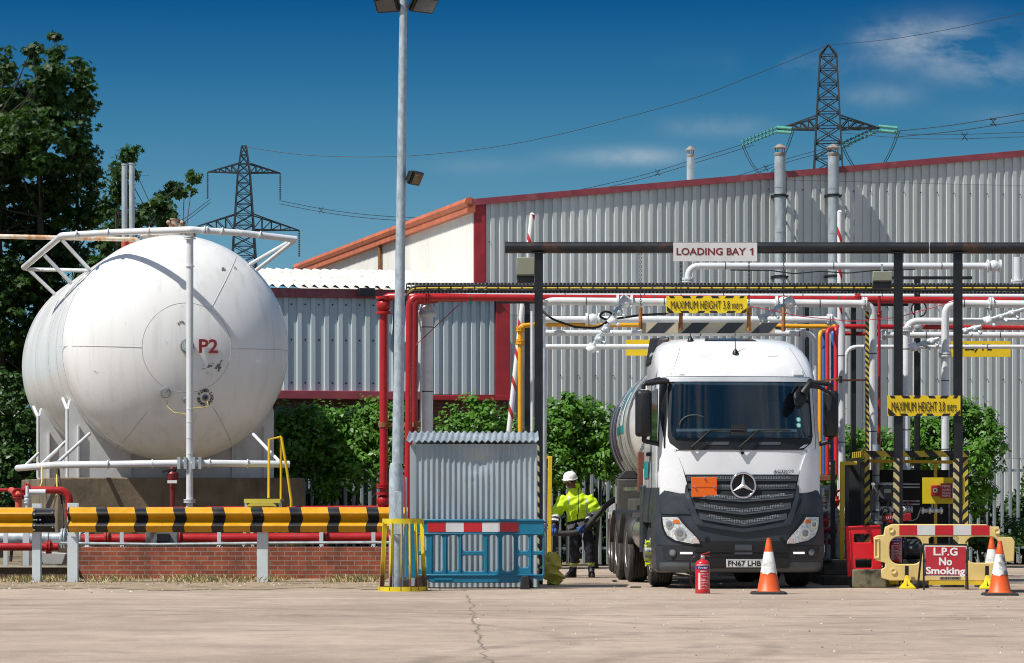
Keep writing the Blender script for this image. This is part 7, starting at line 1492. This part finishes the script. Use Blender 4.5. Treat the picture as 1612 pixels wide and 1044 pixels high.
# ---- more fittings crowded round the pumps
pr_ = random.Random(9)
for k, (px, py, wd) in enumerate(((1286, 775, 5), (1295, 778, 4), (1305, 770, 5), (1316, 775, 4), (1334, 772, 5))):
    d = 52.4+.1*k; pipe(('slim white gauge line nearest the lorry mirror', 'slim grey gauge line beside the lorry', 'slim white gauge line under the rusty shelf', 'slim red gauge line left of the mustard goal post', 'slim white gauge line right of the mustard goal post')[k], [(px, 886, d), (px, py, d), (px+6, py-4, d)], .022, (pipe_white, galv, pipe_white, red_pipe, pipe_white)[k], bend=.05, n=8, flanges=((0, .3, 'f'), (0, .62, 'ball'), (0, .85, 'f')))
pipe('thin red pipe running low beside the lorry wheel', [(1280, 853, 52.0), (1350, 853, 52.0)], .028, red_pipe, bend=0, n=8, flanges=((0, .4, 'f'),))
pipe('thin white pipe running low beside the lorry lamp', [(1278, 816, 52.1), (1352, 816, 52.1)], .026, pipe_white, bend=0, n=8, flanges=((0, .25, 'f'), (0, .6, 'ball'), (0, .85, 'f')))
pipe('grey vertical pipe inside the enclosure near the corner post', [(1379, 905, 51.8), (1379, 700, 51.8)], .055, galv, bend=0, rings=.6, flanges=((0, .45, 'ball'),))
for k, pts in enumerate((((1388, 800, 51.0), (1394, 818, 50.9), (1406, 822, 50.9), (1412, 806, 51.0)), ((1396, 798, 51.0), (1400, 812, 50.9), (1414, 816, 50.9), (1422, 800, 51.0)), ((1424, 806, 51.0), (1430, 822, 50.9), (1444, 818, 50.9), (1450, 800, 51.1)))):
    pipe(('black hose loop lowest under the flow meter', 'black hose loop highest under the flow meter', 'black hose loop right of the taped gantry post')[k], pts, .014, rubber, bend=.15, name='hose', cat='hose', n=8)
th = T('pump_unit', 'dark pump unit on the floor seen through the left barrier opening', 'pump', W(1440, 900, 51.2)); mb = MB(); mb.cyl(W(1425, 865, 51.2), W(1455, 865, 51.2), .16, n=20); mb.cyl(W(1420, 865, 51.2), W(1425, 865, 51.2), .20, n=20); mb.build('motor', M('pump_dark', (.03, .035, .04), .5), th, bevel=.01); mb = MB(); mb.box2(px2x(1418, 51.2), px2x(1458, 51.2), 51.0, 51.4, .02, pz(880, 51.2)); mb.build('plinth', rub, th); mb = MB(); mb.ball(W(1433, 862, 51.0), .03, 10); mb.build('lamp_lens', steel_bright, th)
th = T('warning_plate', 'red and white tilted warning plate on the pipes behind the barrier', 'plate', W(1398, 815, 50.4)); d = 50.4; mb = MB(); mb.prism([(-.12, -.02), (.10, .03), (.10, .10), (-.10, .07)], d, d+.02, O=(px2x(1400, d), 0, pz(820, d))); mb.build('plate', M('alarm_red', (.3, .012, .014), .4), th)
mb = MB()
for i in range(4): mb.bar((px2x(1394+i*3.4, d), d-.006, pz(819-i*.8, d)), (px2x(1396+i*3.4, d), d-.006, pz(814-i*.8, d)), .012, .006)
mb.build('marking', sw, th)
# wheel litter on the yard: small dark scraps
sc_m = M('scrap_dark', (.05, .045, .04), .9)
for px, py, a, lab in ((1000, 926, .4, 'small dark scrap of rubber in front of the left lorry wheel'),):
    d = gy(py); p = Vector((px2x(px, d), d, .006)); mb = MB(); mb.prism([(-.09, -.02), (.02, -.05), (.10, .01), (.03, .04), (-.05, .03)], 0, .02, O=p, U=(math.cos(a), math.sin(a), 0), V=(-math.sin(a), math.cos(a), 0)); mb.v = [Vector((v.x, v.y, .006+abs(v.z-.006)+.01*math.sin(v.x*40))) for v in mb.v]; tag(mb.build('rubber_scrap', sc_m), lab, 'scrap')
# ================================================================ the worker and the loading hose
PD = F*H/(910-HY); pe = T('person', 'worker in yellow hi-vis jacket and white helmet holding the black loading hose', 'person'); o0 = Vector((px2x(915, PD), PD, .006)); s_ = F/PD
def J(px, py, y=0.0): return Vector(((px-915)/s_, y, (910-py)/s_))
def skin(name, pts, edges, mat, parent, lv=2, rz=0.0):
    """pts: (co, radius); one continuous surface grown over the joints"""
    me = bpy.data.meshes.new(name); me.from_pydata([p for p, r in pts], edges, []); o = bpy.data.objects.new(name, me); COL.objects.link(o)
    md = o.modifiers.new('skin', 'SKIN'); md.use_smooth_shade = True; md.branch_smoothing = .6
    for i, (p, r) in enumerate(pts):
        d = me.skin_vertices[0].data[i]; d.radius = r if isinstance(r, tuple) else (r, r); d.use_root = i == 0
    o.modifiers.new('sub', 'SUBSURF').render_levels = lv; o.modifiers['sub'].levels = lv
    dg = bpy.context.evaluated_depsgraph_get(); dg.update(); m2 = bpy.data.meshes.new_from_object(o.evaluated_get(dg)); m2.name = name
    bpy.data.objects.remove(o); m2.materials.clear(); m2.materials.append(mat); m2.shade_smooth(); o = bpy.data.objects.new(name, m2); COL.objects.link(o); o.parent = parent; return o
def crom(P, k=6):
    S = []; n = len(P)
    for i in range(n-1):
        a, b1, c, d_ = P[max(i-1, 0)], P[i], P[i+1], P[min(i+2, n-1)]
        for j in range(k): t = j/k; S.append(.5*((2*b1)+(c-a)*t+(2*a-5*b1+4*c-d_)*t*t+(3*b1-a-3*c+d_)*t**3))
    return S+[P[-1]]
skin_m = M('skin', (.16, .075, .045), .55, var=.1); navy = M('navy_cloth', (.010, .012, .022), .85, var=.35, vs=9, bump=.4, bs=25); hivis = M('hivis_yellow', (.58, .86, .012), .6, var=.12, vs=7, bump=.7, bs=9, dirt=[((.30, .42, .05), 3, .62, .8, 1, .4)])
refl = M('reflective_tape', (.52, .53, .52), .35, var=.08); glove_m = M('glove_blue', (.02, .07, .26), .6, var=.2); helm = M('helmet_white', (.76, .76, .75), .3, coat=.4)
pel = J(914, 826, .05); che = J(907, 790, -.02); nec = J(903, 772, -.05); hd = J(897, 762, -.11)
shL, elL, wrL = J(885, 784, -.03), J(875, 809, -.13), J(871.5, 828, -.33); shR, elR, wrR = J(930, 783, -.04), J(939, 808, -.10), J(920, 827, -.36)
hipL, knL, anL = J(906, 830, .04), J(905, 866, -.03), J(902, 898, .05); hipR, knR, anR = J(923, 829, .06), J(928, 865, .0), J(931, 898, .06)
body = skin('body', [(pel, .09), (J(910, 806, .01), .085), (che+Vector((0, 0, -.05)), .09), (J(905, 780, -.03), .06), (nec, .058), (J(901, 767, -.08), .062), (hd+Vector((.005, .01, .0)), .082), (hd+Vector((0, .03, .08)), .088), (hd+Vector((0, .03, .13)), .07),
    (shL+Vector((.05, 0, -.03)), .05), (elL, .042), (wrL, .034), (shR+Vector((-.05, 0, -.03)), .05), (elR, .042), (wrR, .034), (hipL, .06), (knL, .05), (anL, .04), (hipR, .06), (knR, .05), (anR, .04)],
    [(0, 1), (1, 2), (2, 3), (3, 4), (4, 5), (5, 6), (6, 7), (7, 8), (2, 9), (9, 10), (10, 11), (2, 12), (12, 13), (13, 14), (0, 15), (15, 16), (16, 17), (0, 18), (18, 19), (19, 20)], skin_m, pe)
# face, turned down towards the hose
fdir = Vector((-.45, -.80, -.42)).normalized(); fr_ = fdir.cross(Vector((0, 0, 1))).normalized(); fu = fr_.cross(fdir); fc = hd+Vector((0, .01, .03))
mb = MB(); q = fc+fdir*.085; mb.loft([[q+fr_*a*.012*k+fu*(b_*.012*k+off)+fdir*dd for a, b_ in circ(8)] for k, off, dd in ((.6, .028, -.005), (1.1, .0, .012), (1.5, -.014, .020), (.5, -.024, .0))]); mb.build('nose', skin_m, pe, smooth=60)
for sg in (-1, 1):
    mb = MB(); mb.ball(fc+fdir*.070+fr_*sg*.032+fu*.018, .014, 10); mb.build('eye', M('eye_white', (.6, .58, .55), .2), pe); mb = MB(); mb.ball(fc+fdir*.078+fr_*sg*.032+fu*.016, .008, 8); mb.build('pupil', black_paint, pe)
    mb = MB(); mb.ball(fc+fr_*sg*.086-fdir*.01+fu*.0, .03, 10, (.4, .6, 1)); mb.build('ear', skin_m, pe)
mb = MB(); mb.bar(fc+fdir*.078-fu*.048-fr_*.024, fc+fdir*.078-fu*.048+fr_*.024, .010, .008); mb.build('mouth', M('lips', (.12, .04, .035), .5), pe)
mb = MB(); mb.lathe([(.094, -.01), (.096, .02), (.092, .05)], fc+Vector((.01, .025, .01)), 20); mb.build('hair', M('hair_dark', (.012, .010, .009), .8), pe)
# helmet
hz_ = (Vector((0, 0, 1))*.88+fdir*Vector((1, 1, 0)).length*0+Vector((fdir.x, fdir.y, 0))*.32).normalized(); hx = hz_.cross(Vector((0, 1, 0))).normalized(); hy_ = hz_.cross(hx); HM = Matrix((hx, hy_, hz_)).transposed(); hc = fc+Vector((.005, .02, .045))
mb = MB(); mb.lathe([(.128, .0), (.130, .008), (.118, .012), (.115, .04), (.105, .075), (.082, .105), (.045, .122), (.001, .127)], hc, 28, M=HM)
pk = [Vector((fdir.x, fdir.y, 0)).normalized()*r_*math.cos(t)+Vector((-fdir.y, fdir.x, 0)).normalized()*.115*math.sin(t) for r_ in (.10, .175) for t in [R(-70+140*i/10) for i in range(11)]]
mb.add([hc+p+Vector((0, 0, .005-.03*max(0, p.length-.11)/.06)) for p in pk], [(i, i+1, 12+i, 11+i) for i in range(10)]); hel = mb.build('helmet', helm, pe, smooth=50)
mb = MB(); mb.tube([hc+HM @ Vector((0.012*sg, .112*math.cos(t), .005+.118*math.sin(t))) for sg in (0,) for t in [math.pi*i/12 for i in range(13)]], .012, n=6); mb.build('helmet_ridge', helm, hel)
mb = MB(); mb.tube([fc+fr_*.088+fu*.05, fc+fr_*.075-fu*.04+fdir*.02, fc-fu*.085+fdir*.05, fc-fr_*.075-fu*.04+fdir*.02, fc-fr_*.088+fu*.05], .005, n=6); mb.build('chin_strap', black_paint, hel)
# clothes
mb = MB(); tors = [(.80, -.005, .05, .215, .165), (.90, -.01, .04, .215, .165), (1.0, -.025, .02, .212, .162), (1.12, -.04, .0, .215, .158), (1.22, -.06, -.02, .222, .150), (1.31, -.075, -.03, .205, .13), (1.375, -.09, -.035, .145, .105), (1.43, -.105, -.045, .095, .088), (1.47, -.11, -.05, .085, .08)]
mb.loft([[Vector((cx_+hw*math.copysign(abs(math.cos(t))**.85, math.cos(t)), cy_+hd_*math.copysign(abs(math.sin(t))**.85, math.sin(t)), z+.055*(cx_+hw*math.cos(t))*(1 if z < .95 else 0)*2)) for t in [2*math.pi*i/32 for i in range(32)]] for z, cx_, cy_, hw, hd_ in tors])
for a_, el, wr in ((shL+Vector((.05, 0, -.015)), elL, wrL), (shR+Vector((-.05, 0, -.015)), elR, wrR)):
    mb.tube(crom([a_, (a_+el)/2+Vector((0, .0, .012)), el, (el+wr)/2, wr+(el-wr)*.12], 4), [.112, .110, .108, .104, .100, .097, .095, .092, .092, .090, .088, .084, .080, .075, .070, .066, .062], n=16)
jk = mb.build('jacket', hivis, None, smooth=0, origin=(0, 0, 0)); jk.parent = pe
md = jk.modifiers.new('r', 'REMESH'); md.mode = 'VOXEL'; md.voxel_size = .013; md.use_smooth_shade = True
sm_ = jk.modifiers.new('s', 'SMOOTH'); sm_.factor = .5; sm_.iterations = 6
dg = bpy.context.evaluated_depsgraph_get(); dg.update(); m2 = bpy.data.meshes.new_from_object(jk.evaluated_get(dg)); jk.modifiers.clear(); jk.data = m2; m2.name = 'jacket'
rr_ = random.Random(3)
for v in jk.data.vertices:                              # folds, then the darker lower band and cuffs by face
    c = v.co; v.co = c+v.normal*(.007*math.sin(c.z*31+c.x*23+2*math.sin(c.x*9))+.006*math.sin(c.x*37-c.z*24+c.y*20+1.5*math.sin(c.z*13))+.003*math.sin(c.z*70-c.x*30))
jk.data.materials.append(navy); jk.data.materials.append(refl)
def seg_t(p, a, c): return (p-a).dot(c-a)/(c-a).length_squared
for p in jk.data.polygons:
    c = p.center; k = 0; hem = c.z-(.865+.24*(c.x-.0))
    dL = ((c-elL)-(wrL-elL)*max(0, min(1, seg_t(c, elL, wrL)))).length; dR = ((c-elR)-(wrR-elR)*max(0, min(1, seg_t(c, elR, wrR)))).length
    tL, tR = seg_t(c, elL, wrL), seg_t(c, elR, wrR)
    if dL < .10 and c.x < -.30: k = (2 if .30 < tL < .46 or .62 < tL < .76 else 1) if tL > .30 else 0
    elif dR < .10 and c.y < -.10 and tR > .15: k = (2 if .22 < tR < .40 or .58 < tR < .74 else 1) if tR > .22 else 0
    elif hem < .10: k = 2 if -.02 < hem < .05 else 1
    elif abs(c.x-(.085+.05*(1.2-c.z))) < .022 and c.y < -.05 and c.z < 1.30: k = 2
    elif abs(c.x-(-.20+.05*(1.2-c.z))) < .02 and c.y < -.05 and 1.12 < c.z < 1.33: k = 2
    elif abs(c.x-(-.055+.02*(c.z-1.2))) < .007 and c.y < -.05: k = 1
    p.material_index = k
mb = MB(); mb.lathe([(.080, -.01), (.098, .03), (.094, .075), (.080, .08), (.070, .03)], nec+Vector((.012, .03, .02)), 20, M=Matrix.Rotation(R(-14), 3, 'X')); mb.build('collar', hivis, pe, smooth=50)
mb = MB(); mb.loft([[nec+Vector((.02, .10, .02))+Vector((.09*a*k, .055*b_*k+.01, z)) for a, b_ in circ(14)] for k, z in ((.7, -.06), (1.1, -.01), (1.15, .03), (.8, .07))]); mb.build('hood', M('hood_dark', (.06, .08, .02), .8), pe, smooth=60)
for q, w_, h_ in ((J(897, 800, -.185), .10, .09), (J(918, 799, -.19), .10, .09)): mb = MB(); mb.box(q+Vector((0, .012, 0)), (w_, .02, h_)); mb.box(q+Vector((0, .008, h_*.42)), (w_*1.05, .02, h_*.25)); mb.build('pocket', hivis, pe, bevel=.008)
tr = skin('trousers', [(J(915, 834, .05), (.165, .13)), (hipL, .112), ((hipL+knL)/2, .098), (knL, .086), ((knL+anL)/2, .082), (anL+Vector((0, 0, .03)), .078), (hipR, .112), ((hipR+knR)/2, .098), (knR, .086), ((knR+anR)/2, .082), (anR+Vector((0, 0, .03)), .078)],
    [(0, 1), (1, 2), (2, 3), (3, 4), (4, 5), (0, 6), (6, 7), (7, 8), (8, 9), (9, 10)], navy, pe)
for v in tr.data.vertices: c = v.co; v.co = c+v.normal*(.007*math.sin(c.z*29+c.x*33+2*math.sin(c.z*11))+.004*math.sin(c.z*63-c.x*40))
tr.data.materials.append(M('hivis_cuff', (.30, .36, .08), .6)); tr.data.materials.append(refl)
for p in tr.data.polygons: z = p.center.z; p.material_index = 1 if .19 < z < .24 or .13 < z < .16 else (2 if .16 <= z <= .19 else 0)
# boots
boot_m = M('boot_black', (.012, .012, .013), .5)
for an, toe in ((anL, J(891, 906, -.12)), (anR, J(932.5, 906, -.16))):
    u = (toe-an); u.z = 0; u.normalize(); v = Vector((-u.y, u.x, 0)); g0 = Vector((an.x, an.y, 0)); mb = MB()
    mb.loft([[g0+u*(l*math.cos(t)*k+sh)+v*(.052*wd*math.sin(t))+Vector((0, 0, z)) for t in [2*math.pi*i/18 for i in range(18)]] for l, k, sh, wd, z in ((.15, 1, .06, 1, .0), (.155, 1, .06, 1.05, .03), (.145, 1, .055, 1, .07), (.10, 1, .015, .95, .10), (.07, 1, -.005, 1.05, .14), (.068, 1, -.005, 1.1, .18))]); mb.build('boot', boot_m, pe, smooth=50)
# ---- hose path first, then the gloves close round it
hp = [W(862, 841, 53.78), W(872, 839.5, 53.76), W(886, 840, 53.76), W(903, 838.5, 53.75), W(918, 834, 53.74), W(933, 819, 53.72), W(950, 800, 53.7), W(968, 786, 53.7), W(988, 776, 53.75), W(1004, 775, 53.9)]
hs = crom(hp)
ho = T('loading_hose', 'black loading hose held by the worker and coupled to the tanker', 'hose', hp[0]); mb = MB(); mb.tube(hs[6:], .042, n=12)
for i in range(8, len(hs)-1): mb.cyl(hs[i]-(hs[i+1]-hs[i]).normalized()*.012, hs[i]+(hs[i+1]-hs[i]).normalized()*.012, .045, n=12)
mb.build('hose_run', M('hose_rubber', (.020, .019, .018), .65), ho, smooth=50)
mb = MB(); mb.cyl(hs[0], hs[6], .034, n=12); mb.cyl(hs[1], hs[2], .055, n=14); mb.cyl(hs[4], hs[6], .050, n=14); mb.build('coupling', M('coupling_brass', (.12, .095, .07), .4, .6), ho); mb = MB(); mb.cyl(hs[3]-Vector((0, 0, .07)), hs[3]+Vector((0, 0, .10)), .016, n=8); mb.bar(hs[3]+Vector((-.06, 0, .10)), hs[3]+Vector((.07, 0, .105)), .02, .02); mb.build('coupling_lever', steel_bright, ho)
mb = MB(); mb.cyl(hs[-3], hs[-1], .06, n=14); mb.build('end_ferrule', steel_bright, ho)
def glove(wrist, hold, tang, name):
    """palm from the wrist to the hose, four bent fingers wrapped round it and a thumb leaving the side of the palm"""
    t = tang.normalized(); p = hold-o0; w0 = wrist; back = (w0-p); back -= t*back.dot(t); back.normalize(); side = t.cross(back); mb = MB(); rr = .050
    mb.loft([[c+t*a*tw+side*b_*th for a, b_ in circ(14)] for c, tw, th in ((w0+(w0-p)*.15, .036, .032), (w0, .038, .03), (w0*.5+(p+back*rr)*.5, .044, .026), (p+back*(rr+.012), .046, .022))])
    for k, (o_, L) in enumerate(((-.034, .85), (-.012, 1.0), (.011, .95), (.033, .72))):
        pts = []
        for i in range(7):
            a = R(-20+215*L*i/6); pts.append(p+t*(o_+.004*i*(1 if o_ > 0 else -1)*.3)+back*(rr+.006)*math.cos(a)+side*(rr+.006)*math.sin(a))
        mb.tube(pts, [.0115, .0118, .0112, .0108, .0102, .0095, .007], n=8)
    pts = [w0*.55+(p+back*rr)*.45-t*.036, p+back*(rr+.012)-t*.050-side*.02, p+back*rr*.5-t*.052-side*(rr*.95), p-back*rr*.25-t*.036-side*(rr+.012)]
    mb.tube(crom([Vector(x) for x in pts], 3), [.015]*5+[.0135]*3+[.0115, .009], n=8); return mb.build(name, glove_m, pe, smooth=60, origin=None)
iL = min(range(len(hs)), key=lambda i: abs(hs[i].x-px2x(873, 53.75))); iR = min(range(len(hs)), key=lambda i: abs(hs[i].x-px2x(916, 53.75)))
glove(wrL, hs[iL]+Vector((0, 0, .02)), hs[iL+1]-hs[iL-1], 'glove'); glove(wrR, hs[iR], hs[iR+1]-hs[iR-1], 'glove'); pe.location = o0
